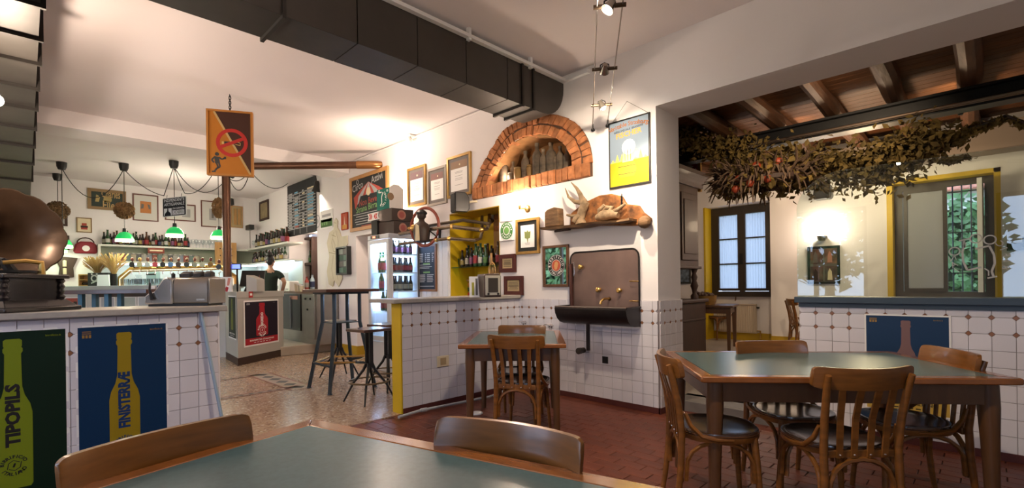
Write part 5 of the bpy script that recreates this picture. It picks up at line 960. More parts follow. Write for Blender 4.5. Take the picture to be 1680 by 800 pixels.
mbr, mbw = MB(), MB(); ed = [-.54, -.36, -.2, -.1, .1, .2, .36, .54]
for i, (a, b) in enumerate(zip(ed, ed[1:])):
    (mbw if i in (1, 3, 5) else mbr).poly([(0, H * .34), (W * a * .45, H * .22), (W * a * .75, H * .12), (W * b * .75, H * .12), (W * b * .45, H * .22)], -.0155)
for s in (-1, 1):
    mbr.poly([(s * W * .40, H * .12), (s * W * .27, H * .12), (s * W * .30, -H * .02), (s * W * .36, -H * .10)], -.0155); mbw.poly([(s * W * .27, H * .12), (s * W * .21, H * .12), (s * W * .27, -H * .0), (s * W * .30, -H * .02)], -.0155)
mbr('red_stripes', redc, t, smooth=0); mbw('white_stripes', chalkw, t, smooth=0); MB().poly(circ(0, H * .17, W * .055, 14), -.016)('opening', cream, t)
mb = put_text(put_text(MB(), 'Circo', .17, -W * .29, H * .30, -.016, .15, .01), 'Attivi', .17, W * .22, H * .36, -.016, .1, .01); annulus(mb, -W * .29, H * .39, .03, .045, -.016, 10); lines(mb, -W * .42, W * .30, [-H * (.20 + .045 * k) for k in range(5)], -.016, .012); mb('chalk_writing', chalkw, t, smooth=0)
put_text(MB(), 'Non Beve', .15, -W * .02, H * .0, -.016, .05, .01)('chalk_red', chalkr, t, smooth=0); put_text(MB(), 'Strana Birra', .15, -W * .06, -H * .11, -.016, .05, .012)('chalk_green', chalkg, t, smooth=0); lines(MB(), -W * .2, W * .1, [-H * .42], -.016, .012)('chalk_red', chalkr, t)
# brass rails and red wheel
def yz(y, *pp): return [on('y', y, *q) for q in pp]
t = thing('brass_rail', 'old brass pipework running from the wheel into the ochre hatch', 'pipework', tuple(on('y', 3.95, 700, 385))); brd = mat('worn_brass_pipe', (.36, .29, .21), .25, metal=.9, var=.2, scale=6)
A = [on('x', -5.93, 655, 384)] + yz(3.92, (705, 376), (742, 372)) + yz(4.05, (790, 377)) + yz(4.25, (799, 375), (803, 366)) + yz(4.5, (803, 352)); Bq = [on('x', -5.93, 656, 400)] + yz(3.92, (700, 395), (737, 391)) + yz(4.05, (780, 394)) + yz(4.2, (788, 391), (791, 380)) + yz(4.4, (791, 355))
Cq = yz(4.02, (688, 373), (722, 367), (760, 361)) + yz(4.2, (802, 367)) + yz(4.4, (808, 362), (809, 352))
for P_, r_, m_ in ((A, .026, brd), (Bq, .022, brd), (Cq, .022, mat('dark_brass', (.10, .075, .05), .4, metal=.7))): MB().tube(P_, r_, 8)('pipe', m_, t, world=True)
for q in yz(3.92, (742, 372), (737, 391), (716, 393)) + yz(4.05, (790, 377)): MB().ball(tuple(q), .034, 8)('joint', brass, t, world=True)
MB().tube(yz(3.92, (722, 374), (721, 393)), .018, 6)('riser', iron, t, world=True)
q = on('y', 3.86, 697, 372); t = thing('flywheel', 'red-rimmed wheel with a dark carved bust inside, on the brass rails', 'wheel', tuple(q), .25); R = on('y', 3.86, 697, 341).z - q.z
MB().ring([(R * .95 * math.cos(a * PI / 14), 0, R * math.sin(a * PI / 14)) for a in range(28)], .022, 6)('rim', mat('red_wheel_paint', (.26, .05, .025), .4), t); [MB().tube([(0, 0, 0), (R * .93 * math.cos(a), 0, R * .96 * math.sin(a))], .010, 6)('spoke', iron, t) for a in (-.6, -2.5, -1.57)]
MB().lathe([(.001, -.22), (.10, -.20), (.12, -.05), (.10, .03), (.045, .07), (.035, .10), (.06, .13), (.062, .18), (.035, .215), (.001, .22)], 12, (-.03, -.03, 0))('bust', mat('carved_bust', (.06, .035, .025), .5, var=.5, scale=10), t, 50); MB().lathe([(.075, .17), (.08, .19), (.05, .225), (.001, .235)], 12, (-.03, -.03, .0))('beret', blackp, t); MB().prism([(-.04, -.2), (.03, -.2), (.02, .0), (-.03, .03)], 'y', -.155, -.14)('apron_panel', cream, t)
MB().tube([(-.16, 0, 0), (-.30, .0, .0)], .02, 8)('axle', brass, t); MB().ball((-.20, 0, .0), .05, 8)('hub', brass, t)
# ================================================================ MENU OF TAPS, MONK, SMALL SIGNS
a, b, c_ = on('y', YW, 473, 300), on('y', YW, 519, 285), on('y', YW, 474, 389); W, H = b.x - a.x, 3.47 - c_.z; t = thing('tap_list_board', 'huge black tap list board ruled in white, high on the bar wall', 'menu board', ((a.x + b.x) / 2, YW - .004, c_.z)); MB().box(-W / 2, -.02, 0, W / 2, 0, H)('board', board, t)
mb = MB(); zr = [H * (.13 + .055 * k) for k in range(13)]
for z in zr: flatbox(mb, -W / 2, z - .008, W / 2, z + .008, -.0205)
for u in (.24, .46, .70): flatbox(mb, -W / 2 + W * u - .008, H * .02, -W / 2 + W * u + .008, H * .79, -.0205)
mb('ruled_lines', chalkw, t, smooth=0); cells = {}; blu = col((.18, .42, .60), .9)
for z in zr:
    for u0, u1, ms in ((.04, .20, (chalkw,)), (.27, .43, (blu, blu, chalkw)), (.55, .64, (chalkw, cream)), (.73, .95, (cream, blu, chalkw))):
        if random.random() < .92: flatbox(cells.setdefault(random.choice(ms).name, MB()), -W / 2 + W * u0, z + H * .014, -W / 2 + W * (u1 - random.uniform(0, .04)), z + H * .040, -.021)
for k, v in cells.items(): v('chalk_entry', bpy.data.materials[k], t, smooth=0, kind='stuff')
flatbox(MB(), -W * .22, H * .15, -W * .08, H * .18, -.0212)('red_entry', chalkr, t)
pm = [(551, 357), (548, 364), (548, 376), (541, 381), (537, 398), (539, 410), (541, 420), (537, 445), (540, 466), (546, 470), (549, 460), (556, 470), (562, 457), (561, 430), (560, 415), (571, 400), (570, 386), (560, 388), (557, 378), (554, 373), (555, 362)]
q = [on('y', YW - .01, *p_) for p_ in pm]; o_ = q[0].copy(); o_.z = min(v.z for v in q); t = thing('monk_cutout', 'tall pale wooden cut-out of a robed figure on the bar wall', 'cut-out', (o_.x, YW - .003, o_.z)); MB().prism([(v.x - o_.x, v.z - o_.z) for v in q], 'y', -.018, 0)('cutout_panel', mat('pale_carved_wood', (.66, .60, .45), .7, var=.12, scale=5), t, bevel=.003)
mb = MB()
for s in ([(549, 380), (545, 398), (548, 412), (560, 416)], [(552, 378), (556, 395), (555, 408)], [(548, 418), (545, 440), (548, 458)], [(553, 418), (552, 442), (556, 460)], [(541, 414), (560, 418)], [(549, 365), (553, 366)], [(545, 385), (552, 388)], [(547, 392), (551, 402), (549, 408)]): w_ = [on('y', YW - .01, *p_) for p_ in s]; stroke(mb, [(v.x - o_.x, v.z - o_.z) for v in w_], .012, -.0195)
mb('carved_lines', col((.36, .30, .18)), t)
t, x0, x1, z0, z1, y = hung('house_sign', 'white sign with green lower field on the bar wall, left of the red sign', 'sign', (526, 347), (547, 372), paper, .006, None, 0, paper, .012); flatbox(MB(), x0 + .02, z0 + .02, x1 - .02, (z0 + z1) / 2, y)('green_field', col((.05, .12, .03)), t); lines(MB(), x0 + .03, x1 - .03, [z1 - .10, z1 - .20], y, .05)('print', greyt, t)
mb = MB(); [flatbox(mb, x0 + .06 + k * .10, z0 + .06, x0 + .12 + k * .10, (z0 + z1) / 2 - .05, y - .001) for k in range(3)]; mb('print', chalkg, t)
q = on('y', YW - .004, 521, 363); t = thing('round_emblem', 'faint grey round emblem on the wall left of the white sign', 'emblem', tuple(q)); annulus(MB(), 0, 0, .11, .13, -.002)('ring', greyt, t); mb = annulus(MB(), 0, 0, .0, .05, -.002); mb('centre', col((.5, .5, .5)), t)
t, x0, x1, z0, z1, y = hung('enamel_sign', 'small red enamel sign with pale tower shape on the bar wall', 'sign', (562, 350), (572, 376), col((.36, .05, .02)), .015, None, 0, col((.42, .07, .025), .4), .03); k = x1 - x0; MB().poly([(x0 + k * .2, z0 + .08), (x0 + k * .8, z0 + .08), (x0 + k * .6, z1 - .2), (x0 + k * .5, z1 - .04), (x0 + k * .4, z1 - .2)], y)('tower_print', cream, t); flatbox(MB(), x0, z0, x1, z0 + .08, y)('base_print', col((.6, .3, .05)), t)
t, x0, x1, z0, z1, y = hung('shadow_box', 'black deep frame of small green pictures on the bar wall', 'picture', (558, 406), (577, 450), blackp, .03, None, 0, blackp, .09)
for r_ in range(4):
    for c_ in range(2): flatbox(MB(), x0 + .01 + c_ * (x1 - x0) / 2, z0 + .01 + r_ * (z1 - z0) / 4, x0 - .01 + (c_ + 1) * (x1 - x0) / 2, z0 - .01 + (r_ + 1) * (z1 - z0) / 4, y)('photo', (col((.12, .20, .16)), col((.30, .33, .30)), col((.05, .10, .07)), greyd)[(r_ * 3 + c_ * 2) % 4], t)
rec = bpy.data.objects['wall_back.002']; mb = MB(); y = 4.678
P_ = lambda *pp: [(on('y', y, *p_).x, on('y', y, *p_).z) for p_ in pp]
mb.poly(P_((590, 418), (604, 388), (612, 418)), y); mb('painted_roof', col((.10, .055, .03)), rec); MB().poly(P_((592, 418), (612, 418), (612, 470), (592, 470)), y - .001)('painted_house', col((.28, .17, .09)), rec); MB().poly(P_((594, 421), (599, 421), (599, 428), (594, 428)), y - .002)('painted_window', cream, rec); MB().poly(P_((595, 480), (599, 480), (599, 506), (595, 506)), y - .002)('painted_bottle', dbrown, rec)
# ================================================================ HIGH TABLE AND STOOLS
def leg4(t, m, zt, zk, r0, r1, foot=True, sw=.016):
    for k in range(4):
        a = PI / 4 + k * PI / 2; c, s = math.cos(a), math.sin(a); L = MB().tube([(c * r0, s * r0, zt), (c * r0, s * r0, zk), (c * r1, s * r1, .008)], sw, 4)('leg', m, t)
        if foot: MB().lathe([(.03, 0), (.028, .008), (.01, .012)], 10, (c * r1, s * r1, 0))('foot_pad', m, L)
p = (on('z', 0, 515, 643) + on('z', 0, 627, 633)) / 2; t = thing('high_table', 'high bar table with dark wood top and splayed blue-black legs', 'table', (p.x, p.y, 0), math.radians(0)); zt = 1.195
tc_ = dp(559, 474, 5.85); q = V((tc_.x, tc_.y, 0)); t.location = (q.x, q.y, 0); WM[t.name] = MX.Translation(t.location)
MB().box(-.33, -.33, zt - .035, .33, .33, zt)('tabletop', dwood, t, bevel=.004); MB().box(-.24, -.24, zt - .06, .24, .24, zt - .035)('under_frame', blued, t); leg4(t, blued, zt - .05, .80, .225, .40, sw=.024)
MB().ring([(.34, 0, .34), (0, .34, .34), (-.34, 0, .34), (0, -.34, .34)], .010, 6)('foot_rail', brass, t); MB().box(-.16, -.16, .79, .16, .16, .80)('brace_plate', blued, t)
for k in range(4): a = k * PI / 2; MB().tube([(.34 * math.cos(a), .34 * math.sin(a), .34), (.30 * math.cos(a + .7), .30 * math.sin(a + .7), .30)], .014, 4)('rail_bracket', blued, t)
def make_stool(loc, rz, label, group):
    t = thing('bar_stool', label, 'stool', loc, rz, group); MB().box(-.17, -.17, .745, .17, .17, .775)('seat', dwood, t, bevel=.004); MB().box(-.05, -.05, .735, .05, .05, .745)('seat_plate', iron, t)
    for sx in (-1, 1): MB().box(sx * .035 - .012, -.02, .36, sx * .035 + .012, .02, .74)('column_bar', iron, t)
    for k in range(4):
        a = PI / 4 + k * PI / 2; c, s = math.cos(a), math.sin(a); MB().tube([(c * .03, s * .03, .40), (c * .06, s * .06, .33), (c * .17, s * .17, .19), (c * .27, s * .27, 0)], [.018, .016, .013, .009], 5)('leg', iron, t)
    MB().ring([(.215 * math.cos(i * PI / 12), .215 * math.sin(i * PI / 12), .215) for i in range(24)], .010, 6)('foot_ring', mat('worn_foot_ring', (.20, .14, .08), .35, metal=.8), t); return t
for px, py, dpt, l, rz in ((605, 537, 5.15, 'front bar stool with square dark seat, by the yellow post', .1), (636, 529, 5.75, 'bar stool half hidden behind the yellow post', .2), (556, 528, 6.5, 'bar stool pushed under the high table', .0)): q = dp(px, py, dpt); put('stool', make_stool, (q.x, q.y, 0), rz, l, 'bar stools with square dark seats')
# ================================================================ BAR ISLAND
A_, B_, C_ = V((-8.40, 2.34)), V((-9.01, 3.26)), V((-9.44, 2.44)); D_ = V((-9.58, 2.93)); zi = 1.165
t = thing('bar_island', 'grey cash desk at the end of the bar carrying the red bottle poster', 'counter', (A_.x, A_.y, 0)); pts = [tuple(A_), tuple(B_), tuple(D_), tuple(C_)]
def inset(pts, k): m_ = sum((V(p_) for p_ in pts), V((0, 0))) / len(pts); return [tuple(m_ + (V(p_) - m_) * k) for p_ in pts]
MB().prism(inset(pts, .985), 'z', .12, zi - .10)('body', greyp, t, world=True); MB().prism(inset(pts, 1.0), 'z', 0, .12)('plinth', dbrown, t, world=True); MB().prism(inset(pts, 1.02), 'z', zi - .10, zi)('top_band', greyp, t, world=True, bevel=.004)
def onface(p0, p1, px, py):
    d = V((p1.x - p0.x, p1.y - p0.y, 0)).normalized(); n = V((d.y, -d.x, 0)); r_ = ray(px, py); e = V((0, 0, EYE)); o3 = V((p0.x, p0.y, 0)); s = (o3 - e).dot(n) / r_.dot(n); h = e + r_ * s; return h, d, n
h0, d, n = onface(A_, B_, 399, 493); h1, _, _ = onface(A_, B_, 456, 489); h2, _, _ = onface(A_, B_, 400, 570); m_ = (h0 + h1) / 2; Wp = (h1 - h0).length - .05; Hp = (h0.z - h2.z) - .05
poster((m_.x + n.x * .004, m_.y + n.y * .004, h2.z + .025), math.atan2(d.y, d.x), Wp, Hp, col((.012, .006, .014)), col((.34, .012, .022)), 'NIGREDO', paper, 'near-black poster with red bottle reading NIGREDO on the cash desk', bh=(.19, .965), bw=Wp * .36, mg=.025, nsize=Wp * .105, bandc=col((.34, .012, .022)), bandt=paper, corner=greyt)
h0, d, n = onface(A_, B_, 407, 479); o_ = thing('red_sticker', 'small red square sticker on the cash desk edge above the poster', 'sticker', (h0.x + n.x * .012, h0.y + n.y * .012, zi - .10), math.atan2(d.y, d.x)); MB().box(0, -.004, 0, .09, 0, .10)('sticker', col((.48, .05, .045)), o_); MB().box(.02, -.006, .035, .07, -.004, .07)('white_print', paper, o_)
h0, d, n = onface(C_, A_, 375, 499); h1, _, _ = onface(C_, A_, 388, 502); poster(((h0.x + h1.x) / 2 + n.x * .004, (h0.y + h1.y) / 2 + n.y * .004, .42), math.atan2(d.y, d.x), max(.3, (h1 - h0).length * .9), .66, dgreen, lime, 'TIPOPILS', blackp, 'small green poster with lime bottle on the shaded side of the cash desk', bh=(.19, .96), bw=.14, bandc=dgreen, bandt=paper, mg=.02)
hd = MB().prism([(0, 0), (.17, 0), (.17, .20), (.0, .27)], 'y', 0, .25)('pos_hood', greyp, t)
hd.location = (-.22, .20, zi); hd.rotation_euler = (0, 0, TH)
q = dp(413, 470, 8.15); t2 = thing('cash_register', 'black touch-screen till standing on the cash desk', 'till', (q.x, q.y, zi), TH + .3); MB().hexa([(-.18, -.02, .10), (.18, -.02, .10), (.18, .02, .08), (-.18, .02, .08)], [(-.18, .16, .36), (.18, .16, .36), (.18, .20, .34), (-.18, .20, .34)])('screen', blackp, t2, bevel=.005); MB().hexa([(-.10, -.12, 0), (.10, -.12, 0), (.10, .12, 0), (-.10, .12, 0)], [(-.05, 0, .18), (.05, 0, .18), (.05, .08, .2), (-.05, .08, .2)])('stand', blackp, t2); MB().tube([(.06, -.10, .0), (.12, .02, .26), (.18, -.08, .02)], .02, 4)('red_stand', col((.20, .05, .04)), t2)
q = dp(389, 437, 8.0); t2 = thing('customer_display', 'small blue lit customer display on a pole above the till', 'display', (q.x, q.y, zi), TH); MB().tube([(0, 0, 0), (0, 0, q.z - zi - .02)], .014, 6)('pole', blackp, t2); MB().box(-.08, -.02, q.z - zi - .05, .07, .02, q.z - zi + .05)('housing', blackp, t2, bevel=.004); MB().box(-.07, -.023, q.z - zi - .035, .06, -.02, q.z - zi + .035)('screen', emis('blue_screen', (.08, .12, .9), 2.5), t2)
q = dp(371, 468, 7.75); t2 = thing('leaflet_stand', 'white leaflets with red glass picture on the cash desk corner', 'leaflets', (q.x, q.y, zi), TH - .1); MB().box(-.08, -.01, 0, .10, .02, .24)('leaflet', paper, t2); MB().add([(-.03, -.0105, .01), (.03, -.0105, .0), (.05, -.0105, .07), (.01, -.0105, .09)], [(0, 1, 2, 3)])('red_print', col((.35, .02, .03)), t2); MB().add([(.02, -.0105, .10), (.06, -.0105, .10), (.09, -.0105, .22), (.04, -.0105, .22)], [(0, 1, 2, 3)])('pink_print', col((.60, .25, .20)), t2)
# ================================================================ BAR COUNTER, TAPS
BD = 8.5; bo = dp(270, 474, BD); K = F / BD; bar = thing('bar_counter', 'long pale bar counter with posters on its front, behind the wooden table', 'counter', (bo.x, bo.y, .0), TH); xb = lambda px: (px - 270) / K; zb = lambda py, px=270: EYE - (py - (CY - (px - CX) * .0137)) / K
zt = zb(470, 68)
MB().box(xb(66), 0, zt - .075, xb(368), .62, zt)('counter_top', mat('pale_blue_grey_slab', (.40, .45, .46), .35), bar, bevel=.004); MB().box(xb(75), .06, .0, xb(366), .56, zt - .075)('bar_front', mat('bar_front_paint', (.56, .57, .55), .5), bar); MB().box(xb(150), .045, zt - .20, xb(366), .06, zt - .085)('dark_band', dbrown, bar)
MB().box(xb(66), .05, 0, xb(82), .10, zt - .08)('end_panel', cream, bar)
for i, (p0, p1, c0, l) in enumerate(((84, 98, col((.16, .26, .36)), 'narrow blue and yellow poster at the left end of the bar front'), (101, 137, col((.40, .10, .075)), 'terracotta poster with dark figure on the bar front'), (160, 185, col((.45, .48, .52)), 'pale framed sheet on the bar front between the blue legs'), (197, 220, col((.42, .47, .44)), 'pale green sheet on the bar front right of the blue legs'), (222, 247, col((.46, .50, .52)), 'pale grey sheet on the bar front, nearest the toaster'))):
    p_ = bar.matrix_world if False else None; t2 = thing('bar_poster', l, 'poster', (bo.x + RT.x * (xb(p0) + xb(p1)) / 2 + FW.x * .054, bo.y + RT.y * (xb(p0) + xb(p1)) / 2 + FW.y * .054, zb(520)), TH); w2 = (xb(p1) - xb(p0)) / 2; h2 = zb(485) - zb(520); MB().box(-w2, -.004, 0, w2, 0, h2)('sheet', paper, t2); flatbox(MB(), -w2 + .02, .02, w2 - .02, h2 - .02, -.005)('printed_ground', c0, t2)
    if i == 1: flatbox(MB(), -.03, .02, .03, h2 - .08, -.006)('figure_print', blackp, t2)
    else: lines(MB(), -w2 + .04, w2 - .04, [h2 * .3, h2 * .5], -.006, .02)('print', greyd, t2)
# tap tower
tt = thing('tap_tower', 'gilded beer tap tower bent like a gate over the bar', 'tap tower', tuple(bo + FW * .30 + UP * (zt - bo.z)), TH); TPs = [(176, 472), (176, 455), (193, 441), (345, 437), (371, 455), (371, 473)]; P3 = [(xb(px), 0, zb(py, px) - zt) for px, py in TPs]; P3[0] = (P3[0][0], 0, 0); P3[-1] = (P3[-1][0], 0, 0)
gil = mat('gilded_tube', (.50, .27, .075), .3, metal=.7); MB().tube(P3, .048, 10)('tube', gil, tt, 50); ins = [(x * .985, -.046, z - .02) for x, _, z in P3]; MB().tube(ins, .010, 4)('light_strip', emis('tower_glow', (1, .92, .72), .3), tt)
for i, px in enumerate((202, 215, 228, 241, 254, 267, 280, 294, 307, 320, 334, 348)):
    z = zb(438, px) - zt - (0 if px < 345 else .04); x = xb(px); h = MB().tube([(x, -.04, z - .0), (x, -.075, z + .05), (x, -.085, z + .14)], [.010, .012, .008], 6)('tap_handle', brass if i % 3 else blackp, tt)
    MB().lathe([(.001, 0), (.048, 0), (.048, .015), (.001, .015)], 12, (x, -.09, z + .055), my)('badge', (blackp, col((.35, .30, .2)), col((.4, .42, .44)), col((.42, .06, .08)), blackp, col((.07, .12, .25)), dbrown, blackp, greyd, labs[0], labs[7], blackp)[i], h); MB().ball((x, -.085, z + .15), .028, 8, (1, 1, 1.3))('knob', (pinew if i == 1 else mat('tap_knob', (.12, .03, .02), .3)), h)
    MB().tube([(x, -.045, z - .04), (x, -.09, z - .05), (x, -.10, z - .12)], .010, 6)('spout', chrome, h)
def make_glass(loc, rz, label, group):
    t = thing('beer_glass', label, 'glass', loc, rz, group); MB().lathe([(.001, 0), (.026, 0), (.026, .012), (.034, .05), (.036, .12), (.034, .12), (.031, .05), (.022, .016), (.001, .014)], 12)('bowl', glassmat('tumbler_glass', (.93, .96, .97), 1.6), t, 50); return t
for k in range(11):
    for r_ in range(2): q = bo + RT * xb(190 + k * 6.4 + r_ * 3) + FW * (.16 + r_ * .09); put('glass', make_glass, (q.x, q.y, zt), 0, ORD[k] + ' tumbler from the left in the %s row under the tap tower' % ('front', 'back')[r_], 'tumblers under the tap tower')
def at(px, off, z=None): q = bo + RT * xb(px) + FW * off; return (q.x, q.y, zt if z is None else z)
straw = mat('dried_stalk', (.52, .33, .13), .8, var=.4, scale=6)
for px, l, s in ((133, 'dried wheat bunch, the left one on the bar', 1), (161, 'fuller dried wheat bunch on the bar beside the tower', 1.15)):
    t2 = thing('dried_wheat', l, 'dried flowers', at(px, .34)); MB().lathe([(.001, 0), (.05, 0), (.06, .10), (.045, .20), (.05, .22)], 12)('vase', blackp, t2); mb = MB()
    for _ in range(110): a = random.uniform(0, 6.28); r_ = random.uniform(.03, .22) * s; h = random.uniform(.22, .40) * s; mb.tube([(0, 0, .15), (r_ * .35 * math.cos(a), r_ * .35 * math.sin(a), .15 + h * .55), (r_ * math.cos(a), r_ * math.sin(a), .15 + h)], [.003, .003, .008], 3)
    mb('stalks', straw, t2, smooth=0, kind='stuff')
t2 = thing('slate_crate', 'black chalk crate with white drawing standing on the bar', 'crate', at(143, .22), TH); w2 = xb(160) - xb(143); MB().box(-w2, 0, 0, w2, .16, .24)('crate', board, t2, bevel=.004); mb = annulus(MB(), -.06, .14, .04, .065, -.003, 14); stroke(mb, [(-.12, .05), (-.02, .09), (.05, .05)], .02, -.003); stroke(mb, [(-.10, .20), (-.11, .23)], .03, -.003); stroke(mb, [(-.02, .20), (-.01, .23)], .03, -.003); mb('chalk_drawing', chalkw, t2)
t2 = thing('menu_card', 'pale leaning card on an easel at the bar edge', 'card', at(162, .08), TH); MB().hexa([(-.10, 0, 0), (.12, 0, 0), (.12, .02, 0), (-.10, .02, 0)], [(-.14, .06, .20), (.06, .06, .20), (.06, .08, .20), (-.14, .08, .20)])('card', mat('pale_card', (.62, .66, .72), .5), t2)
t2 = thing('wine_box', 'small open pine box with a dark bottle lying in it, on the bar', 'box', at(118, .3), TH); MB().holes([(-.11, 0), (.11, 0), (.11, .22), (-.11, .22)], [[(-.09, .02), (.09, .02), (.09, .11), (-.09, .11)], [(-.09, .125), (.09, .125), (.09, .20), (-.09, .20)]], 'y', -.05, .06)('box_frame', pinew, t2, smooth=0); MB().box(-.1, .05, .01, .1, .065, .21)('back', pinew, t2); MB().tube([(-.07, 0, .05), (.07, 0, .05)], .022, 8)('bottle', bgl[0], t2)
t2 = thing('glass_jar', 'glass pitcher under the left end of the tap tower', 'pitcher', at(197, .42), 0); MB().lathe([(.001, 0), (.05, 0), (.06, .05), (.055, .15), (.045, .17), (.052, .20)], 12, cap=False)('body', glassmat('tumbler_glass'), t2); MB().tube([(.055, 0, .16), (.10, 0, .14), (.10, 0, .06), (.06, 0, .04)], .008, 6)('handle', glassmat('tumbler_glass'), t2)
t2 = thing('beer_font', 'pale blue cooler box behind the taps', 'cooler', at(216, .52), TH); MB().box(-.09, -.06, 0, .09, .06, .26)('body', mat('pale_cooler', (.25, .36, .40), .4), t2, bevel=.01); MB().box(-.09, -.062, .19, .09, -.06, .22)('band', blackp, t2)
# wooden bar table in front of the counter
tp = dp(171, 477, 7.1); K2 = F / 7.1; t2 = thing('bar_table', 'long dark wood bar table on blue steel legs before the bar', 'table', (tp.x, tp.y, 0), TH + .04); zz = 1.225; MB().box(-79 / K2, -.22, zz - .058, 84 / K2, .25, zz)('tabletop', dwood, t2, bevel=.004)
for x in (-25 / K2, 16 / K2):
    for y_ in (-.12, .12): MB().box(x - .03, y_ - .03, 0, x + .03, y_ + .03, zz - .058)('leg', mat('blue_steel_leg', (.035, .10, .15), .4, metal=.2), t2)
    MB().box(x - .05, -.2, 0, x + .05, .2, .02)('foot', iron, t2)
q = tp + RT * (82 / K2); t2 = thing('salt_set', 'small white and blue table set at the end of the bar table', 'caddy', (q.x, q.y, zz), TH); MB().box(-.06, -.03, 0, .03, .03, .045)('tray', paper, t2, bevel=.006); MB().lathe([(.001, 0), (.025, 0), (.02, .05), (.001, .055)], 10, (.065, 0, 0))('shaker', col((.06, .12, .22)), t2)
# ================================================================ BACK OF THE BAR
BX = XB + .002
def bw(px, py, off=0): return on('x', XB + off, px, py)
def shelf(name, label, a, b, z, d, m):
    return tag(MB().box(XB, a, z - .04, XB + d, b, z)(name, m), label, 'shelf')
shm = mat('shelf_paint', (.55, .56, .50), .5); s1, s2 = bw(165, 400, .3), bw(372, 405, .3); sz1 = s1.z; y0 = s1.y; sz2 = bw(200, 428, .3).z
shelf('bar_shelf', 'upper pale shelf of bottles on the back wall of the bar', y0, YW - .02, sz1, .32, shm); shelf('bar_shelf', 'lower pale shelf of jars on the back wall of the bar', y0, YW - .02, sz2, .32, shm)
o_ = tag(MB().box(XB, y0 - .04, sz2 - .5, XB + .33, y0, sz1)('shelf_side', shm), 'pale upright board closing the left end of the bar shelves', 'upright')
struct('trim_8', MB().box(XB, y0, sz2 - 1.4, XB + .012, YW - .02, sz2 - .04), mat('splashback', (.42, .46, .44), .3)); MB().box(XB + .012, y0, sz2, XB + .016, YW - .02, sz1 - .04)('shelf_back', mat('olive_grey_back', (.28, .30, .23), .7), bpy.data.objects['trim_8'])
ls = tag(MB().box(XB + .20, y0 + .2, sz2 - .075, XB + .24, YW - .1, sz2 - .045)('led_strip', led), 'bright white light strip under the lower bar shelf', 'light strip'); 
rsx = on('y', YW - .3, 385, 405).x, on('y', YW - .3, 473, 399).x; rz1 = on('y', YW - .3, 450, 400).z; rz2 = on('y', YW - .3, 450, 427).z
tag(MB().box(XB + .3, YW - .32, rz1 - .04, rsx[1], YW, rz1)('bar_shelf', shm), 'upper bar shelf on the long wall, crowded with dark bottles', 'shelf'); tag(MB().box(XB + .3, YW - .32, rz2 - .03, rsx[1], YW, rz2)('bar_shelf', shm), 'lower bar shelf on the long wall above the light strip', 'shelf')
tag(MB().box(XB + .5, YW - .2, rz2 - .07, rsx[1] - .05, YW - .16, rz2 - .035)('led_strip', led), 'bright white light strip on the long wall behind the barmaid', 'light strip')
area('shelf_light', (XB + .4, (y0 + YW) / 2, sz2 - .09), (XB + .4, (y0 + YW) / 2, 0), .1, YW - y0 - .5, 5, (.78, .92, 1)); area('shelf_light_side', (-11.9, YW - .25, rz2 - .09), (-11.9, YW - .25, 0), 1.9, .1, 5, (.78, .92, 1))
struct('trim_9', MB().box(XB + .3, YW - .012, 1.1, rsx[1], YW, rz2 - .04), mat('splashback', (1, 1, 1)))
for k in range(27):
    px = 171 + k * 5.3
    q = bw(px, 399, .16); bottle((k * 5 + k // 3) % 12, (XB + .13 + (k % 2) * .08, q.y, sz1), ORD[k] + ' bottle from the left on the upper back shelf of the bar', 'bottles on the upper back shelf')
def make_wineglass(loc, rz, label, group):
    t = thing('wine_glass', label, 'glass', loc, rz, group); MB().lathe([(.001, 0), (.032, 0), (.030, .004), (.005, .008), (.004, .075), (.02, .09), (.036, .12), (.034, .18), (.028, .20)], 10, cap=False)('bowl', glassmat('tumbler_glass'), t, 50); return t
for k in range(16): q = bw(313 + k * 3.6, 402, .16); put('wine', make_wineglass, (XB + .10 + (k % 3) * .07, q.y, sz1), 0, ORD[k] + ' stemmed glass from the left on the upper back shelf of the bar', 'glasses on the upper back shelf')
for k in range(18):
    q = on('y', YW - .15, 388 + k * 2.2, 403)
    if q.x < rsx[1] - .1: put('wine', make_wineglass, (max(q.x, XB + .4), YW - .12 - (k % 2) * .09, rz1), 0, ORD[k] + ' stemmed glass from the corner on the long-wall bar shelf', 'glasses near the bar corner')
for k in range(22):
    q = on('y', YW - .15, 424 + k * 2.15, 397); o_ = bottle((k * 7 + 1) % 12, (min(q.x, rsx[1] - .06), YW - .10 - (k % 2) * .12, rz1), ORD[k] + ' bottle from the left on the upper shelf of the long bar wall', 'bottles on the upper long-wall shelf'); o_.scale = (1.22, 1.22, 1.22)
for k in range(24):
    q = on('y', YW - .15, 409 + k * 2.5, 425); bottle((k * 5 + 3) % 12, (max(XB + .45 + .08 * (k % 3), min(q.x, rsx[1] - .06)), YW - .10 - (k % 2) * .12, rz2), ORD[k] + ' bottle from the left on the lower shelf of the long bar wall', 'bottles on the lower long-wall shelf')
jm = [col((.30, .29, .26)), col((.10, .10, .11)), col((.34, .30, .22)), col((.13, .18, .17)), col((.24, .08, .06)), col((.22, .24, .28))]
def jar_kind(m):
    def fn(loc, rz, label, group):
        t = thing('tin_jar', label, 'jar', loc, rz, group); MB().lathe([(.001, 0), (.07, 0), (.072, .02), (.072, .13), (.06, .15), (.001, .15)], 12)('body', m, t, 50); MB().lathe([(.062, .15), (.065, .155), (.065, .175), (.001, .18)], 12)('lid', steel, t, 50); return t
    return fn
for k in range(17): q = bw(184 + k * 8.6, 426, .16); put('jar%d' % (k * 5 % 6), jar_kind(jm[k * 5 % 6]), (XB + .17, q.y, sz2), k, ORD[k] + ' tin or jar from the left on the lower back shelf', 'jars on the lower back shelf')
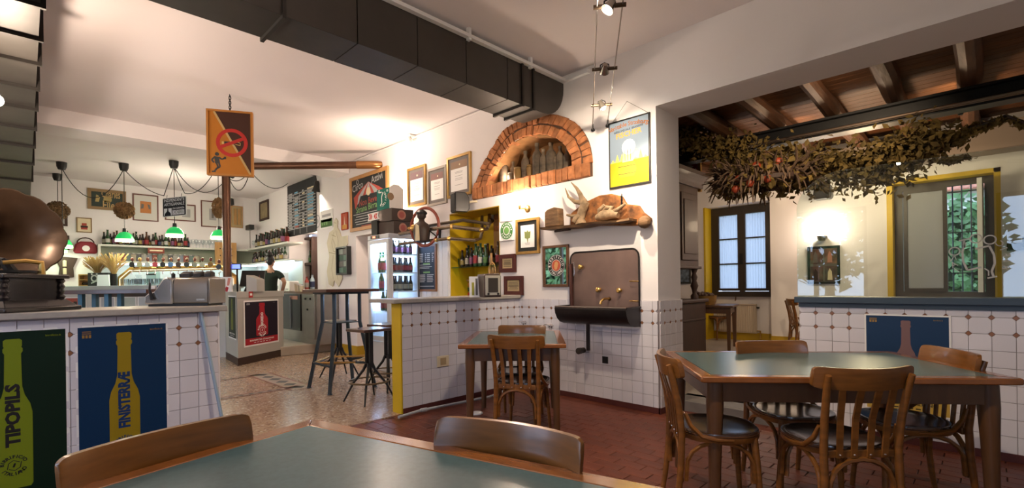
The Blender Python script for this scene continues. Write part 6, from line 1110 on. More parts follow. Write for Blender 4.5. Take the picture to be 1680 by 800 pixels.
q0, q1 = bw(241, 409, .2), bw(268, 414, .2); t = thing('wooden_plaque', 'dark red lettered board hanging under the upper bar shelf', 'board', (XB + .3, (q0.y + q1.y) / 2, q1.z - .03), PI / 2); MB().box(-(q1.y - q0.y) / 2, -.02, 0, (q1.y - q0.y) / 2, 0, .12)('board', col((.20, .045, .03)), t); lines(MB(), -.12, .12, [.06], -.021, .03)('print', cream, t)
q0, q1 = bw(355, 396, .5), bw(391, 437, .5); t = thing('pine_panel', 'upright pine board behind the copper pipe', 'panel', (XB + .352, (q0.y + q1.y) / 2, q1.z), PI / 2); MB().box(-(q1.y - q0.y) / 2, -.03, 0, (q1.y - q0.y) / 2, 0, q0.z - q1.z)('board', pinew, t); mb = MB(); [mb.ball((.12 * s, -.035, .1 + k * .16), .014, 6) for s in (-1, 1) for k in range(3)]; mb('peg', iron, t)
# framed things on the back wall
dkg = col((.035, .048, .040), .5); beige = col((.50, .45, .36))
t, x0, x1, z0, z1, y = hung('advertising_board', 'dark framed sign with gold script lettering high on the bar back wall', 'sign', (143, 308), (207, 347), mat('old_gold', (.26, .16, .07), .5), .06, None, 0, dkg, .03, XB, None, 'x'); k = x1 - x0; put_text(put_text(MB(), 'Charles', .24, k * .12, (z0 + z1) / 2 + .12, y - .001, 0, .012, k * .60), 'Eller', .26, k * .10, (z0 + z1) / 2 - .12, y - .001, 0, .012, k * .50)('lettering', col((.48, .32, .14)), t, smooth=0); mb = MB(); mb.poly([(x0 + .06, z0 + .1), (x0 + .12, z0 + .1), (x0 + .14, z1 - .1), (x0 + .08, z1 - .06)], y - .001); mb.poly(circ(x0 + .26, z0 + .16, .07, 12), y - .001); mb('ornament', col((.40, .30, .12)), t)
def wide_print(tl, br, label, fm, c1, u):
    t, x0, x1, z0, z1, y = hung('framed_print', label, 'picture', tl, br, fm, .025, col((.60, .59, .55)), .0, col((.60, .59, .55)), .025, XB, None, 'x'); w_, h = x1 - x0, z1 - z0; a, b, c_, d = x0 + w_ * u[0], x0 + w_ * u[2], z0 + h * u[1], z0 + h * u[3]; flatbox(MB(), a, c_, b, d, y - .001)('print', c1, t); return t, a, b, c_, d, y - .002
red_f = mat('red_brown_frame', (.14, .045, .035), .4)
t, a, b, c_, d, y = wide_print((217, 317), (260, 364), 'red-framed print with small orange square on wide white mount', red_f, col((.48, .19, .06)), (.26, .28, .74, .76)); mb = MB(); [mb.poly([(a + (b - a) * p_[0], c_ + (d - c_) * p_[1]) for p_ in g_], y) for g_ in (((.05, .35), (.3, .4), (.35, .75), (.12, .8)), ((.65, .78), (.88, .72), (.95, .4), (.78, .35)))]; mb('dark_shapes', greyd, t)
wide_print((270, 332), (321, 364), 'wide print partly behind the white-lettered hanging sign', red_f, greyt, (.55, .2, .85, .75)); t, a, b, c_, d, y = wide_print((329, 328), (368, 374), 'print with small grey picture on white mount left of the copper pipe', red_f, greyt, (.33, .25, .66, .72)); flatbox(MB(), a + .05, c_ + .05, b - .05, d - .05, y)('inner_print', greyd, t)
t, x0, x1, z0, z1, y = hung('carved_wood', 'pale carved wooden panel right of the copper pipe', 'panel', (378, 337), (398, 374), pinew, .02, None, 0, mat('pale_panel', (.42, .32, .17), .6), .03, XB, None, 'x'); [MB().box(x0 + (x1 - x0) * u, y - .02, z0 + .05, x0 + (x1 - x0) * u + .06, y, z1 - .05)('slat', pinew, t) for u in (.2, .6)]
t, x0, x1, z0, z1, y = hung('tin_sign', 'small cream tin sign on the back wall over the bar end', 'sign', (125, 356), (151, 382), mat('old_gold', (1, 1, 1)), .02, None, 0, cream, .02, XB, None, 'x'); lines(MB(), x0 + .05, x1 - .05, [z1 - .12, z1 - .2], y, .05)('print', redc, t); lines(MB(), x0 + .03, x1 - .03, [z0 + .1], y, .04)('print', dbrown, t)
t, x0, x1, z0, z1, y = hung('framed_print', 'small brown-framed landscape behind the left straw ball', 'picture', (88, 346), (111, 371), walnut, .04, None, 0, col((.10, .16, .15)), .025, XB, None, 'x'); flatbox(MB(), x0, z0, x1, z0 + .1, y)('foreground_print', greyt, t)
hung('framed_print', 'brown-framed pale sheet behind the green pendant lamps at left', 'picture', (86, 385), (114, 410), walnut, .04, cream, .05, col((.35, .36, .22)), .025, XB, None, 'x')
t, x0, x1, z0, z1, y = hung('framed_print', 'small dark-framed sepia print on the long bar wall', 'picture', (427, 332), (442, 359), walnut, .05, None, 0, mat('sepia_print', (.36, .28, .15), .6, var=.4, scale=8), .03)
# left end: notice board in a brown door frame, red bag, brown hide
q = bw(66, 400); t = thing('notice_board', 'brown timber frame with yellow and white notices behind the gramophone', 'notice board', (XB + .004, q.y, .9), PI / 2); MB().box(-.10, -.08, -.9, .06, 0, 1.35)('post', walnut, t, bevel=.004); MB().box(-1.2, -.02, -.9, -.10, 0, 1.35)('panel', cream, t); MB().box(-.62, -.03, .55, -.12, -.02, .88)('yellow_notice', col((.55, .58, .03)), t); MB().box(-.62, -.03, -.1, -.12, -.02, .52)('white_notice', paper, t)
q = bw(106, 457); qt = bw(106, 421); h = qt.z - q.z; t = thing('wall_hide', 'curled brown wooden board hanging on the back wall beside the wheat', 'board', (XB + .02, q.y, q.z), PI / 2); MB().prism([(-.10, .0), (.14, .03), (.13, h * .5), (.20, h * .95), (.0, h), (-.14, h * .95), (-.07, h * .5)], 'y', -.04, 0)('board', walnut, t, bevel=.01); [MB().lathe([(.03, 0), (.03, .12), (.001, .13)], 8, (.0, -.06, z))('bottle_print', cream, t) for z in (h * .2, h * .55)]
q = bw(140, 420); t = thing('red_bag', 'dark red bag with white emblem and handle on the back wall', 'bag', (XB + .1, q.y, q.z + .05), PI / 2); MB().prism([(-.17, 0), (.17, 0), (.19, .05), (.16, .19), (.08, .24), (-.08, .24), (-.16, .19), (-.19, .05)], 'y', -.09, .07)('body', col((.22, .02, .03), .4), t, bevel=.03); MB().tube([(.13 * math.cos(PI * k / 8), 0, .21 + .11 * math.sin(PI * k / 8)) for k in range(9)], .012, 6)('handle', walnut, t); MB().poly(circ(0, .10, .06, 12), -.0925)('emblem', paper, t)
# ================================================================ PENDANT LAMPS, BALLS, CORDS, HANGING SIGN
gsh = bpy.data.materials.new('green_glass_shade'); gsh.use_nodes = True; b_ = gsh.node_tree.nodes['Principled BSDF']; b_.inputs['Base Color'].default_value = (.02, .42, .10, 1); b_.inputs['Roughness'].default_value = .15; b_.inputs['Emission Color'].default_value = (.02, .75, .16, 1); b_.inputs['Emission Strength'].default_value = .28; MATS['gs'] = gsh
gbl = emis('shade_lower_glow', (.55, 1, .45), 1.1)
PEN = []
for (cx, cy, sx, sy, ball, l) in ((101, 270, 103, 399, None, 'green glass pendant lamp at far left, the higher of two'), (94, 289, 98, 407, (96, 345), 'green glass pendant lamp at far left, the lower of two'), (203, 272, 204, 389, (201, 345), 'green glass pendant lamp hung under the straw ball in front of the gold script sign'), (285, 268, 285, 381, None, 'green glass pendant lamp under the white-lettered hanging sign'), (None, None, 359, 385, (357, 341), 'green glass pendant lamp beside the copper pipe')):
    if cx: c = on('z', CZ, cx, cy - 4)
    else: c = dp(358, 300, 9.0); c.z = CZ
    dep = (c - V((0, 0, EYE))).dot(FW); p = dp(sx, sy, dep); z = p.z - .04; t = thing('pendant_lamp', l, 'lamp', (c.x, c.y, z))
    zc = CZ - z; MB().lathe([(.001, zc), (.075, zc), (.07, zc - .08), (.05, zc - .13), (.001, zc - .14)], 12)('ceiling_cup', blackp, t); MB().tube([(0, 0, zc - .12), (0, 0, .17)], .006, 5)('cord', blackp, t)
    MB().lathe([(.001, .20), (.028, .20), (.034, .13), (.034, .12)], 10)('lamp_holder', blackp, t); MB().lathe([(.035, .135), (.07, .12), (.105, .085), (.126, .04), (.134, .01), (.126, .012), (.06, .10), (.03, .12)], 18, cap=False)('shade', gsh, t, 50); MB().lathe([(.134, .01), (.139, -.035), (.134, -.037), (.127, .01)], 18, cap=False)('shade_rim', gbl, t, 50)
    MB().ball((0, 0, .02), .035, 8)('bulb', emis('pendant_bulb', (1, .95, .75), 12), t); point('pendant_light', (c.x, c.y, z - .06), 5 if cx and cx < 110 else 13, (1, .95, .74), .05); PEN.append((c, dep))
    if ball:
        q = dp(*ball, dep); zz = q.z - z; R = .17 if ball[0] < 100 else (.14 if ball[0] < 300 else .15); t2 = thing('straw_ball', {96: 'largest bristly straw ball, on the cord at far left', 201: 'round straw ball on the cord before the gold script sign', 357: 'oval straw bundle on the cord by the copper pipe'}[ball[0]], 'ornament', (c.x, c.y + .0, q.z)); mb = MB(); sc = (1, 1, 1) if ball[0] < 300 else (.6, .6, 1.25)
        mb.ball((0, 0, 0), R * .8, 12, sc)
        for _ in range(260):
            d = V((random.gauss(0, 1), random.gauss(0, 1), random.gauss(0, 1))).normalized(); p_ = V((d.x * sc[0], d.y * sc[1], d.z * sc[2])) * R * .9; a_ = d.orthogonal().normalized(); a_ = (a_ + d.cross(a_) * random.uniform(-2, 2)).normalized(); mb.tube([p_ - a_ * .04, p_ + d * .03, p_ + a_ * .04], .008, 3)
        mb('bristles', mat('dark_straw', (.20, .115, .05), .9, var=.5, scale=9) if ball[0] < 100 else mat('brown_straw', (.34, .19, .08), .9, var=.5, scale=9), t2, smooth=0, kind='stuff')
def cord(a, b, sag, label, n=12):
    t = tag(MB().tube([V(a).lerp(V(b), k / n) - UP * sag * 4 * (k / n) * (1 - k / n) for k in range(n + 1)], .007, 5)('lamp_cord', blackp), label, 'cord', None); return t
cap = [c + UP * -.10 for c, _ in PEN]; c5 = on('z', 3.46, 410, 272); d3 = PEN[3][1]
t = thing('ceiling_cup', 'black ceiling cup above the horizontal copper pipe where cords meet', 'ceiling cup', (c5.x, c5.y, CZ)); MB().lathe([(.001, 0), (.07, 0), (.065, -.08), (.04, -.13), (.001, -.14)], 12)('cup', blackp, t)
cord(cap[0], cap[2], .52, 'drooping black cord between the far left cup and the second cup'); 
sL, sR = dp(269, 321, d3 - .05), dp(303, 317, d3 + .05)
cord(cap[2], sL, .08, 'black cord from the second cup to the hanging sign'); cord(sL, cap[3], .0, 'straight black cord from the sign up to the third cup', 3); cord(cap[3], sR, .03, 'black cord from the third cup down to the right of the sign'); cord(sR, dp(350, 284, d3 + .3), .12, 'black cord from the sign towards the no smoking board'); cord(cap[3], dp(366, 300, d3 + .5), .30, 'long drooping cord from the third cup to the copper pipe'); cord(dp(378, 297, 8.0), c5 - UP * .1, .24, 'lower looping cord between copper pipe and fifth cup'); cord(dp(376, 293, 8.0), c5 - UP * .08, .10, 'upper looping cord between copper pipe and fifth cup'); cord(c5 - UP * .08, on('y', YW - .1, 474, 299), .22, 'black cord from the fifth cup to the tap list board')
dS = d3 - .05; c = dp(287, 339, dS); t = thing('hanging_sign', 'dark sign with white letters reading INDIPENDENTE ARTIGIANALE', 'sign', tuple(c), math.radians(24)); W, H = .60, .335; rp = []
for cx, cz, a0 in ((W / 2 - .02, -H / 2 + .02, -PI / 2), (W / 2 - .02, H / 2 - .02, 0), (-W / 2 + .02, H / 2 - .02, PI / 2), (-W / 2 + .02, -H / 2 + .02, PI)): rp += [(cx + .02 * math.cos(a0 + k * PI / 8), cz + .02 * math.sin(a0 + k * PI / 8)) for k in range(5)]
navy = col((.008, .011, .022), .4); MB().prism(rp, 'y', -.012, .0)('panel', mat('sign_rim_white', (.62, .64, .68), .4), t); MB().poly([(x * .96, z * .93) for x, z in rp], -.0125)('dark_ground', navy, t)
wh = col((.70, .74, .84), .5); put_text(put_text(put_text(MB(), 'INDIPENDENTE', .075, 0, .115, -.0135, 0, .01, W * .86), 'ARTIGIANALE', .075, 0, .045, -.0135, 0, .01, W * .86), 'UNA GARANZIA', .045, W * .17, -.03, -.0135, 0, .012, W * .50)('lettering', wh, t, smooth=0)
flatbox(MB(), -W * .08, -.14, W * .42, -.062, -.013)('light_band', wh, t); put_text(MB(), 'INDIPENDENTE BIRRA!', .07, W * .17, -.101, -.0136, 0, .008, W * .47)('lettering', navy, t, smooth=0) if False else put_text(MB(), 'UNIONBIRRAI', .085, W * .17, -.101, -.0136, 0, .008, W * .46)('lettering', navy, t, smooth=0)
flatbox(MB(), -W * .44, -.145, -W * .11, -.02, -.013)('light_square', wh, t); MB().poly([(-W * .41, -.145), (-W * .40, -.11), (-W * .31, -.07), (-W * .295, -.02), (-W * .255, -.02), (-W * .24, -.07), (-W * .15, -.11), (-W * .14, -.145)], -.0136)('bottle_print', navy, t, smooth=0)
for x, q in ((-.20, sL), (.17, sR)): MB().tube([(x, -.005, H / 2 - .01), (x + .01, -.005, H / 2 + .05)], .004, 5)('hook', iron, t)
q = bw(380, 333, .3); t = thing('wall_spot', 'small black wall spotlight right of the copper pipe', 'spotlight', (XB, q.y, q.z), 0); MB().tube([(0, 0, 0), (.22, 0, .02)], .02, 6)('arm', blackp, t); MB().lathe([(.03, 0), (.07, .02), (.06, .16), (.02, .18)], 10, (.25, .0, -.05))('head', blackp, t)
q = on('y', YW - .25, 410, 377); t = thing('bottle_scale', 'small black camera on a thin pole above the corner glasses', 'camera', (q.x, q.y, rz1)); MB().tube([(0, 0, 0), (0, 0, q.z - rz1)], .012, 6)('pole', steel, t); MB().box(-.14, -.06, q.z - rz1, .14, .06, q.z - rz1 + .12)('body', blackp, t, bevel=.01)
point('bar_back_fill', (-11.2, 2.2, 2.5), 30, (1, .86, .68), .2)  # added fill behind the bar, a bare point with no lamp modelled
# ================================================================ STEEL COUNTER, NOOK
cy = 3.72; a, b = on('y', cy, 447, 479), on('y', cy, 519, 478); zf = .165; t = thing('steel_fridge_counter', 'stainless under-counter fridge with dark door beside the cash desk', 'fridge', ((a.x + b.x) / 2, cy, zf)); W = b.x - a.x; h = a.z - zf - .02
MB().box(-W / 2, .01, .0, W / 2, .40, h)('body', steel, t); MB().box(-W / 2 - .02, -.02, h, W / 2 + .02, .42, h + .03)('worktop', mat('brown_worktop', (.16, .09, .05), .4), t); MB().box(-W / 2 + .0, -.015, .22, W * .18, .01, h - .02)('door', mat('dark_door', (.022, .020, .018), .4), t, bevel=.004); MB().box(-W * .05, -.018, h - .12, W * .13, -.015, h - .05)('label_strip', pinkm, t)
MB().box(W * .22, -.015, .10, W * .47, .01, h - .02)('drawer_panel', steel, t, bevel=.004); [MB().lathe([(.02, 0), (.018, .02), (.001, .02)], 10, (x, -.015, z), my)('knob', iron, t) for x, z in ((W * .30, h - .10), (W * .40, h - .10), (W * .34, h - .30))]; MB().tube([(-W * .02, -.03, .25), (-W * .02, -.03, h - .08)], .010, 6)('handle', steel, t)
wz = zf + h + .03
for px, w_, hh, m_, l, nm in ((479, .26, .22, paper, 'white napkin box on the steel counter by the barmaid', 'napkin_box'), (462, .30, .42, whitep, 'white dispenser against the wall behind the barmaid', 'dispenser')): q = on('y', cy + .2, px, 475); t = thing(nm, l, 'box', (q.x, q.y, wz)); MB().box(-w_ / 2, -.1, 0, w_ / 2, .1, hh)('box_body', m_, t, bevel=.02); MB().box(-w_ * .3, -.102, hh * .15, w_ * .3, -.1, hh * .3)('slot', greyt, t)
for k, px in enumerate((487, 491, 495)):
    q = on('y', cy + .12, px, 476); t = thing('paper_cup_stack', ('left', 'middle', 'right')[k] + ' one of three pale cup stacks on the steel counter', 'cups', (q.x, q.y, wz), 0, 'cup stacks'); MB().lathe([(.035, 0), (.045, .16 - .02 * k), (.047, .17 - .02 * k), (.001, .17 - .02 * k)], 12)('stack', cream, t); MB().lathe([(.047, .15 - .02 * k), (.049, .155 - .02 * k), (.047, .165 - .02 * k)], 12, cap=False)('rim', paper, t)
nk = on('y', 4.6, 502, 395), on('y', 4.6, 520, 470); t = thing('spirits_cabinet', 'dark red wall cabinet of spirits lit warm in the bar nook', 'cabinet', ((nk[0].x + nk[1].x) / 2, 4.69, nk[1].z - .1)); W, H = nk[1].x - nk[0].x + .02, nk[0].z - nk[1].z + .15; MB().holes([(-W / 2, 0), (W / 2, 0), (W / 2, H), (-W / 2, H)], [[(-W / 2 + .05, .05), (W / 2 - .05, .05), (W / 2 - .05, H * .48), (-W / 2 + .05, H * .48)], [(-W / 2 + .05, H * .53), (W / 2 - .05, H * .53), (W / 2 - .05, H - .05), (-W / 2 + .05, H - .05)]], 'y', -.20, 0)('cabinet_frame', walnut, t, smooth=0); MB().box(-W / 2 + .02, -.02, .02, W / 2 - .02, -.0, H - .02)('back', mat('warm_cabinet_back', (.45, .22, .08), .6), t)
for k in range(6):
    bottle((4, 3, 1, 6, 11, 8)[k], (t.location.x - W * .30 + (k % 3) * W * .3, 4.69 - .12, t.location.z + (.05 if k < 3 else H * .53)), ORD[k % 3] + ' spirit bottle from the left on the %s shelf of the nook cabinet' % ('lower', 'upper')[k // 3], 'bottles in the spirits cabinet')
t = thing('nook_ledge', 'wooden ledge under the spirits cabinet', 'ledge', ((nk[0].x + nk[1].x) / 2, 4.5, 1.18)); MB().box(-.28, -.2, -.04, .45, .19, 0)('plank', pinew, t); MB().box(-.25, .12, -.14, .3, .18, -.04)('bracket', pinew, t)
bk = bottle_kind(mat('clear_spirit', (.42, .52, .55), .15), labs[6], labs[6], .05, .32, .6); q = on('y', 4.4, 511, 470); bk((q.x, 4.42, 1.18), 0, 'large clear spirit bottle on the nook ledge', None); q = on('y', 4.4, 502, 470); bottle_kind(col((.45, .10, .08)), labs[5], labs[1], .045, .28, .6)((q.x, 4.42, 1.18), 0, 'red and white bottle left of the clear one on the nook ledge', None)
point('nook_fill', (-10.2, 4.42, 2.25), 9, WARM, .06)  # added bare fill that warms the nook
# ================================================================ BARMAID (skin-modelled figure)
def skin(name, joints, edges, m, parent, root=0, sub=2, smooth=True, cut=None):
    me = bpy.data.meshes.new(name); me.from_pydata([j[0] for j in joints], edges, []); me.materials.append(m); o = link(name, me, parent); sk = o.modifiers.new('skin', 'SKIN'); o.modifiers.new('sub', 'SUBSURF').levels = sub; o.modifiers[-1].render_levels = sub; sk.use_smooth_shade = True
    for i, j in enumerate(joints): v = me.skin_vertices[0].data[i]; r_ = j[1]; v.radius = r_ if isinstance(r_, tuple) else (r_, r_); v.use_root = (i == root)
    return o
pq = dp(444, 470, 9.4); sd = mat('skin_tone', (.46, .24, .15), .5); t = thing('person', 'woman with dark pinned-up hair in dark green T-shirt, hand on hip, seen from behind', 'person', (pq.x, pq.y, .165), math.radians(56))
# local: faces +y, x to her right ... built standing, right arm bent with the hand on the hip
J = [((0, 0, .92), (.12, .10)), ((0, .01, 1.08), (.105, .085)), ((0, 0, 1.24), (.125, .095)), ((0, -.01, 1.35), (.10, .07)), ((0, 0, 1.42), (.048, .048)), ((0, .01, 1.47), (.048, .05)), ((0, .02, 1.53), (.068, .08)), ((0, .015, 1.60), (.072, .088)), ((0, .01, 1.655), (.055, .065)),
     ((.155, -.01, 1.335), (.05, .05)), ((.27, -.06, 1.17), (.040, .040)), ((.20, .05, 1.00), (.030, .032)), ((.165, .08, .97), (.026, .03)),
     ((-.155, 0, 1.335), (.05, .05)), ((-.21, .05, 1.10), (.040, .040)), ((-.14, .26, 1.06), (.030, .03)), ((-.12, .33, 1.06), (.026, .03)),
     ((.085, 0, .84), (.085, .09)), ((.095, .02, .48), (.058, .06)), ((.10, -.01, .09), (.040, .042)), ((.105, .12, .04), (.036, .03)), ((-.085, 0, .84), (.085, .09)), ((-.095, .02, .48), (.058, .06)), ((-.10, -.01, .09), (.040, .042)), ((-.105, .12, .04), (.036, .03)), ((0, .095, 1.52), (.018, .02)), ((0, .075, 1.47), (.022, .016))]
E_ = [(0, 1), (1, 2), (2, 3), (3, 4), (4, 5), (5, 6), (6, 7), (7, 8), (3, 9), (9, 10), (10, 11), (11, 12), (3, 13), (13, 14), (14, 15), (15, 16), (0, 17), (17, 18), (18, 19), (19, 20), (0, 21), (21, 22), (22, 23), (23, 24), (6, 25), (6, 26)]
for hx, hy, hz, dx in ((.165, .08, .97, 1), (-.12, .33, 1.06, -1)):
    hb = len(J) - (0); wi = 12 if dx == 1 else 16
    for f in range(5):
        a = len(J); 
        if dx == 1: p0, p1, p2 = (.150, .10 + f * .014, .965 - f * .010), (.125, .125 + f * .010, .95 - f * .012), (.105, .135 + f * .006, .935 - f * .012)
        else: p0, p1, p2 = (-.135 + f * .014, .365, 1.07), (-.138 + f * .014, .405 - abs(f - 2) * .006, 1.06), (-.135 + f * .013, .43 - abs(f - 2) * .01, 1.04)
        J += [(p0, .010), (p1, .009), (p2, .007)]; E_ += [(wi, a), (a, a + 1), (a + 1, a + 2)]
body = skin('body', J, E_, sd, t)
tee = mat('dark_green_cotton', (.012, .020, .013), .9); jean = mat('black_trousers', (.012, .012, .016), .9)
skin('t_shirt', [((0, 0, .86), (.145, .12)), ((0, .01, 1.06), (.125, .105)), ((0, 0, 1.24), (.145, .112)), ((0, -.01, 1.345), (.118, .085)), ((0, -.005, 1.385), (.075, .065)), ((.155, -.01, 1.335), (.072, .07)), ((.235, -.045, 1.22), (.062, .062)), ((-.155, 0, 1.335), (.072, .07)), ((-.195, .03, 1.20), (.062, .062))], [(0, 1), (1, 2), (2, 3), (3, 4), (3, 5), (5, 6), (3, 7), (7, 8)], tee, t)
skin('trousers', [((0, 0, .93), (.135, .112)), ((.085, 0, .84), (.10, .10)), ((.095, .02, .48), (.075, .075)), ((.10, -.01, .10), (.06, .06)), ((-.085, 0, .84), (.10, .10)), ((-.095, .02, .48), (.075, .075)), ((-.10, -.01, .10), (.06, .06))], [(0, 1), (1, 2), (2, 3), (0, 4), (4, 5), (5, 6)], jean, t)
hairm = mat('dark_hair', (.012, .008, .007), .5, var=.4, scale=30, bump=.4, bscale=60); mb = MB(); mb.ball((0, -.012, 1.615), .088, 14, (.93, 1.05, .98)); mb.ball((0, -.055, 1.56), .062, 12, (1, .8, 1.1)); mb.ball((0, -.06, 1.70), .058, 12, (1.15, 1, .9)); mb('hair', hairm, t, 60)
for s in (-1, 1): MB().ball((s * .03, .098, 1.575), .012, 8)('eye', paper, t); MB().ball((s * .078, .0, 1.56), .02, 8, (.5, 1, 1.3))('ear', sd, t); MB().ball((s * .10, .05, .03), .05, 8, (.9, 2.2, .7))('shoe', blackp, t)
MB().ball((0, .100, 1.515), .016, 8, (1.6, .6, .5))('mouth', col((.30, .08, .07)), t)
# ================================================================ FAR ROOM
cx0 = -3.75; t = thing('dresser', 'tall dark walnut dresser with turned columns in the far room', 'dresser', (-3.55, 6.9, FZ)); Y0, Y1, XF = -.55, .74, .25
MB().box(-.40, Y0 - .08, 0, XF + .06, Y1 + .06, .80)('base_cabinet', walnut, t, bevel=.01); MB().box(-.42, Y0 - .12, .80, XF + .10, Y1 + .10, .85)('base_top', walnut, t, bevel=.012); MB().box(-.40, Y0 - .06, .52, XF + .075, Y1 + .04, .55)('moulding', walnut, t, bevel=.006)
MB().box(-.40, Y0, 1.36, XF - .02, Y1, 2.62)('upper_cabinet', walnut, t, bevel=.008); MB().box(-.40, Y0, .85, -.34, Y1, 1.36)('back_board', walnut, t); MB().box(XF - .02, Y0 + .06, 1.46, XF, .06, 2.50)('door', walnut, t, bevel=.006); MB().box(XF - .02, .12, 1.46, XF, Y1 - .06, 2.50)('door', walnut, t, bevel=.006)
[MB().box(XF, a + .07, 1.56, XF + .012, b - .07, 2.40)('door_panel', walnut, t, bevel=.008) for a, b in ((Y0 + .06, .06), (.12, Y1 - .06))]
MB().prism([(XF - .02, 2.62), (XF + .02, 2.62), (XF + .04, 2.70), (XF + .13, 2.78), (XF + .14, 2.84), (-.4, 2.84), (-.4, 2.62)], 'y', Y0 - .1, Y1 + .1)('cornice', walnut, t, bevel=.006); MB().box(-.4, Y0 - .03, 1.33, XF + .02, Y1 + .03, 1.37)('shelf_moulding', walnut, t, bevel=.008)
for y in (Y0 + .10, Y1 - .08): MB().lathe([(.055, .85), (.06, .90), (.03, .94), (.04, 1.0), (.062, 1.06), (.035, 1.14), (.05, 1.20), (.03, 1.26), (.055, 1.33)], 12, (XF - .06, y, 0))('turned_column', walnut, t, 50)
a = on('y', 8.1, 1150, 508), on('y', 8.1, 1192, 508); t = thing('small_table', 'dark wood table in the far room holding a brass basin', 'table', (a[0].x - .35, 7.75, FZ), math.radians(12)); W = .95; MB().box(0, 0, .70, W, .75, .735)('tabletop', tablel, t, bevel=.006); MB().box(.06, .05, .60, W - .06, .70, .70)('apron', tablel, t); [MB().hexa([(x - .022, y - .022, 0), (x + .022, y - .022, 0), (x + .022, y + .022, 0), (x - .022, y + .022, 0)], [(x - .036, y - .036, .70), (x + .036, y - .036, .70), (x + .036, y + .036, .70), (x - .036, y + .036, .70)])('leg', tablel, t) for x in (.07, W - .07) for y in (.07, .68)]
q = t.matrix_basis @ V((.45, .3, .735)); t2 = thing('brass_basin', 'brass basin of dried cones on the far room table', 'basin', (t.location.x + .42, t.location.y + .32, FZ + .737)); MB().lathe([(.001, 0), (.17, 0), (.19, .05), (.20, .15), (.21, .155), (.19, .15), (.17, .06), (.001, .05)], 18)('basin', mat('dull_brass', (.34, .20, .06), .35, metal=.8), t2); mb = MB(); [mb.ball((random.uniform(-.12, .12), random.uniform(-.12, .12), .14 + random.uniform(0, .05)), .045, 6) for _ in range(18)]; mb('cones', walnut, t2, kind='stuff')
q = on('z', FZ, 1172, 560); put('chair', make_chair, (q.x - .1, q.y + .5, FZ), math.radians(150), 'dark chair behind the far room table, under the window', 'varnished bistro chairs with slatted backs')
q = dp(1310, 540, 7.6); put('chair', make_chair, (q.x + .12, q.y, FZ), math.radians(-60), 'dark chair in the far room at the end of the tiled half wall', 'varnished bistro chairs with slatted backs')
a, b = on('y', FY + .27, 1176, 499), on('y', FY + .27, 1241, 547); t = thing('radiator', 'cream panel radiator below the curtained window', 'radiator', ((a.x + b.x) / 2, FY + .32, b.z)); W, H = b.x - a.x, a.z - b.z; rm = mat('radiator_cream', (.62, .52, .40), .4); MB().box(-W / 2, -.03, 0, W / 2, .0, H)('panel', rm, t); [MB().box(-W / 2 + .01 + k * (W - .02) / 20, -.045, .02, -W / 2 + .01 + k * (W - .02) / 20 + (W - .02) / 34, -.03, H - .02)('fin', rm, t, bevel=.004) for k in range(20)]; MB().box(-W / 2, -.05, H, W / 2, .0, H + .015)('top_grille', rm, t); MB().tube([(W / 2, -.02, .05), (W / 2 + .06, -.02, .05), (W / 2 + .06, -.02, -.1)], .014, 6)('valve_pipe', brass, t); MB().tube([(W / 2, -.02, H - .05), (W / 2 + .05, -.02, H - .05)], .016, 6)('vent_valve', iron, t)
p = on('y', FY, 1351, 391); t = thing('wall_uplight', 'small grey wall uplighter over the four-part photo frame', 'lamp', (p.x, FY, p.z)); MB().lathe([(.001, -.05), (.05, -.04), (.075, .0), (.08, .04), (.06, .04)], 14, (0, -.09, 0), cap=False)('bowl', steel, t); MB().box(-.03, -.04, -.03, .03, 0, .03)('wall_plate', steel, t); MB().ball((0, -.09, .03), .03, 8)('bulb', bulb, t); point('uplight_light', (p.x, FY - .13, p.z + .14), 14, WARM, .05)
t, x0, x1, z0, z1, y = hung('photo_frame', 'dark frame holding four photos under the wall uplighter', 'picture', (1325, 405), (1379, 465), blackp, .035, None, 0, greyd, .03, FY); k, h = x1 - x0, z1 - z0
for i, (u, v, c_) in enumerate(((0, .52, (.22, .10, .06)), (.52, .52, (.30, .16, .10)), (0, 0, (.20, .10, .08)), (.52, 0, (.16, .09, .07)))): flatbox(MB(), x0 + k * u + .01, z0 + h * v + .01, x0 + k * (u + .48), z0 + h * (v + .46), y)('photo', mat('photo_print_%d' % i, c_, .4, var=.7, scale=9, col2=(.04, .02, .02)), t); MB().poly([(x0 + k * (u + .12), z0 + h * (v + .05)), (x0 + k * (u + .30), z0 + h * (v + .05)), (x0 + k * (u + .28), z0 + h * (v + .30)), (x0 + k * (u + .2), z0 + h * (v + .40)), (x0 + k * (u + .14), z0 + h * (v + .28))], y - .001)('photo_shape', (greyd, pinkm, dbrown, cream)[i], t)
p = on('y', FY - .15, 1352, 328); t = thing('loudspeaker', 'black loudspeaker hanging from the boxing in the far room', 'loudspeaker', (p.x, FY - .2, p.z)); MB().prism([(-.11, 0), (.11, 0), (.13, .05), (.11, .22), (.06, .27), (-.06, .27), (-.11, .22), (-.13, .05)], 'y', -.10, .08)('cabinet', blackp, t, bevel=.02); MB().tube([(0, .0, .26), (0, .02, .36), (.04, .1, .40)], .012, 6)('bracket', iron, t)
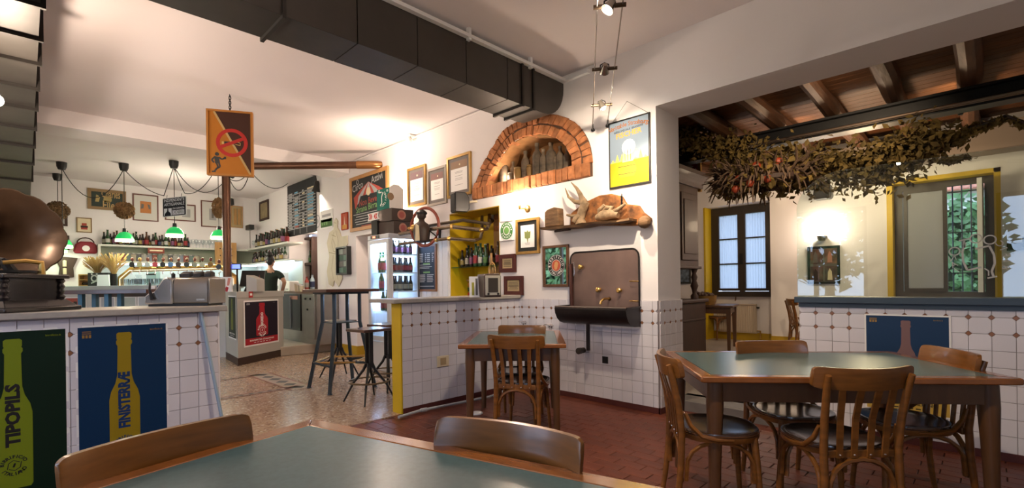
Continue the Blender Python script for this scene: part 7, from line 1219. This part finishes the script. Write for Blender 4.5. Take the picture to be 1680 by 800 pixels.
p, q = on('y', FY - .42, 1437, 289), on('y', FY - .42, 1475, 271); t = thing('air_grille', 'dark slatted air grille in the taupe boxing', 'grille', ((p.x + q.x) / 2, FY - .42, (p.z + q.z) / 2)); W, H = q.x - p.x, max(.14, q.z - p.z - .02); MB().holes([(-W / 2, -H / 2), (W / 2, -H / 2), (W / 2, H / 2), (-W / 2, H / 2)], [[(-W / 2 + .02, -H / 2 + .02), (W / 2 - .02, -H / 2 + .02), (W / 2 - .02, H / 2 - .02), (-W / 2 + .02, H / 2 - .02)]], 'y', -.015, 0)('grille_frame', greyt, t, smooth=0); [MB().box(-W / 2 + .02, -.01, -H / 2 + .03 + k * .022, W / 2 - .02, 0, -H / 2 + .043 + k * .022)('slat', iron, t) for k in range(int((H - .05) / .022))]; MB().box(-W / 2 + .02, -.003, -H / 2 + .02, W / 2 - .02, 0, H / 2 - .02)('dark_gap', blackp, t)
a, b = on('y', FY - .1, 1652, 411), on('y', FY - .1, 1690, 399); t = thing('coat_rack', 'dark wooden rail with hooks on the far wall, right of the barred window', 'rack', (a.x, FY, a.z)); MB().box(0, -.05, 0, .8, 0, .10)('rail', walnut, t, bevel=.006); [MB().tube([(x, -.05, .05), (x, -.10, .05), (x, -.12, .17)], .010, 6)('hook', iron, t) for x in (.15, .40, .65)]
p, q = on('y', FY - .0, 1121, 432), on('y', FY - .0, 1133, 466); t, x0, x1, z0, z1, y = hung('photo_frame', 'small dark-framed bluish photo seen behind the dresser columns', 'picture', (1104, 436), (1134, 465), blackp, .03, None, 0, mat('blue_photo', (.22, .30, .42), .4, var=.8, scale=14, col2=(.02, .03, .03)), .02, FY)
def board_sign(px0, px1, pt, pb_, y, label, r):
    a, b = on('y', y, px0, pt), on('y', y, px1, pb_); t = thing('no_smoking_board', label, 'sign', ((a.x + b.x) / 2, y, b.z)); W, H = b.x - a.x, a.z - b.z; MB().box(-W / 2, -.012, 0, W / 2, 0, H)('panel', paper, t); MB().box(W / 2, -.03, 0, W / 2 + .05, .02, H)('edge', gold, t); mb = annulus(MB(), 0, H * .30, r * .78, r, -.013); MB().tube([(0, 0, H), (0, 0, 3.42 - b.z)], .008, 5)('hanging_rod', iron, t); stroke(mb, [(-r * .55, H * .30 - r * .55), (r * .55, H * .30 + r * .55)], r * .18, -.0132); mb('red_ring', col((.40, .03, .03)), t)
board_sign(1107, 1146, 232, 315, 7.72, 'white board with red ring hanging above the dresser', .26); board_sign(1204, 1220, 268, 312, 8.9, 'narrow white board edge seen through the hop garland', .10)
# dried hops: long garland under the steel beam and a hanging wreath
hopl = randcol(mat('dried_hop', (.29, .185, .04), .8, var=.6, scale=5, col2=(.09, .062, .016)), .3); t = thing('hop_garland', 'long garland of dried hops draped along the steel beam', 'garland', (-1.2, 6.72, 2.8)); gp_ = [(1112, 200), (1135, 222), (1180, 238), (1230, 262), (1280, 270), (1330, 272), (1380, 275), (1420, 268), (1455, 262), (1485, 250), (1510, 222), (1540, 235), (1575, 215), (1610, 205), (1650, 190), (1690, 205)]; gpt = [on('y', 6.72, *q) for q in gp_]
MB().tube([tuple(v) for v in gpt], .018, 6)('stem', walnut, t, world=True)
dens = [1.3, 1.3, 1.5, 1.5, 1.5, 1.4, 1.3, 1.3, 1.1, .9, .8, .45, .22, .14, .10]
gx = []
for (a, b), dn in zip(zip(gpt, gpt[1:]), dens):
    for _ in range(int(420 * dn)):
        p_ = a.lerp(b, random.random()); s = .15 * min(1, dn); gx.append((p_ + V((random.gauss(0, s * .6), random.gauss(0, s * .8), random.gauss(-.03, s * .85))), V((random.gauss(0, 1), random.gauss(0, 1) - .4, random.gauss(0, 1))).normalized()))
for px, pb_ in ((1450, 300), (1398, 285), (1280, 290), (1190, 292), (1565, 262)):
    a = on('y', 6.70, px, 262); b = on('y', 6.70, px + 3, pb_)
    for _ in range(150): p_ = a.lerp(b, random.random()); gx.append((p_ + V((random.gauss(0, .05), random.gauss(0, .05), 0)), V((random.gauss(0, 1), random.gauss(0, 1), random.gauss(0, 1))).normalized()))
it = iter(gx); leafcloud(len(gx), lambda: next(it), .038)('hop_leaves', hopl, t, smooth=0, world=True, kind='stuff')
wc = on('y', 6.6, 1252, 300); t = thing('hanging_wreath', 'round wreath of dried branches with red fruits hanging from the beam', 'wreath', tuple(wc)); RW = .50
MB().ring([(RW * math.cos(a * PI / 14), RW * .8 * math.sin(a * PI / 14), 0) for a in range(28)], .05, 6)('ring', walnut, t); mb = MB(); twig = randcol(mat('dry_twig', (.17, .105, .065), .9, var=.5, scale=6), .2)
for _ in range(480):
    a = random.uniform(0, 6.28); r_ = RW * random.uniform(.75, 1.15); p_ = V((r_ * math.cos(a), r_ * .8 * math.sin(a), random.uniform(-.05, .16))); d = V((math.cos(a) * random.uniform(-.2, 1.2), math.sin(a) * random.uniform(-.2, 1.2), random.uniform(-1.1, .9))).normalized() * random.uniform(.10, .26); mb.tube([p_, p_ + d * .5 + UP * .03, p_ + d], [.016, .014, .005], 3)
mb('twigs', twig, t, smooth=0, kind='stuff')
leafcloud(500, lambda: ((lambda a: V((RW * random.uniform(.7, 1.2) * math.cos(a), RW * .8 * random.uniform(.7, 1.2) * math.sin(a), random.uniform(-.12, .2))))(random.uniform(0, 6.28)), V((random.gauss(0, 1), random.gauss(0, 1), random.gauss(0, 1))).normalized()), .06)('hop_leaves', hopl, t, smooth=0, kind='stuff')
for a, z in ((-2.3, .10), (-1.9, .02), (-1.6, -.06), (-1.45, .14), (-1.2, -.03), (-.95, .16), (-2.0, -.10)): MB().ball((RW * .95 * math.cos(a), RW * .85 * math.sin(a), z), .05, 8)('fruit', mat('dried_red_fruit', (.32, .045, .015), .5), t)
for a in (.5, 2.6, 4.7): MB().tube([(RW * .9 * math.cos(a), RW * .7 * math.sin(a), 0), (0, .35, 3.0 - wc.z)], .005, 5)('hanging_cord', walnut, t)
# etched emblem on the glass screen
em = mat('etched_frost', (.42, .42, .40), .7); t = thing('etched_emblem', 'frosted tankard emblem and letters etched on the glass screen', 'emblem', tuple(on('y', GY + .045, 1605, 425)), math.radians(0)); t.location.y = GY + .0485; WM[t.name] = MX.Translation(t.location); kx = on('y', GY + .045, 1615, 425).x - on('y', GY + .045, 1605, 425).x; kx /= 10; o_ = t.location.copy()
def G(*pp): return [((on('y', GY + .0485, *p_).x - o_.x), (on('y', GY + .0485, *p_).z - o_.z)) for p_ in pp]
mb = MB(); stroke(mb, G((1584, 398), (1579, 412), (1580, 428), (1587, 443), (1610, 438)), .012, 0); stroke(mb, G((1600, 408), (1623, 403), (1631, 418), (1632, 432), (1627, 445), (1630, 453)), .012, 0); stroke(mb, G((1573, 395), (1590, 391)), .010, 0); stroke(mb, G((1582, 393), (1581, 402), (1584, 406)), .010, 0); stroke(mb, G((1620, 456), (1636, 453)), .010, 0); stroke(mb, G((1615, 440), (1622, 444), (1622, 452)), .007, 0); mb('tankard', em, t)
g_ = G((1601, 391), (1624, 393), (1566, 412)); mb = MB()
for c_ in g_[:2]: annulus(mb, *c_, .026, .034, 0, 18)
annulus(mb, *g_[2], .024, .032, 0, 18); 
for ch, p_, r_ in (('N', (1563, 424), .3), ('A', (1565, 434), .5), ('I', (1570, 443), .8), ('C', (1640, 400), -1), ('I', (1646, 408), -1.2), ('F', (1650, 418), -1.4), ('I', (1651, 428), -1.6), ('R', (1650, 438), -1.8)): c_ = G(p_)[0]; put_text(mb, ch, .055, c_[0], c_[1], 0, r_, .0, mirror=True)
mb('lettering', em, t, smooth=0)
point('far_room_fill', (-1.2, 8.2, 2.4), 30, (1, .72, .44), .15); t = thing('track_spot', 'small black track spot on the lintel back, hidden from the front', 'spotlight', (-.9, GY + .12, 3.05)); MB().lathe([(.02, -.05), (.045, .05), (.001, .05)], 10, (0, .06, 0), MX.Rotation(-PI / 2, 3, 'X'))('head', iron, t); MB().box(-.02, -.12, -.02, .02, .04, .02)('arm', iron, t); spot('track_spot_light', (-.9, GY + .26, 3.05), (-1.5, 6.7, 2.6), 85, (1, .76, .5), 84, .9)  # the point is added fill for the far room, with no fixture
for x in (-1.9, -.2):
    t = thing('track_spot', 'added black uplighter on the far side of the steel beam, %s' % ('left of the barred window' if x < -1 else 'over the barred window'), 'spotlight', (x, 7.18, 3.06)); MB().lathe([(.02, -.05), (.04, .04), (.001, .04)], 10, (0, .05, 0))('head', iron, t); MB().box(-.015, -.05, -.02, .015, .06, .0)('arm', iron, t); spot('track_spot_light', (x, 7.26, 3.12), (x, 8.6, 3.42), 14, (1, .74, .46), 150, .8)  # added to brighten the ceiling boards beyond the beam
point('far_room_fill_left', (-2.9, 8.3, 2.2), 7, (1, .76, .5), .1)  # second added fill, also without a fixture
